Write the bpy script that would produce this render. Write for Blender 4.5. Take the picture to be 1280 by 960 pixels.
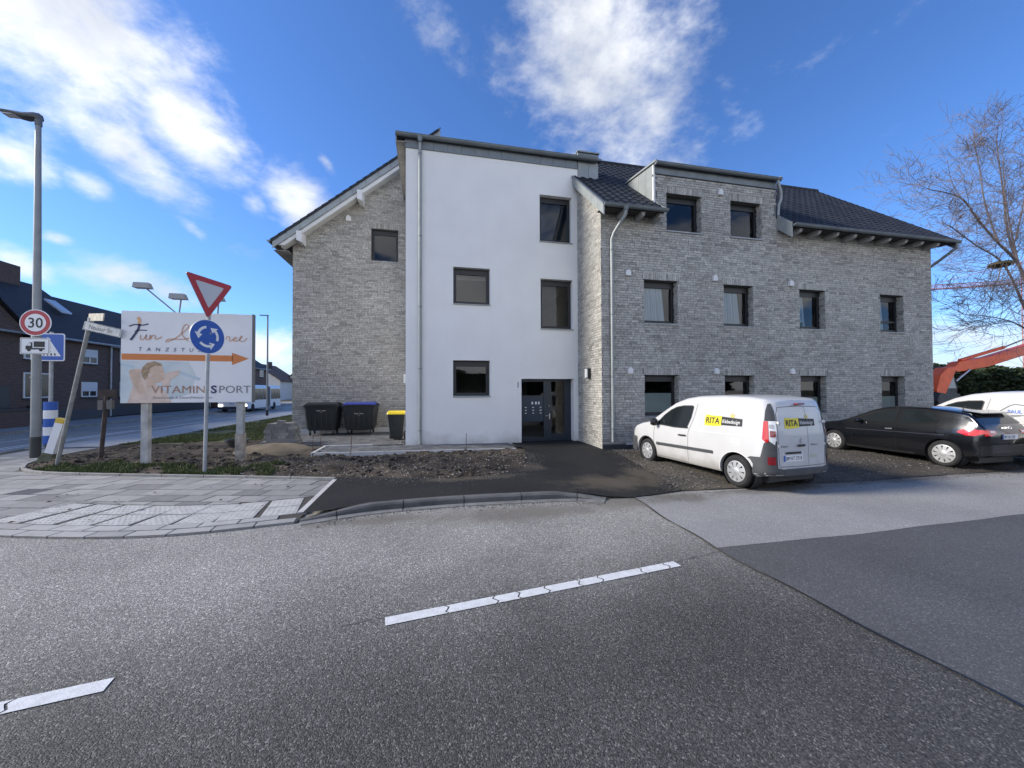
import bpy, bmesh, math, random
from mathutils import Vector, Matrix
from mathutils.bvhtree import BVHTree
from mathutils import noise as mnoise
R = math.radians
random.seed(7)
scene = bpy.context.scene
for o in list(bpy.data.objects):
    bpy.data.objects.remove(o)
COL = scene.collection

# ------------------------------------------------------------------ camera
FPX, PITCH, ROLL, YAW, CAMH = 476.3, R(.875), R(-.206), R(12.26), 1.904
_F = Vector((math.sin(YAW), math.cos(YAW), 0)); _R = Vector((math.cos(YAW), -math.sin(YAW), 0)); _U = Vector((0, 0, 1))
F2 = _F * math.cos(PITCH) + _U * math.sin(PITCH); U2 = -_F * math.sin(PITCH) + _U * math.cos(PITCH)
R2 = _R * math.cos(ROLL) + U2 * math.sin(ROLL); U3 = -_R * math.sin(ROLL) + U2 * math.cos(ROLL)
cd = bpy.data.cameras.new('camera'); cam = bpy.data.objects.new('camera', cd); COL.objects.link(cam)
m = Matrix.Identity(4)
for i in range(3):
    m[i][0], m[i][1], m[i][2] = R2[i], U3[i], -F2[i]
m[0][3], m[1][3], m[2][3] = 0, 0, CAMH
cam.matrix_world = m
cd.sensor_width = 36; cd.sensor_fit = 'HORIZONTAL'; cd.lens = FPX / 1280 * 36
cd.clip_end = 2000; cd.clip_start = .05
scene.camera = cam

# ------------------------------------------------------------------ world, sun
SUN_EL, SUN_AZ = R(29), R(9)      # sun stands left of the building, a little behind its front
to_sun = Vector((-math.cos(SUN_EL) * math.cos(SUN_AZ), math.cos(SUN_EL) * math.sin(SUN_AZ), math.sin(SUN_EL)))
sd = bpy.data.lights.new('sun', 'SUN'); sd.energy = 1.6; sd.angle = R(14); sd.color = (1, .92, .79)
sun = bpy.data.objects.new('sun', sd); COL.objects.link(sun)
sun.rotation_euler = (-to_sun).to_track_quat('-Z', 'Y').to_euler(); sun.location = (0, 0, 30)

w = bpy.data.worlds.new('World'); scene.world = w; w.use_nodes = True
nt = w.node_tree; nt.nodes.clear()
def N(tree, t, **kw):
    n = tree.nodes.new(t)
    for k, v in kw.items():
        setattr(n, k, v)
    return n
def L(tree, a, b): tree.links.new(a, b)
def mth(tree, op, a, b=None, c=None, clamp=False):
    n = N(tree, 'ShaderNodeMath', operation=op); n.use_clamp = clamp
    for i, v in enumerate((a, b, c)):
        if v is None: continue
        if isinstance(v, (int, float)): n.inputs[i].default_value = v
        else: L(tree, v, n.inputs[i])
    return n.outputs[0]
sky = N(nt, 'ShaderNodeTexSky', sky_type='NISHITA'); sky.sun_disc = False
sky.sun_elevation = SUN_EL; sky.sun_rotation = R(-80); sky.altitude = 50; sky.air_density = 1.0; sky.dust_density = .25; sky.ozone_density = 3.0
tc = N(nt, 'ShaderNodeTexCoord'); DIR = tc.outputs['Generated']
def dot(v):
    n = N(nt, 'ShaderNodeVectorMath', operation='DOT_PRODUCT'); L(nt, DIR, n.inputs[0]); n.inputs[1].default_value = v
    return n.outputs['Value']
def ray(px, py): return F2 + R2 * ((px - 640) / FPX) + U3 * ((480 - py) / FPX)
# clouds: where they stand in the sky (as directions), each torn by noise
CL = [(85, 40, 32, 290, 125, 1.25), (225, 150, 42, 140, 60, 1.15), (165, 192, 38, 140, 36, 1.05), (25, 205, 25, 70, 34, .9), (112, 234, 28, 45, 18, .8),
      (70, 297, 14, 30, 10, .75), (20, 328, 25, 60, 24, .85), (150, 345, 12, 80, 28, .95), (215, 370, 15, 60, 22, .8), (372, 255, 30, 58, 42, 1.1), (322, 255, 40, 26, 18, .75),
      (410, 206, 50, 18, 8, .7), (350, 440, 5, 90, 38, .95), (745, 70, 80, 190, 130, 1.0), (790, 150, 60, 130, 110, .85), (915, 130, 50, 55, 30, .45), (540, 30, 50, 90, 40, .5),
      (1225, 425, -3, 170, 48, .9), (1100, 440, 0, 200, 30, .7), (60, 430, 0, 160, 40, .7), (240, 285, 40, 26, 9, .6), (650, 500, 0, 600, 22, .6)]
acc = None
for px, py, an, a, b, s in CL:
    d0 = ray(px, py); d = d0.normalized(); ca, sa = math.cos(R(an)), math.sin(R(an))
    e1 = (ray(px + ca, py + sa) - d0); e1 -= d * e1.dot(d); k1 = e1.length / d0.length; e1.normalize()
    e2 = d.cross(e1); t2 = (ray(px - sa, py + ca) - d0); k2 = abs(t2.dot(e2)) / d0.length
    u = mth(nt, 'MULTIPLY', dot(e1 / (a * k1)), dot(e1 / (a * k1))); v = mth(nt, 'MULTIPLY', dot(e2 / (b * k2)), dot(e2 / (b * k2)))
    r = mth(nt, 'SQRT', mth(nt, 'ADD', u, v))
    bl = mth(nt, 'MULTIPLY', mth(nt, 'SUBTRACT', 1.25, r, clamp=True), s)
    bl = mth(nt, 'MULTIPLY', bl, mth(nt, 'GREATER_THAN', dot(d), .2))
    acc = bl if acc is None else mth(nt, 'MAXIMUM', acc, bl)
# the rest of the sky (behind the viewer): cloud added by noise, thickened to brighten the shaded fronts
mp = N(nt, 'ShaderNodeMapping'); mp.inputs['Scale'].default_value = (1.6, 1.6, 3.2); L(nt, DIR, mp.inputs[0])
nb = N(nt, 'ShaderNodeTexNoise'); nb.inputs['Scale'].default_value = 2.6; nb.inputs['Detail'].default_value = 5; L(nt, mp.outputs[0], nb.inputs['Vector'])
back = mth(nt, 'MULTIPLY', mth(nt, 'MULTIPLY', mth(nt, 'SUBTRACT', nb.outputs[0], .32, clamp=True), 9, clamp=True), mth(nt, 'GREATER_THAN', dot(F2), -5))
back = mth(nt, 'MULTIPLY', back, mth(nt, 'MULTIPLY_ADD', dot(_F), -3, .3, clamp=True))
sz0 = N(nt, 'ShaderNodeSeparateXYZ'); L(nt, DIR, sz0.inputs[0])
back = mth(nt, 'MULTIPLY', back, mth(nt, 'MULTIPLY_ADD', sz0.outputs[2], -3.8, 2.0, clamp=True))
acc = mth(nt, 'MAXIMUM', acc, mth(nt, 'MULTIPLY', back, 1.3))
mp2 = N(nt, 'ShaderNodeMapping'); mp2.inputs['Rotation'].default_value = (0, R(-35), R(20)); mp2.inputs['Scale'].default_value = (1, 1, 1.7); L(nt, DIR, mp2.inputs[0])
n1 = N(nt, 'ShaderNodeTexNoise'); n1.inputs['Scale'].default_value = 7; n1.inputs['Detail'].default_value = 12; n1.inputs['Roughness'].default_value = .62; n1.inputs['Distortion'].default_value = .2
L(nt, mp2.outputs[0], n1.inputs['Vector'])
val = mth(nt, 'ADD', acc, mth(nt, 'MULTIPLY', mth(nt, 'SUBTRACT', n1.outputs[0], .5), 1.75))
n5 = N(nt, 'ShaderNodeTexNoise'); n5.inputs['Scale'].default_value = 24; n5.inputs['Detail'].default_value = 8; n5.inputs['Roughness'].default_value = .6; L(nt, mp2.outputs[0], n5.inputs['Vector'])
val = mth(nt, 'ADD', val, mth(nt, 'MULTIPLY', mth(nt, 'SUBTRACT', n5.outputs[0], .5), .7))
ms = N(nt, 'ShaderNodeMapRange', interpolation_type='SMOOTHSTEP'); ms.inputs['From Min'].default_value = .2; ms.inputs['From Max'].default_value = 1.35
L(nt, val, ms.inputs[0])
sz_ = N(nt, 'ShaderNodeSeparateXYZ'); L(nt, DIR, sz_.inputs[0])
low = N(nt, 'ShaderNodeMapRange', interpolation_type='SMOOTHSTEP'); low.inputs['From Min'].default_value = .16; low.inputs['From Max'].default_value = -.02; low.inputs['To Max'].default_value = .85; L(nt, sz_.outputs[2], low.inputs[0])
msk = mth(nt, 'MAXIMUM', mth(nt, 'MULTIPLY', ms.outputs[0], .93), low.outputs[0])
n2 = N(nt, 'ShaderNodeTexNoise'); n2.inputs['Scale'].default_value = 5; n2.inputs['Detail'].default_value = 5; L(nt, DIR, n2.inputs['Vector'])
cr = N(nt, 'ShaderNodeValToRGB'); cr.color_ramp.elements[0].position = .35; cr.color_ramp.elements[0].color = (2.35, 2.47, 2.68, 1)
cr.color_ramp.elements[1].position = .62; cr.color_ramp.elements[1].color = (3.85, 3.88, 3.9, 1); L(nt, n2.outputs[0], cr.inputs[0])
tint = N(nt, 'ShaderNodeMix', data_type='RGBA', blend_type='MULTIPLY'); tint.inputs[0].default_value = 1
L(nt, sky.outputs[0], tint.inputs[6]); tint.inputs[7].default_value = (.32, .46, .67, 1)
mx = N(nt, 'ShaderNodeMix', data_type='RGBA'); L(nt, msk, mx.inputs[0]); L(nt, tint.outputs[2], mx.inputs[6]); # cloud behind the viewer brightened, extra fill for the shaded fronts
back_gain = N(nt, 'ShaderNodeVectorMath', operation='SCALE'); L(nt, cr.outputs[0], back_gain.inputs[0]); L(nt, mth(nt, 'ADD', 1.0, mth(nt, 'MULTIPLY', mth(nt, 'MULTIPLY_ADD', dot(_F), -1, 0, clamp=True), 1.15)), back_gain.inputs['Scale'])
L(nt, back_gain.outputs[0], mx.inputs[7])
bg = N(nt, 'ShaderNodeBackground'); bg.inputs[1].default_value = .1; L(nt, mx.outputs[2], bg.inputs[0])
wo = N(nt, 'ShaderNodeOutputWorld'); L(nt, bg.outputs[0], wo.inputs[0])

scene.view_settings.view_transform = 'Standard'; scene.view_settings.look = 'None'
scene.view_settings.exposure = 1.74; scene.view_settings.gamma = 1
scene.render.engine = 'CYCLES'
scene.cycles.max_bounces = 8; scene.cycles.transparent_max_bounces = 12
scene.cycles.caustics_reflective = False; scene.cycles.caustics_refractive = False

# ------------------------------------------------------------------ materials
MATS = {}
def mat(name, col, rough=.6, metal=0., var=0., vs=3., bump=0., bs=40., col2=None, coat=0., spec=.5, det=4, stretch=None, island=0.):
    if name in MATS: return MATS[name]
    mt = bpy.data.materials.new(name); mt.use_nodes = True; t = mt.node_tree; b = t.nodes['Principled BSDF']
    b.inputs['Roughness'].default_value = rough; b.inputs['Metallic'].default_value = metal
    b.inputs['Specular IOR Level'].default_value = spec; b.inputs['Coat Weight'].default_value = coat; b.inputs['Coat Roughness'].default_value = .04
    c = tuple(col) + (1,)
    b.inputs['Base Color'].default_value = c
    co = N(t, 'ShaderNodeTexCoord').outputs['Object']
    if stretch:
        mpn = N(t, 'ShaderNodeMapping'); mpn.inputs['Scale'].default_value = stretch; L(t, co, mpn.inputs[0]); co = mpn.outputs[0]
    if var or col2:
        n = N(t, 'ShaderNodeTexNoise'); n.inputs['Scale'].default_value = vs; n.inputs['Detail'].default_value = det; L(t, co, n.inputs['Vector'])
        rp = N(t, 'ShaderNodeValToRGB'); e = rp.color_ramp.elements; e[0].position = .32; e[1].position = .68
        e[0].color = tuple(x * (1 - var) for x in col) + (1,); e[1].color = (tuple(col2) if col2 else tuple(min(1, x * (1 + var)) for x in col)) + (1,)
        L(t, n.outputs[0], rp.inputs[0]); out = rp.outputs[0]
        if island:
            g = N(t, 'ShaderNodeNewGeometry'); hm = N(t, 'ShaderNodeMix', data_type='RGBA', blend_type='MULTIPLY'); hm.inputs[0].default_value = 1
            L(t, out, hm.inputs[6]); r2 = N(t, 'ShaderNodeMapRange'); r2.inputs['To Min'].default_value = 1 - island; r2.inputs['To Max'].default_value = 1 + island
            L(t, g.outputs['Random Per Island'], r2.inputs[0]); L(t, r2.outputs[0], hm.inputs[7]); out = hm.outputs[2]
        L(t, out, b.inputs['Base Color'])
    if bump:
        n = N(t, 'ShaderNodeTexNoise'); n.inputs['Scale'].default_value = bs; n.inputs['Detail'].default_value = 3; L(t, co, n.inputs['Vector'])
        bp = N(t, 'ShaderNodeBump'); bp.inputs['Strength'].default_value = min(1, bump); bp.inputs['Distance'].default_value = .02; L(t, n.outputs[0], bp.inputs['Height']); L(t, bp.outputs[0], b.inputs['Normal'])
    MATS[name] = mt; return mt

def asphalt(name, lo, hi, scale, rough=.75, big=.25, pale_y=None, stain=None, stain_pts=None, white=.93, bump=.6, spec=.45):
    mt = bpy.data.materials.new(name); mt.use_nodes = True; t = mt.node_tree; b = t.nodes['Principled BSDF']
    b.inputs['Roughness'].default_value = rough; b.inputs['Specular IOR Level'].default_value = spec
    co = N(t, 'ShaderNodeTexCoord').outputs['Object']
    nd = N(t, 'ShaderNodeTexNoise'); nd.inputs['Scale'].default_value = scale * .9; nd.inputs['Detail'].default_value = 2; L(t, co, nd.inputs['Vector'])
    vm = N(t, 'ShaderNodeVectorMath', operation='MULTIPLY_ADD'); L(t, nd.outputs['Color'], vm.inputs[0]); vm.inputs[1].default_value = (1.1 / scale,) * 3; L(t, co, vm.inputs[2])
    v = N(t, 'ShaderNodeTexVoronoi'); v.inputs['Scale'].default_value = scale; v.inputs['Randomness'].default_value = 1; L(t, vm.outputs[0], v.inputs['Vector'])
    sp = N(t, 'ShaderNodeSeparateColor'); L(t, v.outputs['Color'], sp.inputs[0]); nf = N(t, 'ShaderNodeTexNoise'); nf.inputs['Scale'].default_value = scale * .35; nf.inputs['Detail'].default_value = 5; nf.inputs['Roughness'].default_value = .75; L(t, co, nf.inputs['Vector'])
    gr = mth(t, 'ADD', mth(t, 'MULTIPLY', sp.outputs[0], .72), mth(t, 'MULTIPLY', mth(t, 'SUBTRACT', nf.outputs[0], .32), .85), clamp=True)
    rp = N(t, 'ShaderNodeValToRGB'); e = rp.color_ramp.elements; e[0].color = tuple(lo) + (1,); e[1].position = .78; e[1].color = tuple(hi) + (1,)
    x = e.new(white); x.color = tuple(min(.6, h * 2.3) for h in hi) + (1,); L(t, gr, rp.inputs[0])
    n = N(t, 'ShaderNodeTexNoise'); n.inputs['Scale'].default_value = .55; n.inputs['Detail'].default_value = 6; n.inputs['Roughness'].default_value = .6; L(t, co, n.inputs['Vector'])
    r2 = N(t, 'ShaderNodeMapRange'); r2.inputs['From Min'].default_value = .3; r2.inputs['From Max'].default_value = .7; r2.inputs['To Min'].default_value = 1 - big; r2.inputs['To Max'].default_value = 1 + big; L(t, n.outputs[0], r2.inputs[0])
    mm = N(t, 'ShaderNodeMix', data_type='RGBA', blend_type='MULTIPLY'); mm.inputs[0].default_value = 1; L(t, rp.outputs[0], mm.inputs[6]); L(t, r2.outputs[0], mm.inputs[7])
    out = mm.outputs[2]
    if pale_y:          # paler with growing y, soft edge broken by noise
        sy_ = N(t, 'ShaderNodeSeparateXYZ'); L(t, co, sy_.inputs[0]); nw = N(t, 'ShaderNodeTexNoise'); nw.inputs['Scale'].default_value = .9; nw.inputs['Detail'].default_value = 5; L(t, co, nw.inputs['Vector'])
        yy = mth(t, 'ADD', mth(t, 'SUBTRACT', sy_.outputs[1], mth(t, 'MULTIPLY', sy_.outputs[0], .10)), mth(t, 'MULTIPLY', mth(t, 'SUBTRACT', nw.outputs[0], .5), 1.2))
        rw = N(t, 'ShaderNodeMapRange', interpolation_type='SMOOTHSTEP'); rw.inputs['From Min'].default_value = pale_y[0]; rw.inputs['From Max'].default_value = pale_y[1]; rw.inputs['To Min'].default_value = 1; rw.inputs['To Max'].default_value = pale_y[2]; L(t, yy, rw.inputs[0])
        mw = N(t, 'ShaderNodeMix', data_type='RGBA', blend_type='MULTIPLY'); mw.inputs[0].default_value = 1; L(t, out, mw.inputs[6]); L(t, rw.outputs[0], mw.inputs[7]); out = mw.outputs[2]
    if stain:
        # mud and dust spilled in patches round the given spots
        acc = None
        for sx, sy, rx, ry in stain_pts:
            s = N(t, 'ShaderNodeVectorMath', operation='SUBTRACT'); L(t, co, s.inputs[0]); s.inputs[1].default_value = (sx, sy, 0)
            q = N(t, 'ShaderNodeVectorMath', operation='MULTIPLY'); L(t, s.outputs[0], q.inputs[0]); q.inputs[1].default_value = (1 / rx, 1 / ry, 0)
            ln = N(t, 'ShaderNodeVectorMath', operation='LENGTH'); L(t, q.outputs[0], ln.inputs[0])
            f = mth(t, 'SUBTRACT', 1.2, ln.outputs['Value'], clamp=True); acc = f if acc is None else mth(t, 'MAXIMUM', acc, f)
        n3 = N(t, 'ShaderNodeTexNoise'); n3.inputs['Scale'].default_value = 2.2; n3.inputs['Detail'].default_value = 7; n3.inputs['Roughness'].default_value = .65; L(t, co, n3.inputs['Vector'])
        f = mth(t, 'ADD', acc, mth(t, 'MULTIPLY', mth(t, 'SUBTRACT', n3.outputs[0], .5), 1.6))
        r3 = N(t, 'ShaderNodeMapRange', interpolation_type='SMOOTHSTEP'); r3.inputs['From Min'].default_value = .3; r3.inputs['From Max'].default_value = 1.0; r3.inputs['To Max'].default_value = .7; L(t, f, r3.inputs[0])
        m3 = N(t, 'ShaderNodeMix', data_type='RGBA'); L(t, r3.outputs[0], m3.inputs[0]); L(t, out, m3.inputs[6]); m3.inputs[7].default_value = tuple(stain) + (1,); out = m3.outputs[2]
    L(t, out, b.inputs['Base Color'])
    bp = N(t, 'ShaderNodeBump'); bp.inputs['Strength'].default_value = bump; bp.inputs['Distance'].default_value = .006; bp.invert = True; L(t, v.outputs['Distance'], bp.inputs['Height']); L(t, bp.outputs[0], b.inputs['Normal'])
    MATS[name] = mt; return mt

def ramp_island(name, cols, rough=.85, noise=.25, ns=14., bump=.3, bs=60):
    mt = bpy.data.materials.new(name); mt.use_nodes = True; t = mt.node_tree; b = t.nodes['Principled BSDF']; b.inputs['Roughness'].default_value = rough; b.inputs['Specular IOR Level'].default_value = .3
    g = N(t, 'ShaderNodeNewGeometry'); rp = N(t, 'ShaderNodeValToRGB'); e = rp.color_ramp.elements
    while len(e) < len(cols): e.new(.5)
    for i, c in enumerate(cols): e[i].position = i / (len(cols) - 1); e[i].color = tuple(c) + (1,)
    L(t, g.outputs['Random Per Island'], rp.inputs[0])
    co = N(t, 'ShaderNodeTexCoord').outputs['Object']; n = N(t, 'ShaderNodeTexNoise'); n.inputs['Scale'].default_value = ns; n.inputs['Detail'].default_value = 4; L(t, co, n.inputs['Vector'])
    r2 = N(t, 'ShaderNodeMapRange'); r2.inputs['From Min'].default_value = .3; r2.inputs['From Max'].default_value = .7; r2.inputs['To Min'].default_value = 1 - noise; r2.inputs['To Max'].default_value = 1 + noise; L(t, n.outputs[0], r2.inputs[0])
    n4 = N(t, 'ShaderNodeTexNoise'); n4.inputs['Scale'].default_value = .45; n4.inputs['Detail'].default_value = 4; L(t, co, n4.inputs['Vector'])
    r4 = N(t, 'ShaderNodeMapRange'); r4.inputs['From Min'].default_value = .3; r4.inputs['From Max'].default_value = .7; r4.inputs['To Min'].default_value = .86; r4.inputs['To Max'].default_value = 1.12; L(t, n4.outputs[0], r4.inputs[0])
    mm = N(t, 'ShaderNodeMix', data_type='RGBA', blend_type='MULTIPLY'); mm.inputs[0].default_value = 1; L(t, rp.outputs[0], mm.inputs[6]); L(t, mth(t, 'MULTIPLY', r2.outputs[0], r4.outputs[0]), mm.inputs[7]); L(t, mm.outputs[2], b.inputs['Base Color'])
    if bump:
        nn = N(t, 'ShaderNodeTexNoise'); nn.inputs['Scale'].default_value = bs; L(t, co, nn.inputs['Vector']); bp = N(t, 'ShaderNodeBump'); bp.inputs['Strength'].default_value = bump; bp.inputs['Distance'].default_value = .01; L(t, nn.outputs[0], bp.inputs['Height']); L(t, bp.outputs[0], b.inputs['Normal'])
    MATS[name] = mt; return mt

def glass(name, tint=(.75, .82, .85), ior=1.75, rough=.0, wav=.0):
    mt = bpy.data.materials.new(name); mt.use_nodes = True; t = mt.node_tree; t.nodes.clear()
    tr = N(t, 'ShaderNodeBsdfTransparent'); tr.inputs[0].default_value = tuple(tint) + (1,)
    gl = N(t, 'ShaderNodeBsdfGlossy'); gl.inputs['Roughness'].default_value = rough
    fr = N(t, 'ShaderNodeFresnel'); fr.inputs[0].default_value = ior; mxs = N(t, 'ShaderNodeMixShader'); L(t, fr.outputs[0], mxs.inputs[0]); L(t, tr.outputs[0], mxs.inputs[1]); L(t, gl.outputs[0], mxs.inputs[2])
    if wav:
        co = N(t, 'ShaderNodeTexCoord').outputs['Object']; n = N(t, 'ShaderNodeTexNoise'); n.inputs['Scale'].default_value = 1.3; L(t, co, n.inputs['Vector'])
        bp = N(t, 'ShaderNodeBump'); bp.inputs['Strength'].default_value = wav; bp.inputs['Distance'].default_value = .02; L(t, n.outputs[0], bp.inputs['Height']); L(t, bp.outputs[0], gl.inputs['Normal']); L(t, bp.outputs[0], fr.inputs['Normal'])
    o = N(t, 'ShaderNodeOutputMaterial'); L(t, mxs.outputs[0], o.inputs[0]); MATS[name] = mt; return mt

M = mat
BRICK = ramp_island('grey_brick', [(.27, .26, .235), (.38, .367, .335), (.44, .426, .39), (.34, .328, .30), (.47, .454, .415), (.40, .386, .353), (.52, .502, .46)])
MORTAR = M('mortar', (.16, .158, .152), .9, var=.1, vs=6)
RENDERW = M('white_render', (.84, .83, .80), .9, var=.025, vs=1.2, bump=.25, bs=160)
_t = RENDERW.node_tree; _b = _t.nodes['Principled BSDF']; _co = N(_t, 'ShaderNodeTexCoord').outputs['Object']; _s = N(_t, 'ShaderNodeSeparateXYZ'); L(_t, _co, _s.inputs[0])
_n = N(_t, 'ShaderNodeTexNoise'); _n.inputs['Scale'].default_value = 2.3; _n.inputs['Detail'].default_value = 7; L(_t, _co, _n.inputs['Vector'])
_m = N(_t, 'ShaderNodeMapping'); _m.inputs['Scale'].default_value = (9, 9, .35); L(_t, _co, _m.inputs[0]); _n2 = N(_t, 'ShaderNodeTexNoise'); _n2.inputs['Scale'].default_value = 1; _n2.inputs['Detail'].default_value = 4; L(_t, _m.outputs[0], _n2.inputs['Vector'])
_d = mth(_t, 'MULTIPLY', mth(_t, 'SUBTRACT', mth(_t, 'ADD', mth(_t, 'MULTIPLY', _n.outputs[0], .9), .02), _s.outputs[2], clamp=True), 1.6, clamp=True)
_d = mth(_t, 'MAXIMUM', _d, mth(_t, 'MULTIPLY', mth(_t, 'SUBTRACT', _n2.outputs[0], .55, clamp=True), .25))
_x = N(_t, 'ShaderNodeMix', data_type='RGBA'); L(_t, _d, _x.inputs[0]); L(_t, _b.inputs['Base Color'].links[0].from_socket, _x.inputs[6]); _x.inputs[7].default_value = (.46, .44, .40, 1); L(_t, _x.outputs[2], _b.inputs['Base Color'])
ZINC = M('zinc', (.19, .215, .23), .5, .3, var=.12, vs=2.5, bump=.05, bs=6)
ZINCL = M('zinc_light', (.30, .325, .325), .5, .25, var=.10, vs=3)
TILE = ramp_island('roof_tile', [(.018, .020, .026), (.024, .027, .034), (.03, .033, .04), (.021, .024, .03)], rough=.62, noise=.2, bump=.1)
ANTH = M('anthracite_frame', (.013, .015, .018), .45)
WHITEP = M('white_paint', (.72, .72, .71), .55, var=.05, vs=4)
GLASS = glass('window_glass', (.78, .84, .86), 1.6, 0, .03)
CARGLASS = glass('car_glass', (.10, .13, .13), 1.6)
CURT = M('curtain', (.66, .73, .82), .9)
FROST = M('frosted_film', (.42, .48, .48), .55, var=.05)
ROOM = M('room_plaster', (.30, .29, .28), .9)
BLACKPL = M('black_plastic', (.02, .021, .023), .5, var=.15, vs=8)
DGREYPL = M('dark_grey_plastic', (.055, .058, .062), .55, var=.1, vs=8, bump=.1, bs=200)
RUBBER = M('tyre_rubber', (.018, .018, .019), .85, var=.25, vs=9)
RIM = M('wheel_silver', (.58, .59, .60), .38, .6, var=.08, vs=12)
VANW = M('van_white', (.55, .55, .545), .28, var=.03, vs=2.5, coat=.7)
_t = VANW.node_tree; _b = _t.nodes['Principled BSDF']; _co = N(_t, 'ShaderNodeTexCoord').outputs['Object']; _s = N(_t, 'ShaderNodeSeparateXYZ'); L(_t, _co, _s.inputs[0]); _n = N(_t, 'ShaderNodeTexNoise'); _n.inputs['Scale'].default_value = 4; _n.inputs['Detail'].default_value = 6; L(_t, _co, _n.inputs['Vector'])
_d = mth(_t, 'MULTIPLY', mth(_t, 'SUBTRACT', mth(_t, 'ADD', mth(_t, 'MULTIPLY', _n.outputs[0], .6), .28), _s.outputs[2], clamp=True), 1.3, clamp=True)
_x = N(_t, 'ShaderNodeMix', data_type='RGBA'); L(_t, _d, _x.inputs[0]); L(_t, _b.inputs['Base Color'].links[0].from_socket, _x.inputs[6]); _x.inputs[7].default_value = (.24, .21, .17, 1); L(_t, _x.outputs[2], _b.inputs['Base Color'])
CARBLK = M('car_black', (.0035, .004, .006), .2, .0, coat=.7)
REDL = M('tail_light_red', (.55, .012, .015), .15, coat=1); REDD = M('tail_light_dark_red', (.2, .006, .012), .2, coat=1)
LAMPW = M('clear_lens', (.75, .76, .78), .15, coat=1)
STEEL = M('galvanised_steel', (.33, .35, .37), .5, .5, var=.15, vs=5)
SIGNW = M('sign_white', (.80, .80, .80), .45, var=.02); SIGNR = M('sign_red', (.42, .03, .045), .4); SIGNB = M('sign_blue', (.018, .10, .42), .4); INK = M('sign_black', (.015, .015, .017), .5)
CONC = M('concrete', (.26, .255, .24), .85, var=.18, vs=3, bump=.3, bs=70); CONCL = M('concrete_light', (.47, .465, .45), .85, var=.12, vs=4, bump=.25, bs=80)

# ------------------------------------------------------------------ mesh helpers
def org(p):
    v = Vector((0, 0, 0))
    while p: v += Vector(p.location); p = p.parent
    return v
class MB:
    def __init__(s): s.v = []; s.f = []
    def add(s, vs, fs):
        k = len(s.v); s.v += [tuple(x) for x in vs]; s.f += [tuple(i + k for i in f) for f in fs]; return s
    def box(s, x0, x1, y0, y1, z0, z1):
        return s.add([(x0, y0, z0), (x1, y0, z0), (x1, y1, z0), (x0, y1, z0), (x0, y0, z1), (x1, y0, z1), (x1, y1, z1), (x0, y1, z1)], [(0, 3, 2, 1), (4, 5, 6, 7), (0, 1, 5, 4), (1, 2, 6, 5), (2, 3, 7, 6), (3, 0, 4, 7)])
    def quad(s, *p): return s.add(p, [tuple(range(len(p)))])
    def prism(s, poly, ax, a, b):          # poly in the two other axes, extruded along ax from a to b
        def P(u, v, c): return {'x': (c, u, v), 'y': (u, c, v), 'z': (u, v, c)}[ax]
        n = len(poly)
        return s.add([P(u, v, a) for u, v in poly] + [P(u, v, b) for u, v in poly], [tuple(range(n))[::-1], tuple(range(n, 2 * n))] + [(i, (i + 1) % n, n + (i + 1) % n, n + i) for i in range(n)])
    def tube(s, pts, r, n=10, cap=True):
        pts = [Vector(p) for p in pts]; rs = r if isinstance(r, (list, tuple)) else [r] * len(pts); k = len(s.v); up = None
        for i, p in enumerate(pts):
            d = (pts[min(i + 1, len(pts) - 1)] - pts[max(i - 1, 0)]).normalized()
            if up is None: up = Vector((0, 0, 1)) if abs(d.z) < .9 else Vector((1, 0, 0))
            a = d.cross(up).normalized(); b = a.cross(d).normalized(); up = b
            for j in range(n):
                t = 2 * math.pi * j / n; q = p + (a * math.cos(t) + b * math.sin(t)) * rs[i]; s.v.append(tuple(q))
        for i in range(len(pts) - 1):
            for j in range(n): s.f.append((k + i * n + j, k + i * n + (j + 1) % n, k + (i + 1) * n + (j + 1) % n, k + (i + 1) * n + j))
        if cap: s.f.append(tuple(k + j for j in range(n))[::-1]); s.f.append(tuple(k + (len(pts) - 1) * n + j for j in range(n)))
        return s
    def lathe(s, prof, c=(0, 0, 0), ax='z', n=24):     # prof: (radius, height)
        k = len(s.v)
        for r, h in prof:
            for j in range(n):
                t = 2 * math.pi * j / n; u, v = r * math.cos(t), r * math.sin(t)
                s.v.append((c[0] + (h if ax == 'x' else u), c[1] + (u if ax == 'x' else h if ax == 'y' else v), c[2] + (h if ax == 'z' else v)))
        for i in range(len(prof) - 1):
            for j in range(n): s.f.append((k + i * n + j, k + i * n + (j + 1) % n, k + (i + 1) * n + (j + 1) % n, k + (i + 1) * n + j))
        return s
    def xf(s, mtx): s.v = [tuple(mtx @ Vector(p)) for p in s.v]; return s
    def build(s, name, m, parent=None, world=True, smooth=False, bevel=0, kind=None):
        me = bpy.data.meshes.new(name); o0 = org(parent) if (parent and world) else Vector((0, 0, 0))
        me.from_pydata([(x - o0.x, y - o0.y, z - o0.z) for x, y, z in s.v], [], s.f); me.materials.append(m if not isinstance(m, str) else MATS[m])
        if smooth: me.shade_smooth(); me.set_sharp_from_angle(angle=R(smooth if smooth is not True else 40))
        return link(name, me, parent, bevel, kind)
def link(name, me, parent=None, bevel=0, kind=None):
    o = bpy.data.objects.new(name, me); COL.objects.link(o)
    if parent: o.parent = parent
    if bevel:
        b = o.modifiers.new('bevel', 'BEVEL'); b.width = bevel; b.segments = 2; b.limit_method = 'ANGLE'; b.angle_limit = R(40)
    if kind: o['kind'] = kind
    return o
def tag(o, label, cat, group=None, kind=None):
    o['label'] = label; o['category'] = cat
    if group: o['group'] = group
    if kind: o['kind'] = kind
    return o
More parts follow.
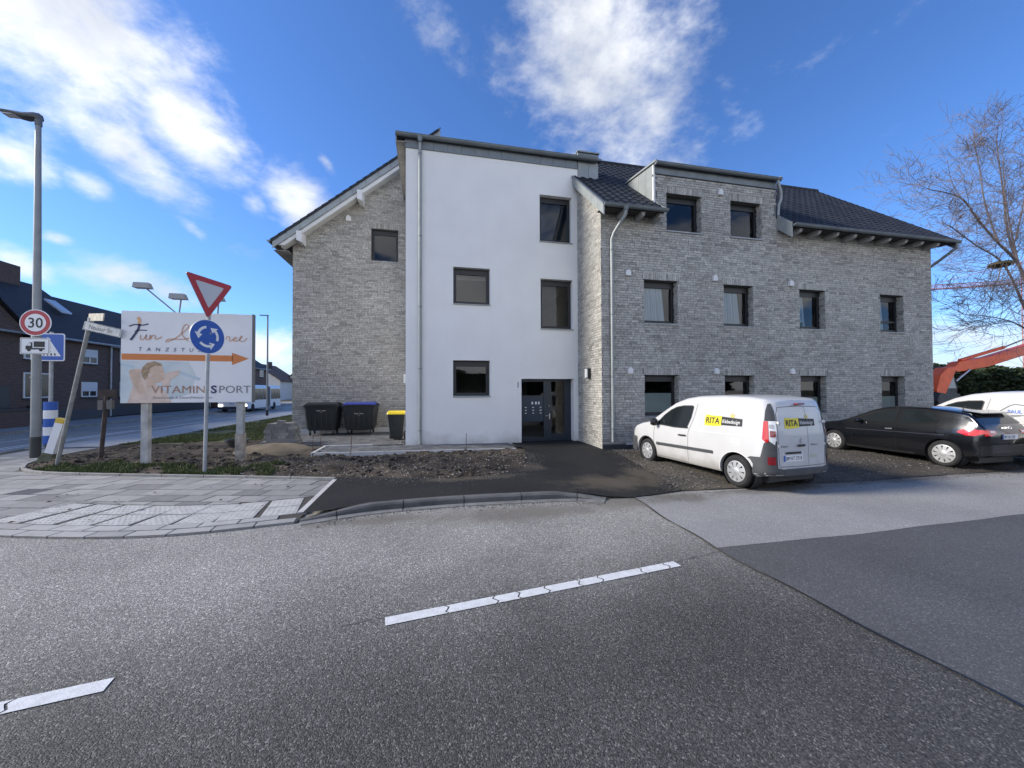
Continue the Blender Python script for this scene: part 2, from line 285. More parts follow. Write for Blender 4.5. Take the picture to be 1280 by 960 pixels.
def empty(name, loc, label, cat, group=None, rz=0):
    o = bpy.data.objects.new(name, None); COL.objects.link(o); o.location = loc; o.rotation_euler = (0, 0, rz); o.empty_display_size = .2
    return tag(o, label, cat, group)
def copy_tree(o, parent=None):
    c = o.copy(); COL.objects.link(c); c.parent = parent
    for ch in o.children: copy_tree(ch, c)
    return c
def struct(o, label, cat): return tag(o, label, cat, kind='structure')
def clip(sub, box):                # Sutherland-Hodgman, box = convex polygon ccw
    out = list(sub)
    for i in range(len(box)):
        a, b = box[i], box[(i + 1) % len(box)]; inp, out = out, []
        if not inp: break
        def side(p): return (b[0] - a[0]) * (p[1] - a[1]) - (b[1] - a[1]) * (p[0] - a[0])
        for j, p in enumerate(inp):
            q = inp[j - 1]; sp, sq = side(p), side(q)
            if (sp >= 0) != (sq >= 0):
                t = sq / (sq - sp); out.append((q[0] + (p[0] - q[0]) * t, q[1] + (p[1] - q[1]) * t))
            if sp >= 0: out.append(p)
    r = []
    for p in out:
        if not r or math.hypot(p[0] - r[-1][0], p[1] - r[-1][1]) > 1e-4: r.append(p)
    if len(r) > 1 and math.hypot(r[0][0] - r[-1][0], r[0][1] - r[-1][1]) < 1e-4: r.pop()
    return r
def area(p): return .5 * abs(sum(p[i - 1][0] * p[i][1] - p[i][0] * p[i - 1][1] for i in range(len(p)))) if len(p) > 2 else 0
def inside(p, poly):
    c = False
    for i in range(len(poly)):
        a, b = poly[i - 1], poly[i]
        if (a[1] > p[1]) != (b[1] > p[1]) and p[0] < (b[0] - a[0]) * (p[1] - a[1]) / (b[1] - a[1]) + a[0]: c = not c
    return c
def smooth_line(pts, step=.25):
    out = []
    P = [pts[0]] + list(pts) + [pts[-1]]
    for i in range(1, len(P) - 2):
        a, b, c, d = [Vector(q) for q in P[i - 1:i + 3]]; n = max(2, int((c - b).length / step))
        for k in range(n):
            t = k / n; out.append(tuple(.5 * ((2 * b) + (c - a) * t + (2 * a - 5 * b + 4 * c - d) * t * t + (3 * b - a - 3 * c + d) * t ** 3)))
    out.append(tuple(pts[-1])); return out
def walk(line, d):                  # point and direction at arc length d along a 2D polyline
    for i in range(len(line) - 1):
        a, b = Vector(line[i][:2]), Vector(line[i + 1][:2]); l = (b - a).length
        if d <= l or i == len(line) - 2: t = (b - a) / l; return a + t * d, t
        d -= l
def length(line): return sum((Vector(line[i + 1][:2]) - Vector(line[i][:2])).length for i in range(len(line) - 1))
def text_geo(s, size, shear=0, bold=0, align='LEFT', space=1):
    c = bpy.data.curves.new('t', 'FONT'); c.body = s; c.size = size; c.shear = shear; c.offset = bold; c.align_x = align; c.space_character = space; c.resolution_u = 3
    o = bpy.data.objects.new('t', c); COL.objects.link(o); dg = bpy.context.evaluated_depsgraph_get(); me = o.evaluated_get(dg).to_mesh()
    v = [(p.co.x, p.co.y) for p in me.vertices]; f = [tuple(p.vertices) for p in me.polygons]; o.evaluated_get(dg).to_mesh_clear()
    bpy.data.objects.remove(o); bpy.data.curves.remove(c); return v, f
def text(name, s, size, fn, m, parent, world=True, **kw):
    v, f = text_geo(s, size, **kw); b = MB(); b.add([fn(*p) for p in v], f); return b.build(name, m, parent, world)
def stroke2d(pts, w):               # flat ribbon polygons along a 2D polyline
    P = [Vector(p) for p in pts]; Lv, Rv = [], []
    for i, p in enumerate(P):
        d = (P[min(i + 1, len(P) - 1)] - P[max(0, i - 1)]).normalized(); n = Vector((-d.y, d.x)); ww = w[i] if isinstance(w, (list, tuple)) else w
        Lv.append(p + n * ww / 2); Rv.append(p - n * ww / 2)
    return [(tuple(Lv[i]), tuple(Lv[i + 1]), tuple(Rv[i + 1]), tuple(Rv[i])) for i in range(len(P) - 1)]

# ------------------------------------------------------------------ ground, roads
g = MB().quad((-400, -400, -.06), (400, -400, -.06), (400, 600, -.06), (-400, 600, -.06)).build('ground', M('rough_ground', (.10, .105, .06), .95, var=.35, vs=.6, col2=(.17, .14, .09)))
struct(g, 'dull rough ground around the road and building', 'ground')
ROADM = asphalt('road_asphalt', (.021, .020, .0178), (.100, .096, .087), 112, .66, .22, pale_y=(2.2, 4.8, 3.5), white=.93, bump=.7, spec=.32, stain=(.15, .132, .105), stain_pts=[(3.2, 6.0, 1.8, .6), (1.5, 5.75, 2.5, .55), (-.8, 5.9, 1.5, .3)])
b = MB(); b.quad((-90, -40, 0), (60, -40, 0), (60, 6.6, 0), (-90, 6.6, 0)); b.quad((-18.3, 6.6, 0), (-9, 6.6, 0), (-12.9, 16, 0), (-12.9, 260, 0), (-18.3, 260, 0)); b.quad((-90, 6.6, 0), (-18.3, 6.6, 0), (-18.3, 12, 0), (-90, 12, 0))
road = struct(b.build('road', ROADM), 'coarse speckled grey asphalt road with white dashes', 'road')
# resurfaced lane to the right of the seam: worn pale strip and darker smooth strip
def seam_x(y): return 3.40 + .05 * math.sin(y * 1.3) + .02 * math.sin(y * 4.7) + (.10 * max(0, y - 5.3) ** 1.5)
ys = [1.2 - 30 + i * .5 for i in range(56)] + [-1 + i * .15 for i in range(49)]
ys = sorted(y for y in ys if y <= 6.18)
def ymid(x): return 3.97 + .03 * math.sin(x * .9) + .015 * math.sin(x * 3.1)
def strip(name, m, y0, y1, z, label):
    b = MB(); yy = [y for y in ys if y0 < y < y1]; xs = [seam_x(y0)] + [4.5 + i for i in range(40)] + [60]
    poly = [(seam_x(y), y) for y in [y0] + yy + [y1]]
    far = [(x, y1 + (.06 * math.sin(x * 1.1) + .04 * math.sin(x * 2.9) if y1 > 5 else ymid(x) - 3.97)) for x in [4.2 + i * .6 for i in range(60)]]
    near = [(x, (ymid(x) if y0 > 3 else y0)) for x in [4.2 + i * .6 for i in range(60)]]
    if y0 > 3: poly[0] = (seam_x(3.97), 3.97)
    pts = [p + (z,) for p in poly + far + [(60, far[-1][1]), (60, near[-1][1])] + near[::-1]]
    return struct(b.quad(*pts).build(name, m), label, 'road')
lane_pale = strip('road_lane', asphalt('asphalt_pale', (.20, .196, .186), (.29, .284, .27), 130, .8, .14, stain=(.10, .088, .07), stain_pts=[(4.3, 6.0, 1.3, .55), (6.5, 6.08, 2.5, .42), (9.5, 6.1, 3, .38), (13.5, 6.12, 3.5, .3)], white=.97, bump=.3), 3.98, 6.16, .005, 'pale worn asphalt strip along the gravel parking strip')
lane_dark = strip('road_lane', asphalt('asphalt_dark', (.052, .0515, .051), (.102, .101, .098), 120, .68, .16, white=.965, bump=.4), -28, 3.965, .005, 'darker smooth asphalt lane right of the tar seam')
b = MB()
sy = [-3 + i * .06 for i in range(153)]
for i in range(len(sy) - 1):
    y0, y1 = sy[i], sy[i + 1]; wd = .012 + .010 * abs(math.sin(y0 * 3.3))
    b.quad((seam_x(y0) - wd, y0, .009), (seam_x(y0) + wd * .6, y0, .009), (seam_x(y1) + wd * .6, y1, .009), (seam_x(y1) - wd, y1, .009))
b.build('tar_seam', M('tar', (.012, .012, .013), .35), road)
# white dashes, broken by cracks
PAINT = M('road_paint', (.66, .66, .65), .6, var=.10, vs=14, bump=.2, bs=90)
def dash(p0, p1, wd, cuts, endcut=0):
    p0, p1 = Vector(p0), Vector(p1); d = (p1 - p0); ln = d.length; d.normalize(); n = Vector((-d.y, d.x))
    cs = [0] + cuts + [1]
    for i in range(len(cs) - 1):
        a, e = cs[i] * ln + (.008 if i else 0), cs[i + 1] * ln - (.008 if i < len(cs) - 2 else 0); pts = []
        for k in range(5):
            t = k / 4; j = .02 * math.sin(7 * t + i * 3) if i else 0; pts.append(p0 + d * (a + j) + n * (wd * (t - .5)))
        for k in range(5):
            t = 1 - k / 4; j = .02 * math.sin(7 * t + (i + 1) * 3) if i < len(cs) - 2 else 0; pts.append(p0 + d * (e + j) + n * (wd * (t - .5)))
        MB().quad(*[(p.x, p.y, .006) for p in pts]).build('road_marking', PAINT, road)
dash((-.355, 3.31), (2.64, 3.705), .118, [.17, .315, .39, .485, .60, .68, .845, .955])
dash((-4.6, 2.56), (-2.03, 3.0), .125, [.35, .82])
# crack line beside the dash
b = MB(); pts = []
for i in range(90):
    t = i / 89; x = -.7 + t * 4.1; y = 3.26 + .132 * (x + .355) + .11 + .02 * mnoise.noise((x * 5, 1, 0)) + .03 * mnoise.noise((x * 1.7, 4, 0)); pts.append((x, y))
for q in stroke2d(pts, [.003 + .010 * max(0, mnoise.noise((i * .3, 7, 2))) for i in range(90)]): b.quad(*[p + (.0035,) for p in q])
b.build('crack', M('crack_black', (.02, .02, .02), .9), road)
# side street: edge lines and dashes, far pavement
b = MB(); b.quad((-13.75, 14.6, .006), (-13.6, 14.6, .006), (-13.6, 120, .006), (-13.75, 120, .006)); b.build('edge_line', PAINT, road)
b = MB(); b.quad((-14.1, 14.0, .006), (-13.95, 14.0, .006), (-13.95, 22, .006), (-14.1, 22, .006)); b.build('edge_line', PAINT, road)
for i in range(14):
    y = 17 + i * 6; MB().quad((-15.75, y, .006), (-15.63, y, .006), (-15.63, y + 3, .006), (-15.75, y + 3, .006)).build('road_marking', PAINT, road)
fp = MB().box(-21.7, -18.3, 12, 260, -.05, .11).build('far_pavement', M('pavement_grey', (.27, .27, .265), .85, var=.12, vs=1.5)); struct(fp, 'grey pavement across the side street before the brick houses', 'pavement')
for i in range(30):
    y = 12.2 + i * 1.5; MB().box(-18.3, -18.15, y, y + 1.485, -.05, .125).build('kerb_stone', CONC, fp)

# ------------------------------------------------------------------ pavement on the near corner
EDGE = smooth_line([(-13, 18), (-12.95, 15.2), (-12.0, 12.0), (-9.8, 8.9), (-7.6, 7.20), (-5.5, 6.32), (-3.5, 5.86), (-1.86, 6.02)], .2)
BED = smooth_line([(-10.25, 40), (-10.4, 18), (-10.45, 14.2), (-10.25, 12.7), (-9.85, 11.9), (-9.2, 11.2), (-8.22, 10.68), (-5.86, 9.92), (-3.8, 9.28), (-1.90, 8.66)], .3)
pv = MB().quad(*[(x, y, .023) for x, y in EDGE + BED[::-1]]).build('pavement', M('joint_sand', (.05, .046, .04), .95, var=.2, vs=8)); struct(pv, 'grey slab pavement on the corner with ribbed tactile strip', 'pavement')
def off(line, d):
    out = []
    for i, p in enumerate(line):
        a, c = Vector(line[max(0, i - 1)]), Vector(line[min(len(line) - 1, i + 1)]); t = (c - a).normalized(); out.append((p[0] - t.y * d, p[1] + t.x * d))
    return out
E1, E2, E3, E4 = off(EDGE, .19), off(EDGE, .38), off(EDGE, .44), off(EDGE, 1.36)
EL = length(EDGE)
SLABM = [M('slab_a', (.265, .262, .25), .85, var=.10, vs=5, bump=.2, bs=90), M('slab_b', (.30, .296, .282), .85, var=.10, vs=5, bump=.2, bs=90), M('slab_c', (.23, .228, .22), .85, var=.10, vs=5, bump=.2, bs=90), M('slab_d', (.175, .173, .167), .85, var=.12, vs=5, bump=.2, bs=90)]
DARKSLAB = M('slab_dark', (.055, .058, .065), .7)
TACT = M('tactile_white', (.44, .434, .41), .8, var=.16, vs=6, bump=.15, bs=90)
# kerb stones laid flat at the crossing, two rows
def along(line, d0, d1, w0, w1, z0, z1, name, m, parent):
    b = MB(); ks = max(1, int((d1 - d0) / .4)); top = []; bot = []
    for k in range(ks + 1):
        p, t = walk(line, d0 + (d1 - d0) * k / ks); n = Vector((-t.y, t.x)); top.append(p + n * w0); bot.append(p + n * w1)
    poly = [tuple(q) for q in top] + [tuple(q) for q in bot[::-1]]; b.prism(poly, 'z', z0, z1); return b.build(name, m, parent, bevel=.006)
d = EL - .02
KST = [M('kerb_a', (.34, .335, .32), .8, var=.12, vs=5, bump=.15, bs=80), M('kerb_b', (.29, .287, .275), .8, var=.12, vs=5, bump=.15, bs=80), M('kerb_c', (.38, .375, .355), .8, var=.12, vs=5, bump=.15, bs=80)]
while d > 8.0:
    l = .5
    for row in (0, 1):
        s = d - (.25 if row else 0)
        along(EDGE, s - l + .008, s - .008, .01 + row * .2, .19 + row * .2, -.03, .030 + row * .004, 'kerb_stone', random.choice(KST), pv)
    d -= l
# tactile slabs with studs
def tactile_mesh(wd, dp):
    b = MB(); b.box(0, wd, 0, dp, -.03, .03); nx, ny = 6, 5
    for i in range(nx):
        for j in range(ny):
            cx, cy = (i + .5) * wd / nx, (j + .5) * dp / ny; r, s = .019, .012
            b.add([(cx - r, cy - r, .0305), (cx + r, cy - r, .0305), (cx + r, cy + r, .0305), (cx - r, cy + r, .0305), (cx - s, cy - s, .0345), (cx + s, cy - s, .0345), (cx + s, cy + s, .0345), (cx - s, cy + s, .0345)], [(4, 5, 6, 7), (0, 1, 5, 4), (1, 2, 6, 5), (2, 3, 7, 6), (3, 0, 4, 7)])
    me = bpy.data.meshes.new('tactile'); me.from_pydata(b.v, [], b.f); me.materials.append(TACT); return me
TME = tactile_mesh(.470, .436)
d = EL - .02
while d > EL - 4.6:
    p, t = walk(EDGE, d - .27); n = Vector((-t.y, t.x)); a = math.atan2(t.y, t.x)
    for row in (0, 1):
        o = bpy.data.objects.new('tactile_slab', TME); COL.objects.link(o); o.parent = pv
        q = p + n * (.42 + row * .462) - t * .2425; o.location = (q.x, q.y, random.uniform(-.003, .003)); o.rotation_euler = (random.uniform(-.004, .004), random.uniform(-.004, .004), a)
    d -= .578
# slabs
REG = [p for p in E3 if -12.9 < p[0] < -6.05 and p[1] < 15.6] + [p for p in E4 if p[0] > -5.95][:-1] + [(-1.98, 7.42), (-1.98, 8.64)] + [p for p in off(BED, -.08)[::-1] if p[1] < 15.6]
ang = R(-14); c0, s0 = math.cos(ang), math.sin(ang)
def T2(u, v): return (-6 + u * c0 - v * s0, 8 + u * s0 + v * c0)
row = -16; ns = 0
while row < 26:
    u = -9 + (.25 if row % 2 else 0)
    while u < 8:
        wd = .5 if random.random() < .8 else .75
        v0 = row * .385; gp = .011
        bx = [T2(u + gp, v0 + gp), T2(u + wd - gp, v0 + gp), T2(u + wd - gp, v0 + .385 - gp), T2(u + gp, v0 + .385 - gp)]
        pl = clip(REG, bx)
        if area(pl) > .012:
            cx = sum(q[0] for q in pl) / len(pl); cy = sum(q[1] for q in pl) / len(pl)
            mm = random.choices(SLABM, (5, 4, 3, 1))[0]
            if cx > -5.2 and cy < 8.6 and random.random() < .55: mm = SLABM[random.choice((2, 3))]
            if abs(cx + 7.23) < .25 and abs(cy - 8.82) < .18: mm = DARKSLAB
            z = .03 + random.uniform(-.003, .003); MB().prism(pl, 'z', -.03, z).build('slab', mm, pv); ns += 1
        u += wd
    row += 1
MB().quad(*[(x, y, .03) for x, y in [(-12.95, 15.6), (-10.4, 15.6), (-10.3, 18), (-10.25, 40), (-10.25, 220), (-12.9, 220), (-12.95, 40), (-12.95, 18)]]).build('pavement_run', M('pavement_far', (.36, .36, .355), .85, var=.08, vs=2), pv)
for i in range(26):
    y = 15.6 + i * 1.0; MB().box(-12.95, -12.8, y, y + .99, -.05, .05).build('kerb_stone', random.choice(KST), pv)
# right-hand border stones of the pavement
for i in range(3):
    y = 6.42 + i * .76; MB().box(-1.975, -1.85, y, y + .75, -.05, .045).build('edging_stone', CONCL, pv, bevel=.006)
# leaf litter lying on the slabs
LEAF = M('dead_leaf', (.06, .04, .025), .9)
b = MB()
for i in range(26):
    x, y = random.uniform(-7.5, -2.2), random.uniform(6.3, 8.6); a = random.uniform(0, 6.3); r = random.uniform(.02, .045)
    b.add([(x + r * math.cos(a), y + r * math.sin(a), .05), (x + .5 * r * math.cos(a + 1.6), y + .5 * r * math.sin(a + 1.6), .062), (x - r * math.cos(a), y - r * math.sin(a), .048), (x + .5 * r * math.cos(a - 1.6), y + .5 * r * math.sin(a - 1.6), .045)], [(0, 1, 2, 3)])
tag(b.build('leaf_litter', LEAF), 'few dead brown leaves scattered on the slab pavement', 'leaves', kind='stuff')
# edging of the bed
BL = length(BED); d = BL - .01
d_end = BL - 16
while d > d_end:
    along(BED, d - .99, d - .008, -.06, .01, -.08, .075, 'edging_stone', CONC, pv); d -= 1.0
# raised kerb round the driveway
KL = smooth_line([(-1.84, 6.06), (-1.2, 6.27), (-.83, 6.36), (.3, 6.44), (1.38, 6.40), (2.22, 6.33), (2.62, 6.24), (2.95, 6.05)], .12)
kl = length(KL)
kerb = empty('kerb', (-1.84, 6.06, 0), 'raised grey kerb stones curving along the fresh black asphalt', 'kerb'); kerb['kind'] = 'structure'
KD = M('kerb_dark', (.105, .103, .098), .8, var=.25, vs=4, bump=.3, bs=60)
d = 0; i = 0
def kh(t): return .018 + .092 * min(1, max(0, (t - .05) / .9)) * (1 if t < kl - .9 else max(.12, (kl - t) / .9))
while d < kl - .05:
    e = min(kl, d + (.5 if i in (0, 5) else .98)); b = MB(); ks = 6; vs = []
    for k in range(ks + 1):
        t = d + .006 + (e - d - .012) * k / ks; p, tt = walk(KL, t); n = Vector((-tt.y, tt.x)); h = kh(t)
        for w_, z_ in ((0, -.06), (.0, h - .03), (.025, h - .004), (.05, h), (.13, h), (.13, -.06)): q = p + n * w_; vs.append((q.x, q.y, z_))
    fs = [(k * 6 + j, k * 6 + (j + 1) % 6, k * 6 + 6 + (j + 1) % 6, k * 6 + 6 + j) for k in range(ks) for j in range(6)] + [(0, 1, 2, 3, 4, 5), tuple(ks * 6 + j for j in range(6))[::-1]]
    b.add(vs, fs).build('kerb_stone', KD, kerb); along(KL, d + .01, e - .01, -.16, -.006, -.03, .012, 'gutter_stone', M('gutter_grey', (.17, .167, .158), .85, var=.25, vs=5, bump=.3, bs=60), kerb); d = e; i += 1

# fresh asphalt drive to the door
DRIVEM = asphalt('fresh_asphalt', (.009, .009, .009), (.026, .026, .026), 120, .75, .3, spec=.2, stain=(.115, .095, .07), stain_pts=[(3.6, 7.1, 1.5, .9), (4.6, 7.6, .5, 1.2), (.8, 7.9, 1.6, .35), (2.3, 8.8, .6, .6)], white=.985, bump=.4)
DR = [tuple(p) for p in off(KL, .13)] + [(3.5, 6.1), (4.62, 6.3), (4.72, 6.9), (4.82, 7.5), (5.1, 8.9), (5.36, 10.4), (5.36, 10.79), (5.15, 10.79), (5.15, 13.2), (2.7, 13.2), (2.85, 11.4), (2.55, 9.9), (2.1, 8.6), (1.4, 8.05), (.4, 7.95), (-.6, 8.25), (-1.84, 8.62), (-1.84, 6.2)]
b = MB(); cell = .2
def dz(x, y):
    t = max(0, min(1, (y - 6.4) / 5)); z0 = .085 if x < 2.5 else max(.022, .085 - (x - 2.5) * .07)
    return z0 + (.10 - z0) * t + .012 * mnoise.noise((x * .8, y * .8, 3))
for i in range(-10, 28):
    for j in range(30, 67):
        x, y = i * cell, j * cell; pl = clip(DR, [(x, y), (x + cell, y), (x + cell, y + cell), (x, y + cell)])
        if area(pl) > 1e-4: b.quad(*[(p[0], p[1], dz(*p)) for p in pl])
drive = struct(b.build('driveway', DRIVEM, smooth=True), 'fresh black asphalt drive with mud stains leading to the front door', 'driveway')

# soil bed
SOIL = [p for p in off(BED, .02)] + [(-1.86, 8.62), (-.6, 8.2), (.4, 7.9), (1.4, 8.0), (2.15, 8.55), (2.6, 9.9), (2.85, 11.4), (2.6, 11.45), (-3.12, 11.45), (-3.3, 11.9), (-3.5, 13.0), (-5.2, 13.4), (-5.4, 16.9), (-5.6, 40)]
def sz(x, y):
    p = Vector((x, y, 0)); ed = pdist(x, y, _dr2); e = min(1, max(0, min(inset(x, y), .5, ed) / .5))
    z = .05 + .05 * e + .035 * max(0, 1 - ed / .35) + e * (.10 * mnoise.noise(p * .9) + .06 * mnoise.noise(p * 2.6) + .05 * mnoise.noise(p * 6.1))
    if y > 15: z = .07 + .02 * mnoise.noise(p * 1.2) + max(0, (1 - (y - 15))) * (z - .07)
    return max(z, .02)
_dr2 = [Vector(p) for p in ((-1.86, 8.62), (-.6, 8.2), (.4, 7.9), (1.4, 8.0), (2.15, 8.55), (2.6, 9.9), (2.85, 11.4))]
def pdist(x, y, L2):
    q = Vector((x, y)); best = 9
    for i in range(len(L2) - 1):
        a, ab = L2[i], L2[i + 1] - L2[i]; t_ = max(0, min(1, (q - a).dot(ab) / ab.length_squared)); best = min(best, (a + ab * t_ - q).length)
    return best
_bed2 = [Vector(p) for p in off(BED, .02)]
def inset(x, y):
    q = Vector((x, y)); best = 9
    for i in range(0, len(_bed2) - 1):
        a, c = _bed2[i], _bed2[i + 1]
        if abs(a.y - y) > 6 and abs(a.x - x) > 6: continue
        ab = c - a; t = max(0, min(1, (q - a).dot(ab) / max(1e-6, ab.length_squared))); best = min(best, (a + ab * t - q).length)
    return min(best, 9)
SOILM = bpy.data.materials.new('soil'); SOILM.use_nodes = True; t = SOILM.node_tree; bs_ = t.nodes['Principled BSDF']; bs_.inputs['Roughness'].default_value = .95; bs_.inputs['Specular IOR Level'].default_value = .2
co = N(t, 'ShaderNodeTexCoord').outputs['Object']; n = N(t, 'ShaderNodeTexNoise'); n.inputs['Scale'].default_value = 1.1; n.inputs['Detail'].default_value = 9; n.inputs['Roughness'].default_value = .68; L(t, co, n.inputs['Vector'])
rp = N(t, 'ShaderNodeValToRGB'); e = rp.color_ramp.elements; e[0].position = .34; e[0].color = (.022, .018, .014, 1); e[1].position = .72; e[1].color = (.15, .125, .098, 1); x = e.new(.5); x.color = (.060, .049, .038, 1); L(t, n.outputs[0], rp.inputs[0]); L(t, rp.outputs[0], bs_.inputs['Base Color'])
n = N(t, 'ShaderNodeTexNoise'); n.inputs['Scale'].default_value = 22; n.inputs['Detail'].default_value = 6; L(t, co, n.inputs['Vector']); bp = N(t, 'ShaderNodeBump'); bp.inputs['Distance'].default_value = .05; bp.inputs['Strength'].default_value = .9; L(t, n.outputs[0], bp.inputs['Height']); L(t, bp.outputs[0], bs_.inputs['Normal']); MATS['soil'] = SOILM
b = MB()
def grid_fill(b, poly, x0, x1, y0, y1, c, zf):
    key = {}
    nx, ny = int((x1 - x0) / c) + 1, int((y1 - y0) / c) + 1
    for i in range(nx):
        for j in range(ny):
            x, y = x0 + i * c, y0 + j * c; pl = clip(poly, [(x, y), (x + c, y), (x + c, y + c), (x, y + c)])
            if area(pl) < 1e-4: continue
            f = []
            for p in pl:
                k = (round(p[0], 3), round(p[1], 3))
                if k not in key: key[k] = len(b.v); b.v.append((p[0], p[1], zf(*p)))
                f.append(key[k])
            b.f.append(tuple(f))
near_soil = clip(SOIL, [(-12, 7.5), (4, 7.5), (4, 15.2), (-12, 15.2)])
grid_fill(b, near_soil, -10.6, 3, 7.8, 15.2, .11, sz)
far_soil = clip(SOIL, [(-12, 15.2), (4, 15.2), (4, 41), (-12, 41)])
soil = struct(b.build('soil_bed', SOILM, smooth=80), 'churned brown soil bed between pavement and building', 'soil')
b = MB(); grid_fill(b, far_soil, -10.6, -5, 15.2, 41, .6, lambda x, y: .07 + .03 * mnoise.noise((x, y, 0)))
lawn = struct(b.build('lawn', M('lawn_green', (.055, .085, .022), .95, var=.4, vs=3, col2=(.13, .12, .05)), smooth=True), 'rough grass verge beside the brick gable wall', 'lawn')
# clods and pebbles
ICO = bmesh.new(); bmesh.ops.create_icosphere(ICO, subdivisions=1, radius=1); IV = [v.co.copy() for v in ICO.verts]; IF = [tuple(v.index for v in f.verts) for f in ICO.faces]; ICO.free()
def rock(b, x, y, z, r, fl=.7):
    a = random.uniform(0, 6.3); ca, sa = math.cos(a), math.sin(a); k1, k2, k3 = random.uniform(.7, 1.3), random.uniform(.7, 1.2), random.uniform(.5, 1) * fl; vs = []
    for v in IV:
        j = random.uniform(.8, 1.15); vx, vy = v.x * k1 * r * j, v.y * k2 * r * j; vs.append((x + vx * ca - vy * sa, y + vx * sa + vy * ca, z + v.z * k3 * r * j))
    b.add(vs, IF)
b = MB()
for i in range(5200):
    x, y = random.uniform(-10, 2.8), random.uniform(7.9, 14.5)
    if not inside((x, y), near_soil) or mnoise.noise((x * .7, y * .7, 9)) < -.15: continue
    r = random.choice((.012, .018, .025, .035, .06)) * random.uniform(.7, 1.2); rock(b, x, y, sz(x, y) + r * .15, r)
tag(b.build('soil_clods', ramp_island('clods', [(.022, .018, .014), (.045, .037, .029), (.08, .067, .053), (.035, .029, .023), (.12, .102, .08)], .95, bump=.3)), 'loose clods of earth on the churned bed', 'clods', kind='stuff')
b = MB()
for i in range(1500):
    x, y = random.uniform(-4.5, 2.7), random.uniform(8, 11.4)
    if not inside((x, y), near_soil): continue
    r = random.uniform(.006, .02); rock(b, x, y, sz(x, y) + r * .5, r)
tag(b.build('pale_pebbles', ramp_island('pebbles', [(.30, .28, .24), (.45, .43, .39), (.22, .19, .15), (.55, .53, .5)], .8, bump=0)), 'small pale pebbles strewn over the soil bed', 'pebbles', kind='stuff')
# grass
GRM = ramp_island('grass_blade', [(.04, .065, .016), (.06, .09, .025), (.085, .11, .035), (.12, .12, .05)], .7, bump=0)
def blades(name, n, pick, h0, h1, label):
    b = MB(); k = 0
    while k < n:
        q = pick(); 
        if q is None: continue
        x, y, z = q; a = random.uniform(0, 6.3); h = random.uniform(h0, h1); ww = .006 + h * .05; dx, dy = math.cos(a), math.sin(a); ln = random.uniform(.1, .6) * h
        b.add([(x - dy * ww, y + dx * ww, z - .01), (x + dy * ww, y - dx * ww, z - .01), (x + dx * ln * .4 + dy * ww * .7, y + dy * ln * .4 - dx * ww * .7, z + h * .6), (x + dx * ln, y + dy * ln, z + h)], [(0, 1, 2), (0, 2, 3)]); k += 1
    return tag(b.build(name, GRM), label, 'grass', kind='stuff')
def pick1():
    d = BL - random.uniform(1.6, 7.6); p, t = walk(BED, d); n = Vector((-t.y, t.x)); q = p + n * (random.random() ** 1.5 * 1.15 + .05)
    if mnoise.noise((q.x * 1.4, q.y * 1.4, 5)) < -.10 + .40 * ((q - p).length - .4): return None
    return (q.x, q.y, sz(q.x, q.y))
blades('grass_strip', 9500, pick1, .02, .085, 'low green grass and weeds along the bed edging')
def pick2():
    x, y = random.uniform(-10.2, -5.6), 15.3 + random.random() ** 1.8 * 17
    if mnoise.noise((x * .6, y * .5, 11)) < -.25: return None
    return (x, y, .07)
blades('lawn_grass', 22000, pick2, .03, .10, 'short grass growing on the verge beside the gable')

# gravel parking strip
def gz(x, y): return .015 + .05 * min(1, max(0, (y - 6.15) / 2)) + .05 * min(1, max(0, (x - 4.6) / 3)) * min(1, max(0, (y - 6.1) / 1.2)) * .3 + .012 * mnoise.noise((x * 1.5, y * 1.5, 2)) + .008 * mnoise.noise((x * 5, y * 5, 8))
GRAV = [(4.60, 6.30), (4.70, 6.9), (4.80, 7.5), (5.08, 8.9), (5.34, 10.4), (5.34, 10.78), (18.9, 10.78), (19, 30), (60, 30), (60, 6.1)] + [(x, 6.14 + .10 * mnoise.noise((x * 1.3, 3, 3)) + .05 * mnoise.noise((x * 4, 3, 3))) for x in [59 - i * .7 for i in range(77)]]
b = MB(); grid_fill(b, clip(GRAV, [(4, 5.5), (20, 5.5), (20, 11), (4, 11)]), 4.4, 20, 5.9, 11, .16, gz); grid_fill(b, clip(GRAV, [(20, 5.5), (60, 5.5), (60, 30), (20, 30)]), 20, 60, 5.8, 30, 1.2, gz); grid_fill(b, clip(GRAV, [(18.9, 11), (20, 11), (20, 30), (18.9, 30)]), 18.9, 20, 11, 30, .6, gz)
GRAVM = asphalt('gravel_ground', (.028, .023, .018), (.085, .075, .062), 38, .8, .45, white=.95, bump=1.0, stain=(.10, .08, .055), stain_pts=[(6, 6.4, 3, .3), (10, 6.5, 3, .4), (5.2, 8, .5, 1)])
grav = struct(b.build('gravel_strip', GRAVM, smooth=True), 'damp dark gravel parking strip before the brick facade', 'gravel')
b = MB()
for i in range(4200):
    x = 4.65 + random.random() ** 1.6 * 11; y = random.uniform(6.3, 10.7)
    if not inside((x, y), GRAV): continue
    r = random.uniform(.008, .024); rock(b, x, y, gz(x, y) + r * .3, r)
tag(b.build('gravel_stones', ramp_island('gravel_stone', [(.05, .045, .04), (.09, .083, .075), (.15, .14, .13), (.07, .06, .05), (.26, .25, .235)], .75, bump=0)), 'loose grey gravel stones around the parked vehicles', 'gravel', kind='stuff')

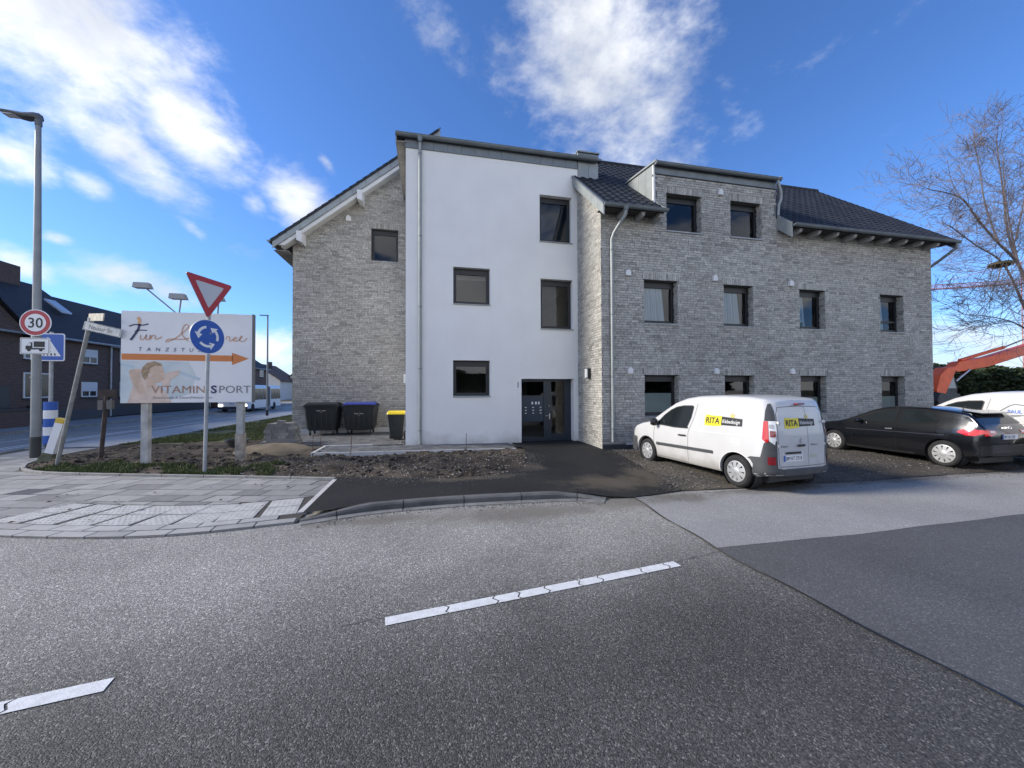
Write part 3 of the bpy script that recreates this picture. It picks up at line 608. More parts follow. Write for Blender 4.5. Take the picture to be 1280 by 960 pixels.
b = MB()
for i in range(2600):
    k = random.random()
    if k < .4:
        p, t_ = walk([tuple(q) for q in _dr2], random.uniform(0, 6.6)); n_ = Vector((-t_.y, t_.x)); q = p - n_ * abs(random.gauss(0, .22)); z = dz(q.x, q.y)
    elif k < .7:
        p, t_ = walk([(4.62, 6.3), (4.82, 7.5), (5.1, 8.9), (5.36, 10.4)], random.uniform(0, 4.2)); q = p + Vector((random.gauss(-.08, .16), 0)); z = dz(q.x, q.y)
    elif k < .85:
        p, t_ = walk(KL, random.uniform(.2, kl)); n_ = Vector((-t_.y, t_.x)); q = p - n_ * (.15 + abs(random.gauss(0, .12))); z = .004
    else:
        q = Vector((random.uniform(3.3, 13), 6.12 - abs(random.gauss(0, .18)))); z = .006
    r = random.uniform(.004, .013); rock(b, q.x, q.y, z + r * .4, r)
tag(b.build('grit', MATS['gravel_stone']), 'fine grit spilled along kerb, drive and road edge', 'grit', kind='stuff')

# paved strip before the white front and paved bin yard
PAVE = [M('paver_a', (.10, .103, .108), .8, var=.15, vs=9), M('paver_b', (.135, .137, .14), .8, var=.15, vs=9), M('paver_c', (.08, .083, .09), .8, var=.15, vs=9)]
ps = MB().box(-3.1, 2.62, 11.45, 12.69, -.02, .10).build('paved_strip', MATS['joint_sand']); struct(ps, 'dark grey paver strip along the foot of the white front', 'paving')
def strip_z(x): return .175 - .0125 * (x + 3.1)
pm = []
for mm in PAVE:
    q = MB(); q.box(-.097, .097, -.097, .097, -.06, 0); me = bpy.data.meshes.new('paver'); me.from_pydata(q.v, [], q.f); me.materials.append(mm); pm.append(me)
for j in range(6):
    for i in range(28):
        x = -3.0 + i * .2 + (.1 if j % 2 else 0)
        if x > 2.55: continue
        o = bpy.data.objects.new('paver', random.choice(pm)); COL.objects.link(o); o.parent = ps; o.location = (x, 11.58 + j * .2, strip_z(x) + random.uniform(-.002, .002))
for i in range(6):
    x = -3.14 + i * .96; b = MB(); b.add([(x, 11.41, -.02), (x + .95, 11.41, -.02), (x + .95, 11.47, -.02), (x, 11.47, -.02), (x, 11.41, strip_z(x) + .012), (x + .95, 11.41, strip_z(x + .95) + .012), (x + .95, 11.47, strip_z(x + .95) + .012), (x, 11.47, strip_z(x) + .012)], [(0, 3, 2, 1), (4, 5, 6, 7), (0, 1, 5, 4), (1, 2, 6, 5), (2, 3, 7, 6), (3, 0, 4, 7)]); b.build('edging_stone', CONCL, ps)
MB().box(-3.18, -3.11, 11.41, 12.8, -.02, .192).build('edging_stone', CONCL, ps)
yard = MB().box(-5.35, -.75, 12.72, 16.88, -.02, .12).build('bin_yard', MATS['joint_sand']); struct(yard, 'dark paved bin yard against the brick gable wall', 'paving')
b = MB()
for j in range(20):
    for i in range(24):
        x, y = -5.3 + i * .2 + (.1 if j % 2 else 0), 12.85 + j * .2
        if x < -.85 and not (y < 13.3 and x < -3.2): b.box(x - .095, x + .095, y - .095, y + .095, .11, .17 + random.uniform(-.003, .003))
b.build('pavers', ramp_island('yard_paver', [(.08, .083, .09), (.13, .132, .135), (.10, .103, .108), (.16, .16, .16)], .8), yard, kind='stuff')
MB().box(-3.2, -1.75, 12.74, 12.81, 0, .195).build('edging_stone', CONCL, yard)

# ------------------------------------------------------------------ apartment building
YF, YW, YL = 10.813, 12.70, 16.90         # brick wing front, white stair block front, gable wall
XA, XB, XW = 5.17, 18.82, -.74
BLD = empty('apartment_building', (5.17, 10.813, 0), 'new three-storey apartment building of grey brick with white stair block', 'building')
def bricks(b, a0, a1, z0, z1, P, holes=(), ok=None, course=.0755, seed=0):
    rnd = random.Random(seed); i = int(z0 / course); H = course - .011
    while (i + .2) * course < z1:
        zb, zt = max(z0, i * course), min(z1, i * course + H); zm = (zb + zt) / 2; iv = [(a0, a1)]
        for h0, h1, g0, g1 in holes:
            if g0 < zm < g1:
                nv = []
                for s, e in iv:
                    if h1 <= s or h0 >= e: nv.append((s, e)); continue
                    if s < h0: nv.append((s, h0))
                    if e > h1: nv.append((h1, e))
                iv = nv
        st = a0 - rnd.choice((0, .0625, .125, .1875, .22))
        x = st
        while x < a1:
            ln = .25 if rnd.random() < .86 else .125
            for s, e in iv:
                p, q = max(x, s + (.0 if s == a0 else .004)), min(x + ln - .011, e)
                if q - p > .03 and (ok is None or ok((p + q) / 2, zm)): brick(b, p, q, zb, zt, P, rnd.uniform(-.002, .003))
            x += ln
        i += 1
def brick(b, p, q, zb, zt, P, j=0):
    b.add([P(p, zb, 0), P(q, zb, 0), P(q, zt, 0), P(p, zt, 0), P(p, zb, .012 + j), P(q, zb, .012 + j), P(q, zt, .012 + j), P(p, zt, .012 + j)], [(4, 5, 6, 7), (0, 1, 5, 4), (1, 2, 6, 5), (2, 3, 7, 6), (3, 0, 4, 7)])
def soldier(b, a0, a1, z, P, h=.235):
    n = max(1, round((a1 - a0) / .0755)); w_ = (a1 - a0) / n
    for i in range(n): brick(b, a0 + i * w_ + .005, a0 + (i + 1) * w_ - .005, z + .006, z + h, P, random.uniform(-.002, .003))
def wall(b, a0, a1, z0, z1, holes, P, depth):
    xs = sorted({a0, a1} | {v for h in holes for v in h[:2] if a0 < v < a1}); zs = sorted({z0, z1} | {v for h in holes for v in h[2:] if z0 < v < z1})
    for i in range(len(xs) - 1):
        for k in range(len(zs) - 1):
            cx, cz = (xs[i] + xs[i + 1]) / 2, (zs[k] + zs[k + 1]) / 2
            if any(h[0] < cx < h[1] and h[2] < cz < h[3] for h in holes): continue
            for dd in (0, -depth): b.quad(P(xs[i], zs[k], dd), P(xs[i + 1], zs[k], dd), P(xs[i + 1], zs[k + 1], dd), P(xs[i], zs[k + 1], dd))
    for h in holes:
        x0, x1, g0, g1 = h
        for (p, q) in (((x0, g0), (x0, g1)), ((x1, g0), (x1, g1)), ((x0, g1), (x1, g1)), ((x0, g0), (x1, g0))):
            b.quad(P(*p, 0), P(*q, 0), P(*q, -depth), P(*p, -depth))
PF = lambda a, z, d: (a, YF - d, z)
PS = lambda a, z, d: (XA - d, a, z)
PL = lambda a, z, d: (a, YL - d, z)
PWh = lambda a, z, d: (a, YW - d, z)
cols = dict(A=(6.60, 7.82), B=(9.53, 10.70), C=(12.60, 13.73), D=(16.25, 17.38))
WF = [(x0, x1, 1.06, 2.355) for x0, x1 in cols.values()] + [(x0, x1, 4.005, 5.375) for x0, x1 in cols.values()]
WD = [(7.43, 8.72, 6.996, 8.208), (9.83, 11.08, 6.996, 8.208)]
ROOFZ = lambda y: 7.39 + (y - 10.31) * .869
# front of the brick wing
b = MB(); wall(b, XA, XB, -.1, 6.9, WF, PF, .32); wall(b, XA, 7.02, 6.9, 7.75, [], PF, .32); wall(b, 11.65, XB, 6.9, 7.75, [], PF, .32); wall(b, 7.02, 11.65, 6.9, 8.80, WD, PF, .32)
b.quad((XA, YF, -.1), (XA, 20.2, -.1), (XA, 20.2, 7.7), (XA, 15.5, 11.8), (XA, YF, 7.75)); b.quad((XB, YF, -.1), (XB, 20.2, -.1), (XB, 20.2, 7.7), (XB, 15.5, 11.8), (XB, YF, 7.75)); b.quad((XA, 20.2, -.1), (XB, 20.2, -.1), (XB, 20.2, 7.7), (XA, 20.2, 7.7))
wing_wall = b.build('brick_wing_wall', MORTAR, BLD); wing_wall['label'] = 'mortar-grey wall of the long brick wing'
hol = WF + WD; sol = [(h[0] - .03, h[1] + .03, h[3], h[3] + .24) for h in hol]
okF = lambda a, z: z < 7.72 or 7.02 <= a <= 11.65
b = MB(); bricks(b, XA + .0, XB, .24, 8.76, PF, hol + sol, okF, seed=1)
for s in sol: soldier(b, s[0], s[1], s[2], PF)
for h in hol:     # brick lining of the jambs and of the lintel
    bricks(b, YF - .008, YF + .205, h[2], h[3], lambda a, z, d, X=h[1]: (X - d, a, z), seed=int(h[0] * 10)); bricks(b, YF - .008, YF + .205, h[2], h[3], lambda a, z, d, X=h[0]: (X + d, a, z), seed=int(h[0] * 10) + 1)
b.build('front_bricks', BRICK, wing_wall, kind='stuff')
b = MB(); bricks(b, YF - .012, YW, .10, 8.9, PS, (), lambda a, z: z < ROOFZ(a) - .25, seed=2); b.build('side_bricks', BRICK, wing_wall, kind='stuff')
b = MB(); bricks(b, YF, 15, .24, 7.7, lambda a, z, d: (XB + d, a, z), seed=4); b.build('end_bricks', BRICK, wing_wall, kind='stuff')
# plinth
MB().box(XA + .01, XB, YF - .03, YF, -.1, .20).build('plinth', M('plinth_black', (.035, .037, .04), .7, var=.2, vs=6), wing_wall); MB().box(5.95, XB, YF - .035, YF - .0305, .20, .235).build('plinth_trim', WHITEP, wing_wall)
# floors inside
b = MB()
for z in (.0, 2.75, 5.7): b.box(XA + .35, XB - .05, YF + .34, 20.1, z, z + .2); b.box(XW + .35, XA - .05, YW + .45, 20, z, z + .2)
b.box(11.9, 12.0, YF + .34, 20, 0, 7.5); b.box(8.9, 9.0, YF + .34, 20, 0, 7.5); b.box(14.9, 15, YF + .34, 20, 0, 7.5); b.box(XA + .35, XB - .05, 15.4, 15.5, 0, 9)
b.build('inner_floors', ROOM, BLD)

# white stair block
WW = [(.78, 2.01, 4.78, 6.0), (.77, 2.0, 1.70, 2.89), (3.79, 4.97, 4.04, 5.78), (3.77, 4.95, 7.1, 8.73)]
DOOR = (3.09, 4.99, .10, 2.28)
b = MB(); wall(b, XW, XA + .02, -.1, 9.80, WW + [DOOR], PWh, .38)
b.quad((XW, YW, -.1), (XW, 20, -.1), (XW, 20, 9.8), (XW, YW, 9.8)); b.quad((XW, 20, -.1), (XA, 20, -.1), (XA, 20, 9.8), (XW, 20, 9.8))
stair = b.build('white_stair_wall', RENDERW, BLD); stair['label'] = 'white rendered stair block wall'
# zinc fascia, panel by panel
for i in range(13):
    x0 = XW - .03 + i * (XA - XW + .03) / 13; x1 = XW - .03 + (i + 1) * (XA - XW + .03) / 13
    MB().box(x0 + .004, x1 - .004, YW - .035, YW - .003, 9.78, 10.06).build('fascia_panel', ZINC, stair)
b = MB(); b.box(XW - .32, XA + .88, YW - .16, 17.0, 10.10, 10.17); b.box(XW - .30, XA, YW - .03, 17, 10.06, 10.10); wr = b.build('flat_roof', ZINC, BLD)
MB().box(XW - .31, XW - .27, YW - .14, 16.3, 9.86, 10.095).build('roof_edge_board', M('soffit_grey', (.20, .20, .20), .6), wr); MB().box(XW - .268, XW - .001, YW - .1, 16.3, 9.90, 9.93).build('soffit', M('soffit_wood', (.24, .23, .22), .7, var=.2, vs=4), wr)
for i in range(2): MB().box(XA + .03 + i * .39, XA + .41 + i * .39, YW - .02, 15, 9.2, 10.095).build('zinc_cheek', ZINCL, wr)
MB().box(XA + .03, XA + .83, YW + .02, YW + .9, 10.172, 10.42).build('zinc_cap', ZINC, wr, bevel=.02)
MB().box(XA + .0, XA + .86, YW - .03, YW + .95, 10.422, 10.47).build('zinc_cap_lid', ZINCL, wr, bevel=.01)
def gutter(name, x0, x1, y, z, r=.075, parent=BLD, m=ZINC):
    b = MB(); n = 10
    for rr, flip in ((r, 1), (r - .008, -1)):
        k = len(b.v)
        for x in (x0, x1):
            for j in range(n + 1): t = math.pi + math.pi * j / n; b.v.append((x, y + rr * math.cos(t), z + rr * math.sin(t)))
        for j in range(n): b.f.append((k + j, k + j + 1, k + n + 2 + j, k + n + 1 + j))
    b.tube([(x0, y - r, z), (x1, y - r, z)], .012, 6)
    for x in (x0, x1): b.add([(x, y + r * math.cos(math.pi + math.pi * j / n), z + r * math.sin(math.pi + math.pi * j / n)) for j in range(n + 1)], [tuple(range(n + 1))])
    return b.build(name, m, parent, smooth=True)
gutter('gutter', XW - .30, XA + .72, YW - .16, 10.13, .085)
b = MB(); b.tube([(-.29, YW - .16, 10.05), (-.29, YW - .12, 9.92), (-.29, YW - .065, 9.75), (-.29, YW - .065, .16)], .052, 12); dp = b.build('downpipe', ZINCL, BLD, smooth=True); dp['label'] = 'pale zinc downpipe on the white stair block'
for z in (9.6, 6.9, 4.6, 2.6, .6): MB().lathe([(.06, z - .02), (.06, z + .02)], (-.29, YW - .065, 0), 'z', 12).build('pipe_clamp', ZINC, dp, smooth=True)
MB().lathe([(.058, 0), (.095, .13), (.095, .17)], (-.29, YW - .16, 9.93), 'z', 14).build('hopper', ZINC, dp, smooth=True)
# house number, lamp
v, f = text_geo('1', .27); MB().add([(2.90 + p[0], YW - .012, 1.98 + p[1]) for p in v], f).build('house_number', INK, stair)

# tiled roof
def tiles(b, O, U, V, Nn, nu, nv, tw, tl, skip=None, lift=.024):
    prof = [(0, .0), (.12, .022), (.3, .034), (.48, .022), (.62, .004), (.8, -.008), (1.0, .0)]
    for j in range(nv):
        for i in range(nu):
            if skip and skip(i, j): continue
            k = len(b.v)
            for vv, up in ((j * tl - .012, lift), ((j + 1) * tl, .004)):
                for u, h in prof: b.v.append(tuple(O + U * ((i + u) * tw) + V * vv + Nn * (h + up)))
            for u, h in prof: b.v.append(tuple(O + U * ((i + u) * tw) + V * (j * tl - .012) + Nn * (h + up - .02)))
            n = len(prof)
            for q in range(n - 1): b.f.append((k + q, k + q + 1, k + n + q + 1, k + n + q)); b.f.append((k + q, k + 2 * n + q, k + 2 * n + q + 1, k + q + 1))
sl = math.atan(.869); V1 = Vector((0, math.cos(sl), math.sin(sl))); N1 = Vector((0, -math.sin(sl), math.cos(sl)))
tw = (7.05 - 5.0) / 7; tl = .335; O1 = Vector((5.0, 10.29, 7.40)); nv = int((15.52 - 10.29) / math.cos(sl) / tl) + 1
def skipR(i, j):
    x0, x1 = 5 + i * tw, 5 + (i + 1) * tw; y = 10.29 + (j + .5) * tl * math.cos(sl)
    if x0 > 7.0 and x1 < 11.80 and y < 12.55: return True
    if x0 < 5.95 and y > 12.95: return True
    return False
b = MB(); tiles(b, O1, Vector((1, 0, 0)), V1, N1, 49, nv, tw, tl, skipR); rt = b.build('roof_tiles', TILE, BLD, smooth=60, kind='stuff')
b = MB()      # roof decks
def deck(x0, x1, y0, y1):
    z0, z1 = ROOFZ(y0) - .03, ROOFZ(y1) - .03; b.add([(x0, y0, z0), (x1, y0, z0), (x1, y1, z1), (x0, y1, z1), (x0, y0, z0 - .1), (x1, y0, z0 - .1), (x1, y1, z1 - .1), (x0, y1, z1 - .1)], [(0, 1, 2, 3), (4, 7, 6, 5), (0, 4, 5, 1), (1, 5, 6, 2), (2, 6, 7, 3), (3, 7, 4, 0)])
deck(5.04, 7.04, 10.34, 15.5); deck(7.05, 11.64, 12.5, 15.5); deck(11.76, 19.2, 10.34, 15.5)
b.quad((5.04, 15.5, 11.88), (19.2, 15.5, 11.88), (19.2, 20.7, 7.4), (5.04, 20.7, 7.4)); b.build('roof_deck', M('roof_boards', (.10, .10, .10), .8), BLD)
b = MB()
for i in range(32): b.lathe([(.10, 0), (.13, .05), (.125, .40)], (7.1 + i * .38, 15.52, 11.92), 'x', 12)
b.build('ridge_tiles', TILE, rt, smooth=True)
# verges, eaves
def verge(x0, x1, ya, yb, name, m, drop=.26, n=5, top=.02):
    for i in range(n):
        y0 = ya + (yb - ya) * i / n + .004; y1 = ya + (yb - ya) * (i + 1) / n - .004
        MB().prism([(y0, ROOFZ(y0) + top), (y1, ROOFZ(y1) + top), (y1, ROOFZ(y1) - drop), (y0, ROOFZ(y0) - drop)], 'x', x0, x1).build(name, m, BLD)
verge(4.98, 5.02, 10.24, 12.68, 'verge_panel', ZINCL, .30, 6); verge(4.95, 5.06, 10.22, 12.68, 'verge_cap', ZINC, -.02, 1, .07)
verge(19.2, 19.26, 10.28, 15.5, 'verge_panel', ZINC, .28, 8); verge(11.70, 11.74, 10.25, 10.80, 'verge_panel', ZINCL, .42, 1, .08); verge(7.05, 7.07, 10.28, 10.80, 'verge_panel', ZINCL, .05, 1, .06)
for x0, x1 in ((5.03, 7.04), (11.75, 19.19)): MB().box(x0, x1, 10.40, YF - .013, 7.335, 7.35).build('eave_soffit', M('soffit_dark', (.06, .055, .05), .8), BLD)
for x in [5.75, 6.35, 6.95] + [12.2 + i * .78 for i in range(9)]:
    MB().prism([(10.34, 7.33), (10.34, 7.27), (10.38, 7.19), (10.46, 7.16), (10.795, 7.16), (10.795, 7.33)], 'x', x - .055, x + .055).build('rafter_tail', M('rafter_grey', (.36, .36, .35), .7), BLD)
gutter('gutter', 4.99, 7.09, 10.23, 7.36); gutter('gutter', 11.76, 19.27, 10.23, 7.36)
b = MB(); b.tube([(5.70, 10.23, 7.29), (5.70, 10.25, 7.12), (5.62, 10.45, 6.92), (5.53, 10.66, 6.70), (5.49, 10.74, 6.52), (5.49, 10.74, .30)], .05, 12); dp = b.build('downpipe', ZINCL, BLD, smooth=True); dp['label'] = 'zinc downpipe at the corner of the brick wing'
MB().lathe([(.055, 0), (.085, .08), (.085, .12)], (5.70, 10.23, 7.20), 'z', 14).build('hopper', ZINC, dp, smooth=True)
for z in (6.2, 4.2, 2.3, .7): MB().lathe([(.058, z - .02), (.058, z + .02)], (5.49, 10.74, 0), 'z', 12).build('pipe_clamp', ZINC, dp, smooth=True)
b = MB(); b.tube([(19.15, 10.23, 7.29), (19.15, 10.25, 7.12), (19.02, 10.7, 6.75), (18.90, 11.1, 6.45), (18.90, 11.2, 6.2), (18.90, 11.2, .2)], .05, 12); b.build('downpipe', ZINC, BLD, smooth=True)
# roof dormer
dm = MB().add([(7.0, 10.70, 9.06), (11.68, 10.70, 9.06), (11.68, 12.75, 9.36), (7.0, 12.75, 9.36), (7.0, 10.70, 9.12), (11.68, 10.70, 9.12), (11.68, 12.75, 9.42), (7.0, 12.75, 9.42)], [(0, 3, 2, 1), (4, 5, 6, 7), (0, 1, 5, 4), (1, 2, 6, 5), (2, 3, 7, 6), (3, 0, 4, 7)]).build('dormer_roof', ZINC, BLD)
for i in range(6):
    x0 = 7.0 + i * 4.68 / 6; MB().box(x0 + .003, x0 + .777, YF - .05, YF - .012, 8.775, 9.06).build('fascia_panel', ZINC, dm)
for X in (7.02, 11.65):
    for i in range(4):
        y0 = YF + .001 + i * .44; y1 = y0 + .43; s = -1 if X < 9 else 1
        zt = lambda y: 9.06 + (y - 10.7) * .146; zb = lambda y: ROOFZ(y) - .12
        if zb(y0) > zt(y0): continue
        y1 = min(y1, 12.6); MB().prism([(y0, zb(y0)), (y1, min(zb(y1), zt(y1) - .01)), (y1, zt(y1)), (y0, zt(y0))], 'x', X, X + s * .03).build('zinc_cheek', ZINCL, dm)
MB().box(6.97, 7.03, YF - .03, YF + .04, 7.75, 9.06).build('corner_trim', WHITEP, dm)
MB().prism([(10.62, 9.08), (12.7, 9.385), (12.7, 9.44), (10.62, 9.14)], 'x', 6.95, 6.998).build('dormer_verge', ZINCL, dm); MB().prism([(10.62, 9.08), (12.7, 9.385), (12.7, 9.44), (10.62, 9.14)], 'x', 11.682, 11.73).build('dormer_verge', ZINCL, dm)
gutter('gutter', 6.96, 11.72, 10.64, 9.06)
b = MB(); b.tube([(11.60, 10.64, 9.0), (11.62, 10.62, 8.85), (11.74, 10.66, 8.62), (11.78, 10.70, 8.40), (11.72, 10.74, 8.2), (11.72, 10.76, 7.85)], .042, 10); b.build('downpipe', ZINCL, dm, smooth=True)

# left gable
LRZ = lambda x: 7.76 + (x + 5.96) * .8186
WLf = (-2.39, -1.29, 7.36, 8.75)
b = MB(); nx = 16
wall(b, -5.40, XW + .3, -.1, 7.0, [], PL, .32)
b.quad((-5.4, YL, 7.0), (WLf[0], YL, 7.0), (WLf[0], YL, LRZ(WLf[0]) - .1), (-5.4, YL, LRZ(-5.4) - .1)); b.quad((WLf[1], YL, 7.0), (XW + .3, YL, 7.0), (XW + .3, YL, LRZ(XW + .3) - .1), (WLf[1], YL, LRZ(WLf[1]) - .1)); b.quad((WLf[0], YL, 7.0), (WLf[1], YL, 7.0), (WLf[1], YL, WLf[2]), (WLf[0], YL, WLf[2])); b.quad((WLf[0], YL, WLf[3]), (WLf[1], YL, WLf[3]), (WLf[1], YL, LRZ(WLf[1]) - .1), (WLf[0], YL, LRZ(WLf[0]) - .1))
for p, q in (((WLf[0], WLf[2]), (WLf[0], WLf[3])), ((WLf[1], WLf[2]), (WLf[1], WLf[3])), ((WLf[0], WLf[3]), (WLf[1], WLf[3])), ((WLf[0], WLf[2]), (WLf[1], WLf[2]))): b.quad(PL(*p, 0), PL(*q, 0), PL(*q, -.32), PL(*p, -.32))
b.quad((-5.4, YL, -.1), (-5.4, 27, -.1), (-5.4, 27, 8.1), (-5.4, YL, 8.1)); b.quad((-5.4, 27, -.1), (4, 27, -.1), (.4, 27, 12.7), (-5.4, 27, 8.1)); b.quad((.40, 17.0, 9), (.40, 27, 9), (.40, 27, 12.8), (.40, 17.0, 12.8)); b.quad((-.5, YL, 9.8), (.4, YL, 9.8), (.4, YL, 12.75), (-.5, YL, 12.0))
gw = b.build('gable_wall', MORTAR, BLD); gw['label'] = 'grey brick gable wall behind the bin yard'
sw = (WLf[0] - .03, WLf[1] + .03, WLf[3], WLf[3] + .24)
b = MB(); bricks(b, -5.40, XW + .25, .36, 12, PL, [WLf, sw], lambda a, z: z < LRZ(a) - .22, seed=5); soldier(b, sw[0], sw[1], sw[2], PL)
bricks(b, YL - .008, YL + .155, WLf[2], WLf[3], lambda a, z, d: (WLf[1] - d, a, z), seed=6); b.build('gable_bricks', BRICK, gw, kind='stuff')
MB().box(-5.4, XW, YL - .03, YL, -.1, .35).build('plinth', M('plinth_white', (.58, .58, .57), .8, var=.08, vs=3), gw)
sl2 = math.atan(.8186); V2 = Vector((math.cos(sl2), 0, math.sin(sl2))); N2_ = Vector((-math.sin(sl2), 0, math.cos(sl2)))
b = MB(); tiles(b, Vector((-6.0, 27.5, 7.80)), Vector((0, -1, 0)), V2, N2_, 38, 25, .2935, .335); lt = b.build('roof_tiles', TILE, BLD, smooth=60, kind='stuff')
b = MB(); b.add([(-5.96, 16.36, 7.72), (.40, 16.36, 12.93), (.40, 27.4, 12.93), (-5.96, 27.4, 7.72), (-5.96, 16.36, 7.62), (.40, 16.36, 12.83), (.40, 27.4, 12.83), (-5.96, 27.4, 7.62)], [(0, 1, 2, 3), (4, 7, 6, 5), (0, 4, 5, 1), (1, 5, 6, 2), (2, 6, 7, 3), (3, 7, 4, 0)]); b.build('roof_deck', MATS['roof_boards'], BLD)
MB().box(.36, .46, 16.3, 27.4, 12.6, 13.02).build('ridge_cap', ZINCL, lt)
for i in range(24):
    x0 = -6.02 + i * .268; x1 = x0 + .285; zz = LRZ(x0) + .015
    MB().prism([(x0, zz - .08), (x1, zz + .19 - .05), (x1, zz + .19 + .055), (x0, zz + .045)], 'y', 16.29, 16.5).build('verge_tile', TILE, lt)
nP = 13
for i in range(nP):
    x0 = -5.95 + i * 6.35 / nP + .004; x1 = -5.95 + (i + 1) * 6.35 / nP - .004
    MB().prism([(x0, LRZ(x0) - .02), (x1, LRZ(x1) - .02), (x1, LRZ(x1) - .33), (x0, LRZ(x0) - .33)], 'y', 16.32, 16.355).build('verge_panel', ZINCL, BLD)
MB().prism([(-5.75, LRZ(-5.75) - .335), (.4, LRZ(.4) - .335), (.4, LRZ(.4) - .50), (-5.55, LRZ(-5.55) - .50)], 'y', 16.37, 16.45).build('verge_rafter', WHITEP, BLD)
MB().add([(-5.7, 16.45, LRZ(-5.7) - .42), (.3, 16.45, LRZ(.3) - .42), (.3, 16.89, LRZ(.3) - .42), (-5.7, 16.89, LRZ(-5.7) - .42)], [(0, 1, 2, 3)]).build('verge_soffit', M('soffit_white', (.55, .55, .54), .6), BLD)
for x in (-5.0, -2.75): MB().prism([(x - .1, LRZ(x) - .36), (x + .1, LRZ(x) - .36), (x + .1, LRZ(x) - .80), (x - .1, LRZ(x) - .72)], 'y', 16.30 if x < -4 else 16.25, 16.88).build('purlin_end', WHITEP, BLD)
b = MB(); n = 8     # eave gutter running back
for y in (16.30, 27.4):
    for j in range(n + 1): t = math.pi + math.pi * j / n; b.v.append((-6.06 + .08 * math.cos(t), y, 7.74 + .08 * math.sin(t)))
for j in range(n): b.f.append((j, j + 1, n + 2 + j, n + 1 + j))
b.f.append(tuple(range(n + 1))); b.build('gutter', ZINC, BLD, smooth=True)
MB().box(-5.95, -5.41, 16.46, 27.3, 7.40, 7.42).build('eave_soffit', MATS['soffit_wood'], BLD)

# windows
def window(x0, x1, z0, z1, Y, dep=.15, parent=BLD, kind='plain', sill=True, bevel=.006):
    y = Y + dep; fw = .075; b = MB()
    def bars(b, a0, a1, c0, c1, w_, ya, yb):
        b.box(a0, a0 + w_, ya, yb, c0, c1); b.box(a1 - w_, a1, ya, yb, c0, c1); b.box(a0 + w_, a1 - w_, ya, yb, c0, c0 + w_); b.box(a0 + w_, a1 - w_, ya, yb, c1 - w_, c1)
    bars(b, x0, x1, z0, z1, .055, y, y + .07); b.box(x0, x1, y - .004, y + .03, z1 - .14, z1 - .002)
    bars(b, x0 + .05, x1 - .05, z0 + .05, z1 - .14, .06, y - .012, y + .06)
    w_ = b.build('window', ANTH, parent)
    gx0, gx1, gz0, gz1 = x0 + .108, x1 - .108, z0 + .108, z1 - .198
    MB().quad((gx0, y + .02, gz0), (gx1, y + .02, gz0), (gx1, y + .02, gz1), (gx0, y + .02, gz1)).build('pane', GLASS, w_)
    if sill:
        MB().add([(x0 - .01, Y - .045, z0 - .012), (x1 + .02, Y - .045, z0 - .012), (x1 + .02, y, z0 + .012), (x0 - .01, y, z0 + .012), (x0 - .01, Y - .045, z0 - .04), (x1 + .02, Y - .045, z0 - .04), (x1 + .02, y, z0 - .03), (x0 - .01, y, z0 - .03)], [(0, 1, 2, 3), (4, 7, 6, 5), (0, 4, 5, 1), (1, 5, 6, 2), (2, 6, 7, 3), (3, 7, 4, 0)]).build('sill', ZINCL if Y == YW else STEEL, w_)
    yi = y + .075
    if 'curtain' in kind:
        b = MB(); a0, a1 = (gx0 - .05, gx0 + (gx1 - gx0) * .72) if 'half' not in kind else (gx0 - .05, gx0 + (gx1 - gx0) * .4); n = 60; k = len(b.v)
        for i in range(n + 1):
            x = a0 + (a1 - a0) * i / n; yy = yi + .03 * math.sin(i * 1.1) + .012 * math.sin(i * .37)
            b.v += [(x + .10 * i / n, yy, gz0 - .05), (x - .02, yy, gz1 + .08)]
        for i in range(n): b.f.append((k + 2 * i, k + 2 * i + 2, k + 2 * i + 3, k + 2 * i + 1))
        b.build('curtain', CURT, w_, smooth=True)
    if 'film' in kind:
        fr = .62 if 'high' in kind else .45; MB().quad((gx0, y + .026, gz0), (gx1, y + .026, gz0), (gx1, y + .026, gz0 + (gz1 - gz0) * fr), (gx0, y + .026, gz0 + (gz1 - gz0) * fr)).build('frosted_film', FROST, w_)
    if 'rail' in kind:
        MB().box(x0 + .06, x1 - .06, y - .02, y + .03, z0 + .36, z0 + .43).build('transom', ANTH, w_)
    if 'plant' in kind:
        b = MB(); b.lathe([(.0, 0), (.09, 0), (.12, .16), (.0, .16)], (gx0 + .25, yi + .05, gz0 - .02), 'z', 12)
        for i in range(26):
            a, h = random.uniform(0, 6.3), random.uniform(.15, .5); b.add([(gx0 + .25, yi + .05, gz0 + .12), (gx0 + .25 + .1 * math.cos(a), yi + .05 + .08 * math.sin(a), gz0 + .12 + h), (gx0 + .27 + .13 * math.cos(a), yi + .06 + .08 * math.sin(a), gz0 + .08 + h)], [(0, 1, 2)])
        b.build('pot_plant', M('plant_green', (.05, .09, .04), .8), w_)
    return w_
kinds = ['film high', 'film', 'film', 'film', 'curtain', 'curtain', 'plant curtain half', 'curtain half rail']
for h, k in zip(WF, kinds): window(*h, YF, .21, kind=k)
for h in WD: window(*h, YF, .21)
for h in WW: window(*h, YW, .19)
window(*WLf, YL, .16)
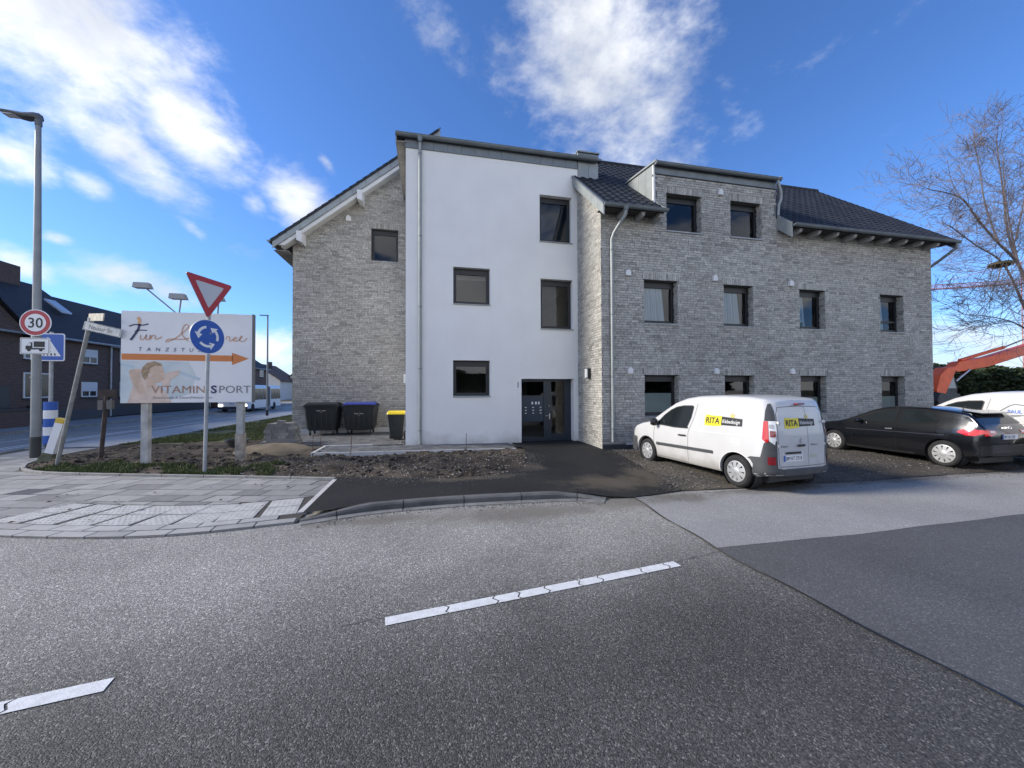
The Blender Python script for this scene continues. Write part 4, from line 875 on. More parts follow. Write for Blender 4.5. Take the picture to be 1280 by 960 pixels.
# entrance door: fixed side part with letter boxes, glazed leaf
dY = YW + .27; DNAVY = M('door_navy', (.012, .022, .038), .35)
b = MB(); x0, x1, z0, z1 = DOOR; xm = 4.05
b.box(x0, x0 + .07, dY, dY + .08, z0, z1); b.box(x1 - .16, x1, dY, dY + .08, z0, z1); b.box(x0 + .07, x1 - .16, dY, dY + .08, z1 - .09, z1); b.box(x0 + .07, x1 - .16, dY - .01, dY + .08, z0, z0 + .10); b.box(xm - .09, xm + .09, dY - .012, dY + .07, z0 + .1, z1 - .09)
b.box(x0 + .07, xm - .09, dY + .005, dY + .07, 1.62, 1.70); b.box(xm + .09, xm + .19, dY - .005, dY + .06, z0 + .1, z1 - .09); b.box(x1 - .26, x1 - .161, dY - .005, dY + .06, z0 + .1, z1 - .09); b.box(xm + .19, x1 - .26, dY - .005, dY + .06, z0 + .1, z0 + .24)
door = b.build('entrance_door', DNAVY, BLD); door['label'] = 'dark navy entrance door with letter boxes and glazed leaf'
MB().box(x0 + .072, xm - .092, dY + .01, dY + .06, .78, 1.62).build('letter_box_panel', M('letterbox_navy', (.014, .03, .055), .3), door)
for (a0, a1, c0, c1) in ((x0 + .07, xm - .09, .22, .78), (x0 + .07, xm - .09, 1.70, z1 - .09), (xm + .19, x1 - .26, z0 + .24, z1 - .09)): MB().quad((a0, dY + .03, c0), (a1, dY + .03, c0), (a1, dY + .03, c1), (a0, dY + .03, c1)).build('pane', GLASS, door)
LBL = M('label_white', (.75, .76, .78), .5)
for r in range(3):
    for c in range(3): MB().box(x0 + .19 + c * .27, x0 + .25 + c * .27, dY - .002, dY + .009, 1.07 + r * .10, 1.095 + r * .10).build('name_plate', LBL, door)
for c, w_ in ((.43, .055), (.56, .06), (.67, .055)): MB().box(x0 + c, x0 + c + w_, dY - .002, dY + .009, 1.39, 1.48).build('bell_plate', LBL, door)
b = MB(); b.tube([(xm - .04, dY - .06, .98), (xm + .14, dY - .06, .98)], .013, 8); b.tube([(xm + .13, dY - .06, .98), (xm + .13, dY, .98)], .012, 8); b.box(xm + .115, xm + .145, dY - .016, dY - .008, .86, 1.06); b.build('handle', M('handle_steel', (.6, .6, .6), .3, .9), door)
b = MB(); b.tube([(xm + .10, dY - .05, 1.3), (xm + .10, dY - .05, 1.36)], .014, 8); b.build('hinge', MATS['handle_steel'], door)
MB().box(x0, x1, YW - .02, dY + .1, .02, .099).build('door_step', M('step_dark', (.06, .06, .062), .6), door)
# vent hoods, wall lights
def hood(x, y, z, s=.15):
    b = MB(); pr_ = [(-s / 2, -s * .55), (s / 2, -s * .55), (s / 2, s * .2), (s * .34, s * .48), (s * .12, s * .6), (-s * .12, s * .6), (-s * .34, s * .48), (-s / 2, s * .2)]
    b.prism([(x + u, z + v) for u, v in pr_], 'y', y - .10, y - .012); b.build('vent_hood', WHITEP, BLD, bevel=.012)
for x, z in ((6.05, 5.53), (9.17, 5.54), (12.21, 5.54), (6.09, 2.48), (9.19, 2.49), (12.22, 2.50), (9.42, 8.41)): hood(x, YF, z, .165)
hood(-3.28, YL, 9.07, .2)
b = MB(); b.box(5.06, XA - .013, 11.60, 11.80, 2.28, 2.60); lp = b.build('wall_lamp', ANTH, BLD); MB().box(5.02, 5.058, 11.62, 11.78, 2.30, 2.58).build('lamp_glass', M('opal', (.75, .75, .75), .4), lp)
MB().box(XW - .07, XW - .002, YW + .05, YW + .17, 2.13, 2.42).build('wall_lamp', WHITEP, BLD, bevel=.01)

# ------------------------------------------------------------------ vehicles
def tab(t, x):
    if x <= t[0][0]: return t[0][1]
    for i in range(len(t) - 1):
        if x <= t[i + 1][0]:
            a, c = t[i], t[i + 1]; k = (x - a[0]) / (c[0] - a[0]); return a[1] + (c[1] - a[1]) * k
    return t[-1][1]
def stab(t, x, h=.06):          # softened table
    return (tab(t, x - h) + 2 * tab(t, x) + tab(t, x + h)) / 4
def body_mesh(ys, top, bot, wid, tum, rad, crown, shear=None, arches=(), ar=.36, soft=.05):
    b = MB(); ring = 0
    for y in ys:
        zt, zb, wp = stab(top, y, soft), stab(bot, y, .03), tab(wid, y); r = min(tab(rad, y), (zt - zb) * .3); half = [(0, zb), (wp * .7, zb), (wp * .93, zb + .015)]
        for k in range(11):
            z = zb + .06 + (zt - r - crown - zb - .06) * k / 10; half.append((wp * tab(tum, z), z))
        xs, zc = half[-1][0], zt - r - crown
        for k in range(1, 5):
            ph = math.pi / 2 * k / 5; half.append((xs - r + r * math.cos(ph), zc + r * math.sin(ph) * 1.0))
        half += [(max(0, xs - r) * 1.0, zc + r), (max(0, xs - r) * .55, zt - crown * .3), (0, zt)]
        full = half + [(-x, z) for x, z in half[-2:0:-1]]; ring = len(full)
        for x, z in full:
            yy = y + (shear(y, z) if shear else 0); b.v.append((x, yy, z))
    n = len(ys)
    for i in range(n - 1):
        for j in range(ring): b.f.append((i * ring + j, i * ring + (j + 1) % ring, (i + 1) * ring + (j + 1) % ring, (i + 1) * ring + j))
    for base in (0, (n - 1) * ring):
        for j in range(ring // 2):
            q = (base + j, base + j + 1, base + (ring - j - 1) % ring, base + (ring - j) % ring); b.f.append(tuple(dict.fromkeys(q)))
    me = bpy.data.meshes.new('body'); me.from_pydata(b.v, [], b.f); bm = bmesh.new(); bm.from_mesh(me); bmesh.ops.recalc_face_normals(bm, faces=bm.faces); bm.to_mesh(me); bm.free()
    full_bvh = BVHTree.FromPolygons([v.co.copy() for v in me.vertices], [tuple(p.vertices) for p in me.polygons])
    o = bpy.data.objects.new('tmp', me); COL.objects.link(o); cut = []
    for ay, az in arches:
        for s in (-1, 1):
            c = MB(); c.lathe([(0.001, s * .58), (ar, s * .58), (ar, s * 1.2), (0.001, s * 1.2)], (0, ay, az), 'x', 40); cm = bpy.data.meshes.new('c'); cm.from_pydata(c.v, [], c.f); bm = bmesh.new(); bm.from_mesh(cm); bmesh.ops.remove_doubles(bm, verts=bm.verts, dist=.002); bmesh.ops.recalc_face_normals(bm, faces=bm.faces); bm.to_mesh(cm); bm.free()
            co_ = bpy.data.objects.new('c', cm); COL.objects.link(co_); md = o.modifiers.new('b', 'BOOLEAN'); md.operation = 'DIFFERENCE'; md.object = co_; md.solver = 'EXACT'; cut.append(co_)
    dg = bpy.context.evaluated_depsgraph_get(); out = bpy.data.meshes.new_from_object(o.evaluated_get(dg))
    for c in cut + [o]: bpy.data.objects.remove(c)
    out.shade_smooth(); out.set_sharp_from_angle(angle=R(33)); return out, full_bvh
class Proj:
    def __init__(s, bvh, axis): s.b = bvh; s.a = axis
    def __call__(s, u, v, offs=.004):
        if s.a == 'L': o, d = Vector((-5, u, v)), Vector((1, 0, 0))
        elif s.a == 'R': o, d = Vector((5, u, v)), Vector((-1, 0, 0))
        elif s.a == 'B': o, d = Vector((u, -6, v)), Vector((0, 1, 0))
        elif s.a in ('FL', 'FR'):
            sg = -1 if s.a == 'FL' else 1; ph = u / .6; o, d = Vector((sg * .3, 1.5, v)), Vector((sg * math.cos(ph), math.sin(ph), 0))
            h, n, i, di = s.b.ray_cast(o, d); return None if h is None else h + d * offs
        elif s.a in ('CL', 'CR'):          # round a rear corner: u is the angle (in units of .6 m per radian) seen from inside
            sg = -1 if s.a == 'CL' else 1; ph = u / .6; o, d = Vector((sg * .3, -1.4, v)), Vector((sg * math.cos(ph), -math.sin(ph), 0))
            h, n, i, di = s.b.ray_cast(o, d); return None if h is None else h + d * offs
        else: o, d = Vector((u, 6, v)), Vector((0, -1, 0))
        h, n, i, di = s.b.ray_cast(o, d)
        if h is None: return None
        return h - d * offs
def decal(name, poly, pj, m, parent, offs=.004, cell=.06, thick=0):
    b = MB(); key = {}; us = [p[0] for p in poly]; vs = [p[1] for p in poly]
    nu, nv_ = int((max(us) - min(us)) / cell) + 1, int((max(vs) - min(vs)) / cell) + 1
    for i in range(nu):
        for j in range(nv_):
            u, v = min(us) + i * cell, min(vs) + j * cell; pl = clip(poly, [(u, v), (u + cell, v), (u + cell, v + cell), (u, v + cell)])
            if area(pl) < 1e-6: continue
            f = []
            for p in pl:
                k = (round(p[0], 4), round(p[1], 4))
                if k not in key:
                    h = pj(p[0], p[1], offs)
                    if h is None: f = None; break
                    key[k] = len(b.v); b.v.append(tuple(h))
                f.append(key[k])
            if f and len(set(f)) > 2: b.f.append(tuple(f))
    return b.build(name, m, parent, world=False, smooth=60) if b.f else None
def seam(name, pts, pj, m, parent, wd=.008, offs=.003, closed=False):
    P = []
    pts = list(pts) + ([pts[0]] if closed else [])
    for i in range(len(pts) - 1):
        a, c = Vector(pts[i]), Vector(pts[i + 1]); n = max(1, int((c - a).length / .06))
        P += [tuple(a.lerp(c, k / n)) for k in range(n)]
    P.append(tuple(pts[-1])); b = MB()
    for q in stroke2d(P, wd):
        h = [pj(*p, offs) for p in q]
        if all(h): b.quad(*[tuple(x) for x in h])
    return b.build(name, m, parent, world=False) if b.f else None
def ptext(name, s, size, u0, v0, pj, m, parent, mirror=1, sx=1., offs=.006, **kw):
    v, f = text_geo(s, size, **kw); b = MB()
    for p in v:
        h = pj(u0 + mirror * p[0] * sx, v0 + p[1], offs); b.v.append(tuple(h if h else (0, 0, 0)))
    b.f = f; return b.build(name, m, parent, world=False)
WHEELS = {}
def wheel(r, rr, wd, spokes, style):
    k = (r, style)
    if k in WHEELS: return WHEELS[k]
    b = MB(); hw = wd / 2
    b.lathe([(rr - .01, -hw + .02), (rr + .005, -hw), (r - .045, -hw - .004), (r - .012, -hw + .022), (r, -hw + .05), (r, hw - .05), (r - .012, hw - .022), (r - .045, hw + .004), (rr + .005, hw), (rr - .01, hw - .02), (rr - .02, -hw + .03)], ax='x', n=40)
    tm = bpy.data.meshes.new('wheel'); tm.from_pydata(b.v, [], b.f); tm.materials.append(RUBBER); tm.shade_smooth(); tm.set_sharp_from_angle(angle=R(40))
    b = MB(); f0 = -hw + .012          # outer face looks to -x
    b.lathe([(rr, f0 + .01), (rr, f0 - .008), (rr - .022, f0 - .012), (rr - .03, f0 + .01)], ax='x', n=40)
    b.lathe([(.075, f0 + .02), (.075, f0 - .018), (.05, f0 - .028), (.001, f0 - .03)], ax='x', n=20)
    for i in range(spokes):
        a = 2 * math.pi * i / spokes; w0, w1 = (.055, .095) if style == 'van' else (.05, .085)
        ca, sa = math.cos(a), math.sin(a)
        def P(rad, t, x): return (x, rad * ca - t * sa, rad * sa + t * ca)
        tw_ = .035 if style == 'van' else .0
        b.add([P(.06, -w0 / 2, f0 - .02), P(.06, w0 / 2, f0 - .02), P(rr - .02, w1 / 2 + tw_, f0 - .008), P(rr - .02, -w1 / 2 + tw_, f0 - .008), P(.06, -w0 / 2, f0 + .01), P(.06, w0 / 2, f0 + .01), P(rr - .02, w1 / 2 + tw_, f0 + .015), P(rr - .02, -w1 / 2 + tw_, f0 + .015)], [(0, 1, 2, 3), (0, 4, 5, 1), (1, 5, 6, 2), (2, 6, 7, 3), (3, 7, 4, 0)])
    rm = bpy.data.meshes.new('rim'); rm.from_pydata(b.v, [], b.f); rm.materials.append(RIM); rm.shade_smooth(); rm.set_sharp_from_angle(angle=R(35))
    b = MB(); b.lathe([(.001, f0 + .035), (rr - .005, f0 + .03)], ax='x', n=24); dm_ = bpy.data.meshes.new('disc'); dm_.from_pydata(b.v, [], b.f); dm_.materials.append(BLACKPL)
    WHEELS[k] = (tm, rm, dm_); return WHEELS[k]
def add_wheels(root, ax, tx, r, rr, wd, spokes, style):
    tm, rm, dm_ = wheel(r, rr, wd, spokes, style)
    for y in ax:
        for s in (-1, 1):
            o = link('wheel', tm, root); o.location = (s * tx, y, r); o.rotation_euler = (random.uniform(0, 6.28) if s < 0 else random.uniform(0, 6.28), 0, 0 if s < 0 else math.pi)
            link('rim', rm, o); link('brake_disc', dm_, o)
def liner(root, ax, az, ar):
    for y in ax:
        for s in (-1, 1):
            b = MB(); b.lathe([(.001, s * .585), (ar - .006, s * .585), (ar - .006, s * .84)], (0, y, az), 'x', 36); b.build('wheel_arch', BLACKPL, root, world=False, smooth=True)

# --- small white delivery van
def make_van(name, label, loc, rz, deco):
    root = empty(name, loc, label, 'van', rz=rz)
    top = [(-2.02, 1.70), (-1.90, 1.755), (-1.5, 1.795), (-.9, 1.81), (-.3, 1.79), (.1, 1.735), (.40, 1.63), (.62, 1.50), (1.20, 1.15), (1.32, 1.10), (1.60, 1.05), (1.85, .97), (2.0, .88), (2.10, .74), (2.17, .60), (2.20, .52)]
    bot = [(-2.02, .34), (-1.7, .27), (-1.2, .22), (1.2, .20), (1.8, .22), (2.2, .24)]
    wid = [(-2.01, .60), (-2.0, .66), (-1.96, .76), (-1.90, .835), (-1.8, .875), (-1.6, .90), (-1.2, .912), (1.0, .912), (1.4, .908), (1.7, .895), (1.9, .865), (2.05, .79), (2.14, .66), (2.2, .48)]
    tum = [(.2, .955), (.35, .985), (.5, 1.0), (.75, 1.0), (.95, .985), (1.05, .97), (1.3, .925), (1.6, .862), (1.8, .82)]
    rad = [(-2, .10), (-1.7, .14), (.2, .14), (.6, .10), (1.2, .10), (1.6, .12), (2.2, .08)]
    def shear(y, z):
        if y < -1.5:
            k = (-1.5 - y) / .5; return k * (max(0, z - 1.05) * .12 + max(0, z - 1.5) * .2 - max(0, .62 - z) * .08)
        return 0
    ys = [-2.01, -2.0, -1.985, -1.96, -1.93, -1.89, -1.84, -1.76, -1.65, -1.5] + [-1.4 + i * .1 for i in range(27)] + [1.3, 1.4, 1.5, 1.6, 1.7, 1.78, 1.86, 1.93, 2.0, 2.06, 2.11, 2.15, 2.18, 2.2]
    me, bvh = body_mesh(ys, top, bot, wid, tum, rad, .02, shear, [(1.35, .31), (-1.35, .31)], .375)
    me.materials.append(VANW); body = link('body', me, root)
    PLt, PRt, PBk, PFr = Proj(bvh, 'L'), Proj(bvh, 'R'), Proj(bvh, 'B'), Proj(bvh, 'F')
    liner(root, (1.35, -1.35), .31, .375); add_wheels(root, (1.35, -1.35), .80, .312, .205, .19, 9, 'van')
    b = MB(); b.box(-.6, .6, -1.8, 1.9, .17, .30); b.build('underbody', BLACKPL, root, world=False)
    SEAM = M('panel_gap', (.03, .03, .032), .7); SHD = M('panel_press', (.62, .62, .62), .35, coat=.5)
    win = [(.95, 1.05), (.88, 1.13), (.70, 1.29), (.50, 1.42), (.32, 1.495), (.10, 1.535), (-.16, 1.545), (-.20, 1.52), (-.16, 1.28), (-.07, 1.07), (-.10, 1.035), (.35, 1.02)]
    for pj in (PLt, PRt):
        gl = decal('side_window', win, pj, M('car_glass_dark', (.012, .016, .018), .06, spec=.6), root, .003)
        seam('window_seal', win, pj, BLACKPL, gl, .022, .006, True)
        seam('door_seam', [(1.06, .26), (1.06, .86), (1.02, 1.03)], pj, SEAM, root); seam('door_seam', [(-.11, .26), (-.11, .95), (-.25, 1.30), (-.31, 1.60)], pj, SEAM, root); seam('door_seam', [(1.06, .26), (-.11, .26)], pj, SEAM, root)
        decal('side_moulding', [(.95, .525), (.95, .595), (-.82, .64), (-.82, .575)], pj, DGREYPL, root, .018, .08)
        decal('door_handle', [(.18, .84), (.18, .87), (-.06, .885), (-.06, .85)], pj, BLACKPL, root, .03, .05)
        seam('pressed_panel', [(-.36, 1.10), (-.40, 1.35), (-.47, 1.53), (-.55, 1.57), (-1.05, 1.575), (-1.45, 1.54), (-1.64, 1.47), (-1.74, 1.36), (-1.77, 1.20), (-1.77, 1.08)], pj, SHD, root, .02, .003)
        seam('waist_crease', [(-.2, 1.0), (-1.75, 1.03)], pj, SHD, root, .018, .003)
        seam('wheel_lip', [(1.35 + .385 * math.cos(a), .31 + .385 * math.sin(a)) for a in [R(-5 + 10 * i) for i in range(20)]], pj, DGREYPL, root, .02, .006); seam('wheel_lip', [(-1.35 + .385 * math.cos(a), .31 + .385 * math.sin(a)) for a in [R(-5 + 10 * i) for i in range(20)]], pj, SHD, root, .02, .004)
        decal('fuel_flap', [(-1.24, .86), (-1.24, .95), (-1.46, .95), (-1.46, .84)], pj, SHD, root, .002) if pj is PLt else None
        decal('headlight', [(1.98, .72), (1.80, .86), (1.70, .93), (1.90, .93), (2.02, .86), (2.06, .76)], pj, LAMPW, root, .006)
    for s in (-1, 1):
        b = MB(); b.lathe([(.001, -.10), (.06, -.09), (.085, -.03), (.08, .05), (.05, .08), (.001, .085)], (0, 0, 0), 'x', 14)
        b.xf(Matrix.Translation((s * 1.0, .93, 1.10)) @ Matrix.Rotation(R(20 * s), 4, 'Z') @ Matrix.Diagonal((1, .75, 1.15, 1))); b.tube([(s * .86, .90, 1.03), (s * .96, .92, 1.06)], .025, 8); b.build('wing_mirror', BLACKPL, root, world=False, smooth=True)
    # windscreen, bonnet grille
    decal('windscreen', [(-.74, 1.16), (.74, 1.16), (.62, 1.60), (-.62, 1.60)], PFr, MATS['car_glass_dark'], root, .004); decal('grille', [(-.38, .34), (.38, .34), (.45, .50), (-.45, .50)], PFr, BLACKPL, root, .006)
    # rear
    seam('rear_door_gap', [(-.60, .50), (-.62, 1.0), (-.60, 1.45), (-.54, 1.58), (0, 1.60), (.54, 1.58), (.60, 1.45), (.62, 1.0), (.60, .50), (0, .49)], PBk, SEAM, root, .009, .003, True); seam('rear_door_gap', [(.16, .49), (.16, 1.6)], PBk, SEAM, root, .006)
    seam('pressed_panel', [(-.54, 1.08), (-.54, 1.45), (-.48, 1.54), (.48, 1.54), (.54, 1.45), (.54, 1.08), (0, 1.06)], PBk, SHD, root, .018, .003, True)
    for s in (-1, 1):
        C = Proj(bvh, 'CL' if s < 0 else 'CR'); A = lambda deg: R(deg) * .6
        decal('rear_bumper_corner', [(A(27), .24), (A(26.5), .42), (A(28), .52), (A(24), .60), (A(19), .63), (A(24), .66), (A(38), .67), (A(42.5), .92), (A(46), .965), (A(60.5), .965), (A(61), .48), (A(70), .46), (A(70), .28), (A(60), .24)], C, DGREYPL, root, .007, .04)
        decal('rear_pillar', [(A(44), 1.335), (A(46), 1.52), (A(50), 1.64), (A(55), 1.655), (A(59), 1.52), (A(60.5), 1.335)], C, DGREYPL, root, .007, .04)
        decal('tail_light', [(A(40.5), 1.0), (A(43), 1.33), (A(49), 1.33), (A(49), .97), (A(46), .94)], C, REDL, root, .016, .03)
        decal('tail_light', [(A(49.3), .97), (A(49.3), 1.33), (A(60), 1.33), (A(60.5), 1.12), (A(57), .90)], C, LAMPW, root, .012, .03); decal('tail_light', [(A(50.5), 1.04), (A(50.5), 1.16), (A(59), 1.15), (A(58.5), 1.05)], C, REDD, root, .020, .03); decal('tail_light', [(A(50), 1.20), (A(50), 1.27), (A(56), 1.27), (A(56), 1.20)], C, M('lens_grey', (.35, .36, .38), .2, coat=1), root, .018, .03)
        decal('reflector', [(A(47), .54), (A(47), .68), (A(58), .68), (A(58), .54)], C, REDD, root, .014, .03)
        for z in (.88, 1.30): MB().box(s * .60 - .02, s * .60 + .03, -2.02, -1.97, z - .025, z + .025).build('door_hinge', VANW, root, world=False, bevel=.006)
    b = MB(); pts = [(-.86, -1.72), (-.82, -1.88), (-.72, -1.985), (-.5, -2.04), (0, -2.06), (.5, -2.04), (.72, -1.985), (.82, -1.88), (.86, -1.72)]
    b.prism(pts + [(.5, -1.7), (-.5, -1.7)], 'z', .325, .455); b.build('rear_bumper', DGREYPL, root, world=False, bevel=.02)
    fb = [(.915, 1.76), (.895, 1.90), (.82, 2.06), (.69, 2.165), (.5, 2.215), (.2, 2.235)]; b = MB(); b.prism([(-x, y) for x, y in fb] + fb[::-1] + [(.6, 1.80), (-.6, 1.80)], 'z', .245, .645); b.build('front_bumper', DGREYPL, root, world=False, bevel=.03)
    MB().box(-.10, .10, -2.0, -1.935, 1.625, 1.655).build('brake_light', REDD, root, world=False, bevel=.008)
    decal('number_plate_recess', [(-.53, .58), (-.53, .77), (.02, .77), (.02, .58)], PBk, SHD, root, .004); decal('plate_light_bar', [(-.46, .725), (-.46, .765), (-.05, .765), (-.05, .725)], PBk, BLACKPL, root, .02)
    decal('door_handle', [(-.16, .865), (-.13, .895), (.04, .895), (.07, .875), (.02, .85), (-.12, .85)], PBk, BLACKPL, root, .025, .05); dia = decal('diamond_badge', [(-.06, .96), (-.025, 1.02), (.01, .96), (-.025, .90)], PBk, RIM, root, .02, .03)
    pl_ = decal('number_plate', [(-.50, .59), (-.50, .70), (.0, .70), (.0, .59)], PBk, SIGNW, root, .010); decal('plate_band', [(-.50, .592), (-.50, .698), (-.455, .698), (-.455, .592)], PBk, SIGNB, root, .013)
    ptext('plate_text', deco['plate'], .098, -.445, .61, PBk, INK, root, offs=.014, sx=.84)
    ptext('badge_text', 'Kangoo', .058, -.56, .85, PBk, MATS['wheel_silver'] if 0 else DGREYPL, root); ptext('badge_text', 'RENAULT', .045, .22, .86, PBk, DGREYPL, root)
    decal('sticker', [(.22, .63), (.22, .69), (.40, .69), (.40, .63)], PBk, M('sticker_green', (.45, .48, .38), .5), root, .004)
    deco['fn'](root, PLt, PRt, PBk); return root
YEL = M('logo_yellow', (.80, .66, .03), .4)
def rita(root, PLt, PRt, PBk):
    def logo(pj, u0, v0, s, mir):
        X = lambda u: u0 + mir * u * s
        decal('logo_yellow', [(X(0), v0), (X(-.01), v0 + .12 * s), (X(.02), v0 + .215 * s), (X(.22), v0 + .20 * s), (X(.41), v0 + .205 * s), (X(.40), v0 + .015 * s), (X(.2), v0 - .005 * s)], pj, YEL, root, .004, .05)
        decal('logo_black', [(X(.40), v0 + .03 * s), (X(.40), v0 + .195 * s), (X(.85), v0 + .175 * s), (X(.855), v0 + .04 * s)], pj, INK, root, .0042, .05)
        ptext('logo_text', 'RITA', .165 * s, X(.025), v0 + .05 * s, pj, INK, root, mir, .95, .008, bold=.004); ptext('logo_text', 'Klebedesign', .10 * s, X(.42), v0 + .075 * s, pj, SIGNW, root, mir, .80, .008, shear=.15)
        decal('logo_crown', [(X(.60), v0 + .19 * s), (X(.58), v0 + .26 * s), (X(.615), v0 + .225 * s), (X(.63), v0 + .29 * s), (X(.65), v0 + .225 * s), (X(.69), v0 + .255 * s), (X(.67), v0 + .188 * s)], pj, M('logo_gold', (.62, .48, .12), .4), root, .005, .04)
    logo(PLt, -.56, 1.15, 1.06, -1); logo(PBk, -.42, 1.19, .93, 1); logo(PRt, -1.4, 1.15, 1.06, 1)
van1 = make_van('delivery_van', 'white delivery van with yellow and black lettering parked on gravel', (6.51, 7.72, .01), R(5), dict(plate='BM RT 3710', fn=rita)); van1.scale = (.94, 1, .985)
def roofer(root, PLt, PRt, PBk):
    BL_ = M('logo_blue', (.05, .14, .50), .4); GY = M('logo_grey', (.10, .10, .12), .4)
    ptext('logo_text', 'PAUL AHRG', .115, -.62, 1.25, PLt, BL_, root, -1, .9, bold=.003)
    for pts, wd in (([(-.50, 1.30), (-.66, 1.44), (-.74, 1.47), (-.90, 1.445), (-.98, 1.44), (-.985, 1.39)], .02), ([(-.50, 1.215), (-.75, 1.195), (-1.0, 1.215), (-1.2, 1.225)], .016), ([(-.62, 1.195), (-.72, 1.175), (-.85, 1.195)], .022)): seam('logo_line', pts, PLt, GY, root, wd, .006)
make_van('delivery_van', 'white delivery van with blue roofer lettering beyond the black car', (14.95, 7.30, .03), R(0), dict(plate='BM PA 412', fn=roofer))

# --- black hatchback
def make_car(name, label, loc, rz, paint=CARBLK, plate='BM AH 238', simple=False):
    root = empty(name, loc, label, 'car', rz=rz)
    top = [(-1.96, .80), (-1.94, .93), (-1.91, .98), (-1.84, 1.07), (-1.74, 1.21), (-1.64, 1.30), (-1.4, 1.345), (-.9, 1.405), (-.4, 1.42), (-.05, 1.40), (.25, 1.32), (.60, 1.15), (.95, .985), (1.10, .945), (1.5, .88), (1.8, .80), (1.95, .73), (2.04, .62), (2.08, .52)]
    bot = [(-1.96, .36), (-1.8, .28), (-1.3, .20), (1.3, .18), (1.8, .20), (2.08, .26)]
    wid = [(-1.96, .62), (-1.93, .70), (-1.87, .78), (-1.75, .83), (-1.5, .86), (-1.2, .87), (1.1, .87), (1.45, .855), (1.7, .81), (1.9, .70), (2.0, .60), (2.08, .44)]
    tum = [(.18, .94), (.3, .975), (.45, .995), (.65, 1.0), (.82, .985), (.93, .955), (1.0, .925), (1.2, .83), (1.4, .73)]
    rad = [(-2, .08), (-1.5, .08), (-.5, .09), (.6, .07), (1.2, .08), (2.1, .08)]
    ys = [-1.96, -1.95, -1.93, -1.90, -1.86, -1.80, -1.72, -1.64, -1.56, -1.49] + [-1.4 + i * .1 for i in range(25)] + [1.1, 1.2, 1.3, 1.4, 1.5, 1.6, 1.7, 1.78, 1.85, 1.91, 1.96, 2.0, 2.04, 2.07, 2.08]
    me, bvh = body_mesh(ys, top, bot, wid, tum, rad, .015, None, [(1.255, .315), (-1.27, .315)], .35, .04)
    me.materials.append(paint); link('body', me, root); PLt, PRt, PBk, PFr = [Proj(bvh, a) for a in 'LRBF']; G = M('car_glass_dark', (.012, .016, .018), .06); CH = M('chrome', (.6, .6, .62), .2, .9); SE = M('panel_gap_dark', (.002, .002, .002), .9)
    liner(root, (1.255, -1.27), .315, .35); add_wheels(root, (1.255, -1.27), .755, .315, .215, .19, 10, 'car')
    MB().box(-.58, .58, -1.75, 1.85, .16, .30).build('underbody', BLACKPL, root, world=False)
    for pj in (PLt, PRt):
        for q in ([(.58, .99), (.40, 1.10), (.12, 1.235), (-.10, 1.305), (-.33, 1.325), (-.28, 1.0)], [(-.37, 1.0), (-.42, 1.328), (-.75, 1.32), (-1.0, 1.285), (-1.16, 1.09), (-1.12, 1.03)]):
            gl = decal('side_window', q, pj, G, root, .003, .05); seam('window_trim', q, pj, SE, gl, .018, .005, True)
        seam('door_seam', [(.72, .30), (.74, .70), (.66, .93)], pj, SE, root); seam('door_seam', [(-.33, .28), (-.33, .96)], pj, SE, root); seam('door_seam', [(-.95, .52), (-1.10, .75), (-1.14, .98)], pj, SE, root); seam('body_crease', [(.9, .72), (-1.3, .76)], pj, M('car_black_light', (.02, .024, .032), .3, coat=1), root, .02, .003); seam('sill_trim', [(.9, .24), (-.9, .24)], pj, BLACKPL, root, .06, .004)
        for u in (-.10, -.98): decal('door_handle', [(u, .795), (u, .82), (u - .16, .83), (u - .16, .80)], pj, CH if u > -.5 else paint, root, .02, .05)
        decal('tail_light', [(-1.50, .86), (-1.58, .925), (-1.75, .94), (-1.90, .93), (-1.93, .86), (-1.80, .79), (-1.66, .79)], pj, REDL, root, .006, .04); decal('headlight', [(1.70, .66), (1.62, .74), (1.86, .74), (1.97, .68), (1.93, .62)], pj, LAMPW, root, .006, .04)
    for s in (-1, 1):
        b = MB(); b.lathe([(.001, -.09), (.05, -.085), (.07, -.03), (.065, .04), (.04, .07), (.001, .075)], (0, 0, 0), 'x', 12); b.xf(Matrix.Translation((s * .93, .52, .98)) @ Matrix.Rotation(R(18 * s), 4, 'Z') @ Matrix.Diagonal((1.1, .8, .85, 1))); b.tube([(s * .80, .50, .93), (s * .90, .51, .955)], .02, 8); b.build('wing_mirror', paint, root, world=False, smooth=True)
        decal('tail_light', [(s * .40, .86), (s * .42, .925), (s * .70, .935), (s * .72, .80), (s * .60, .80)], PBk, REDL, root, .006, .04); decal('tail_light', [(s * .44, .88), (s * .45, .905), (s * .60, .91), (s * .60, .88)], PBk, LAMPW, root, .010, .04)
    decal('rear_window', [(-.60, 1.06), (.60, 1.06), (.52, 1.30), (-.52, 1.30)], PBk, G, root, .004, .05); decal('windscreen', [(-.64, 1.0), (.64, 1.0), (.50, 1.34), (-.50, 1.34)], PFr, G, root, .004, .05)
    MB().prism([(-1.45, 1.352), (-1.78, 1.305), (-1.78, 1.285), (-1.45, 1.325)], 'x', -.54, .54).build('roof_spoiler', paint, root, world=False, bevel=.008)
    decal('rear_bumper', [(-.80, .37), (.80, .37), (.80, .56), (.62, .60), (-.62, .60), (-.80, .56)], PBk, M('bumper_dark', (.006, .007, .009), .35, coat=.4), root, .012, .05); decal('diffuser', [(-.55, .33), (.55, .33), (.50, .42), (-.50, .42)], PBk, BLACKPL, root, .02, .05); seam('bumper_crease', [(-.78, .62), (.78, .62)], PBk, SE, root, .01, .008)
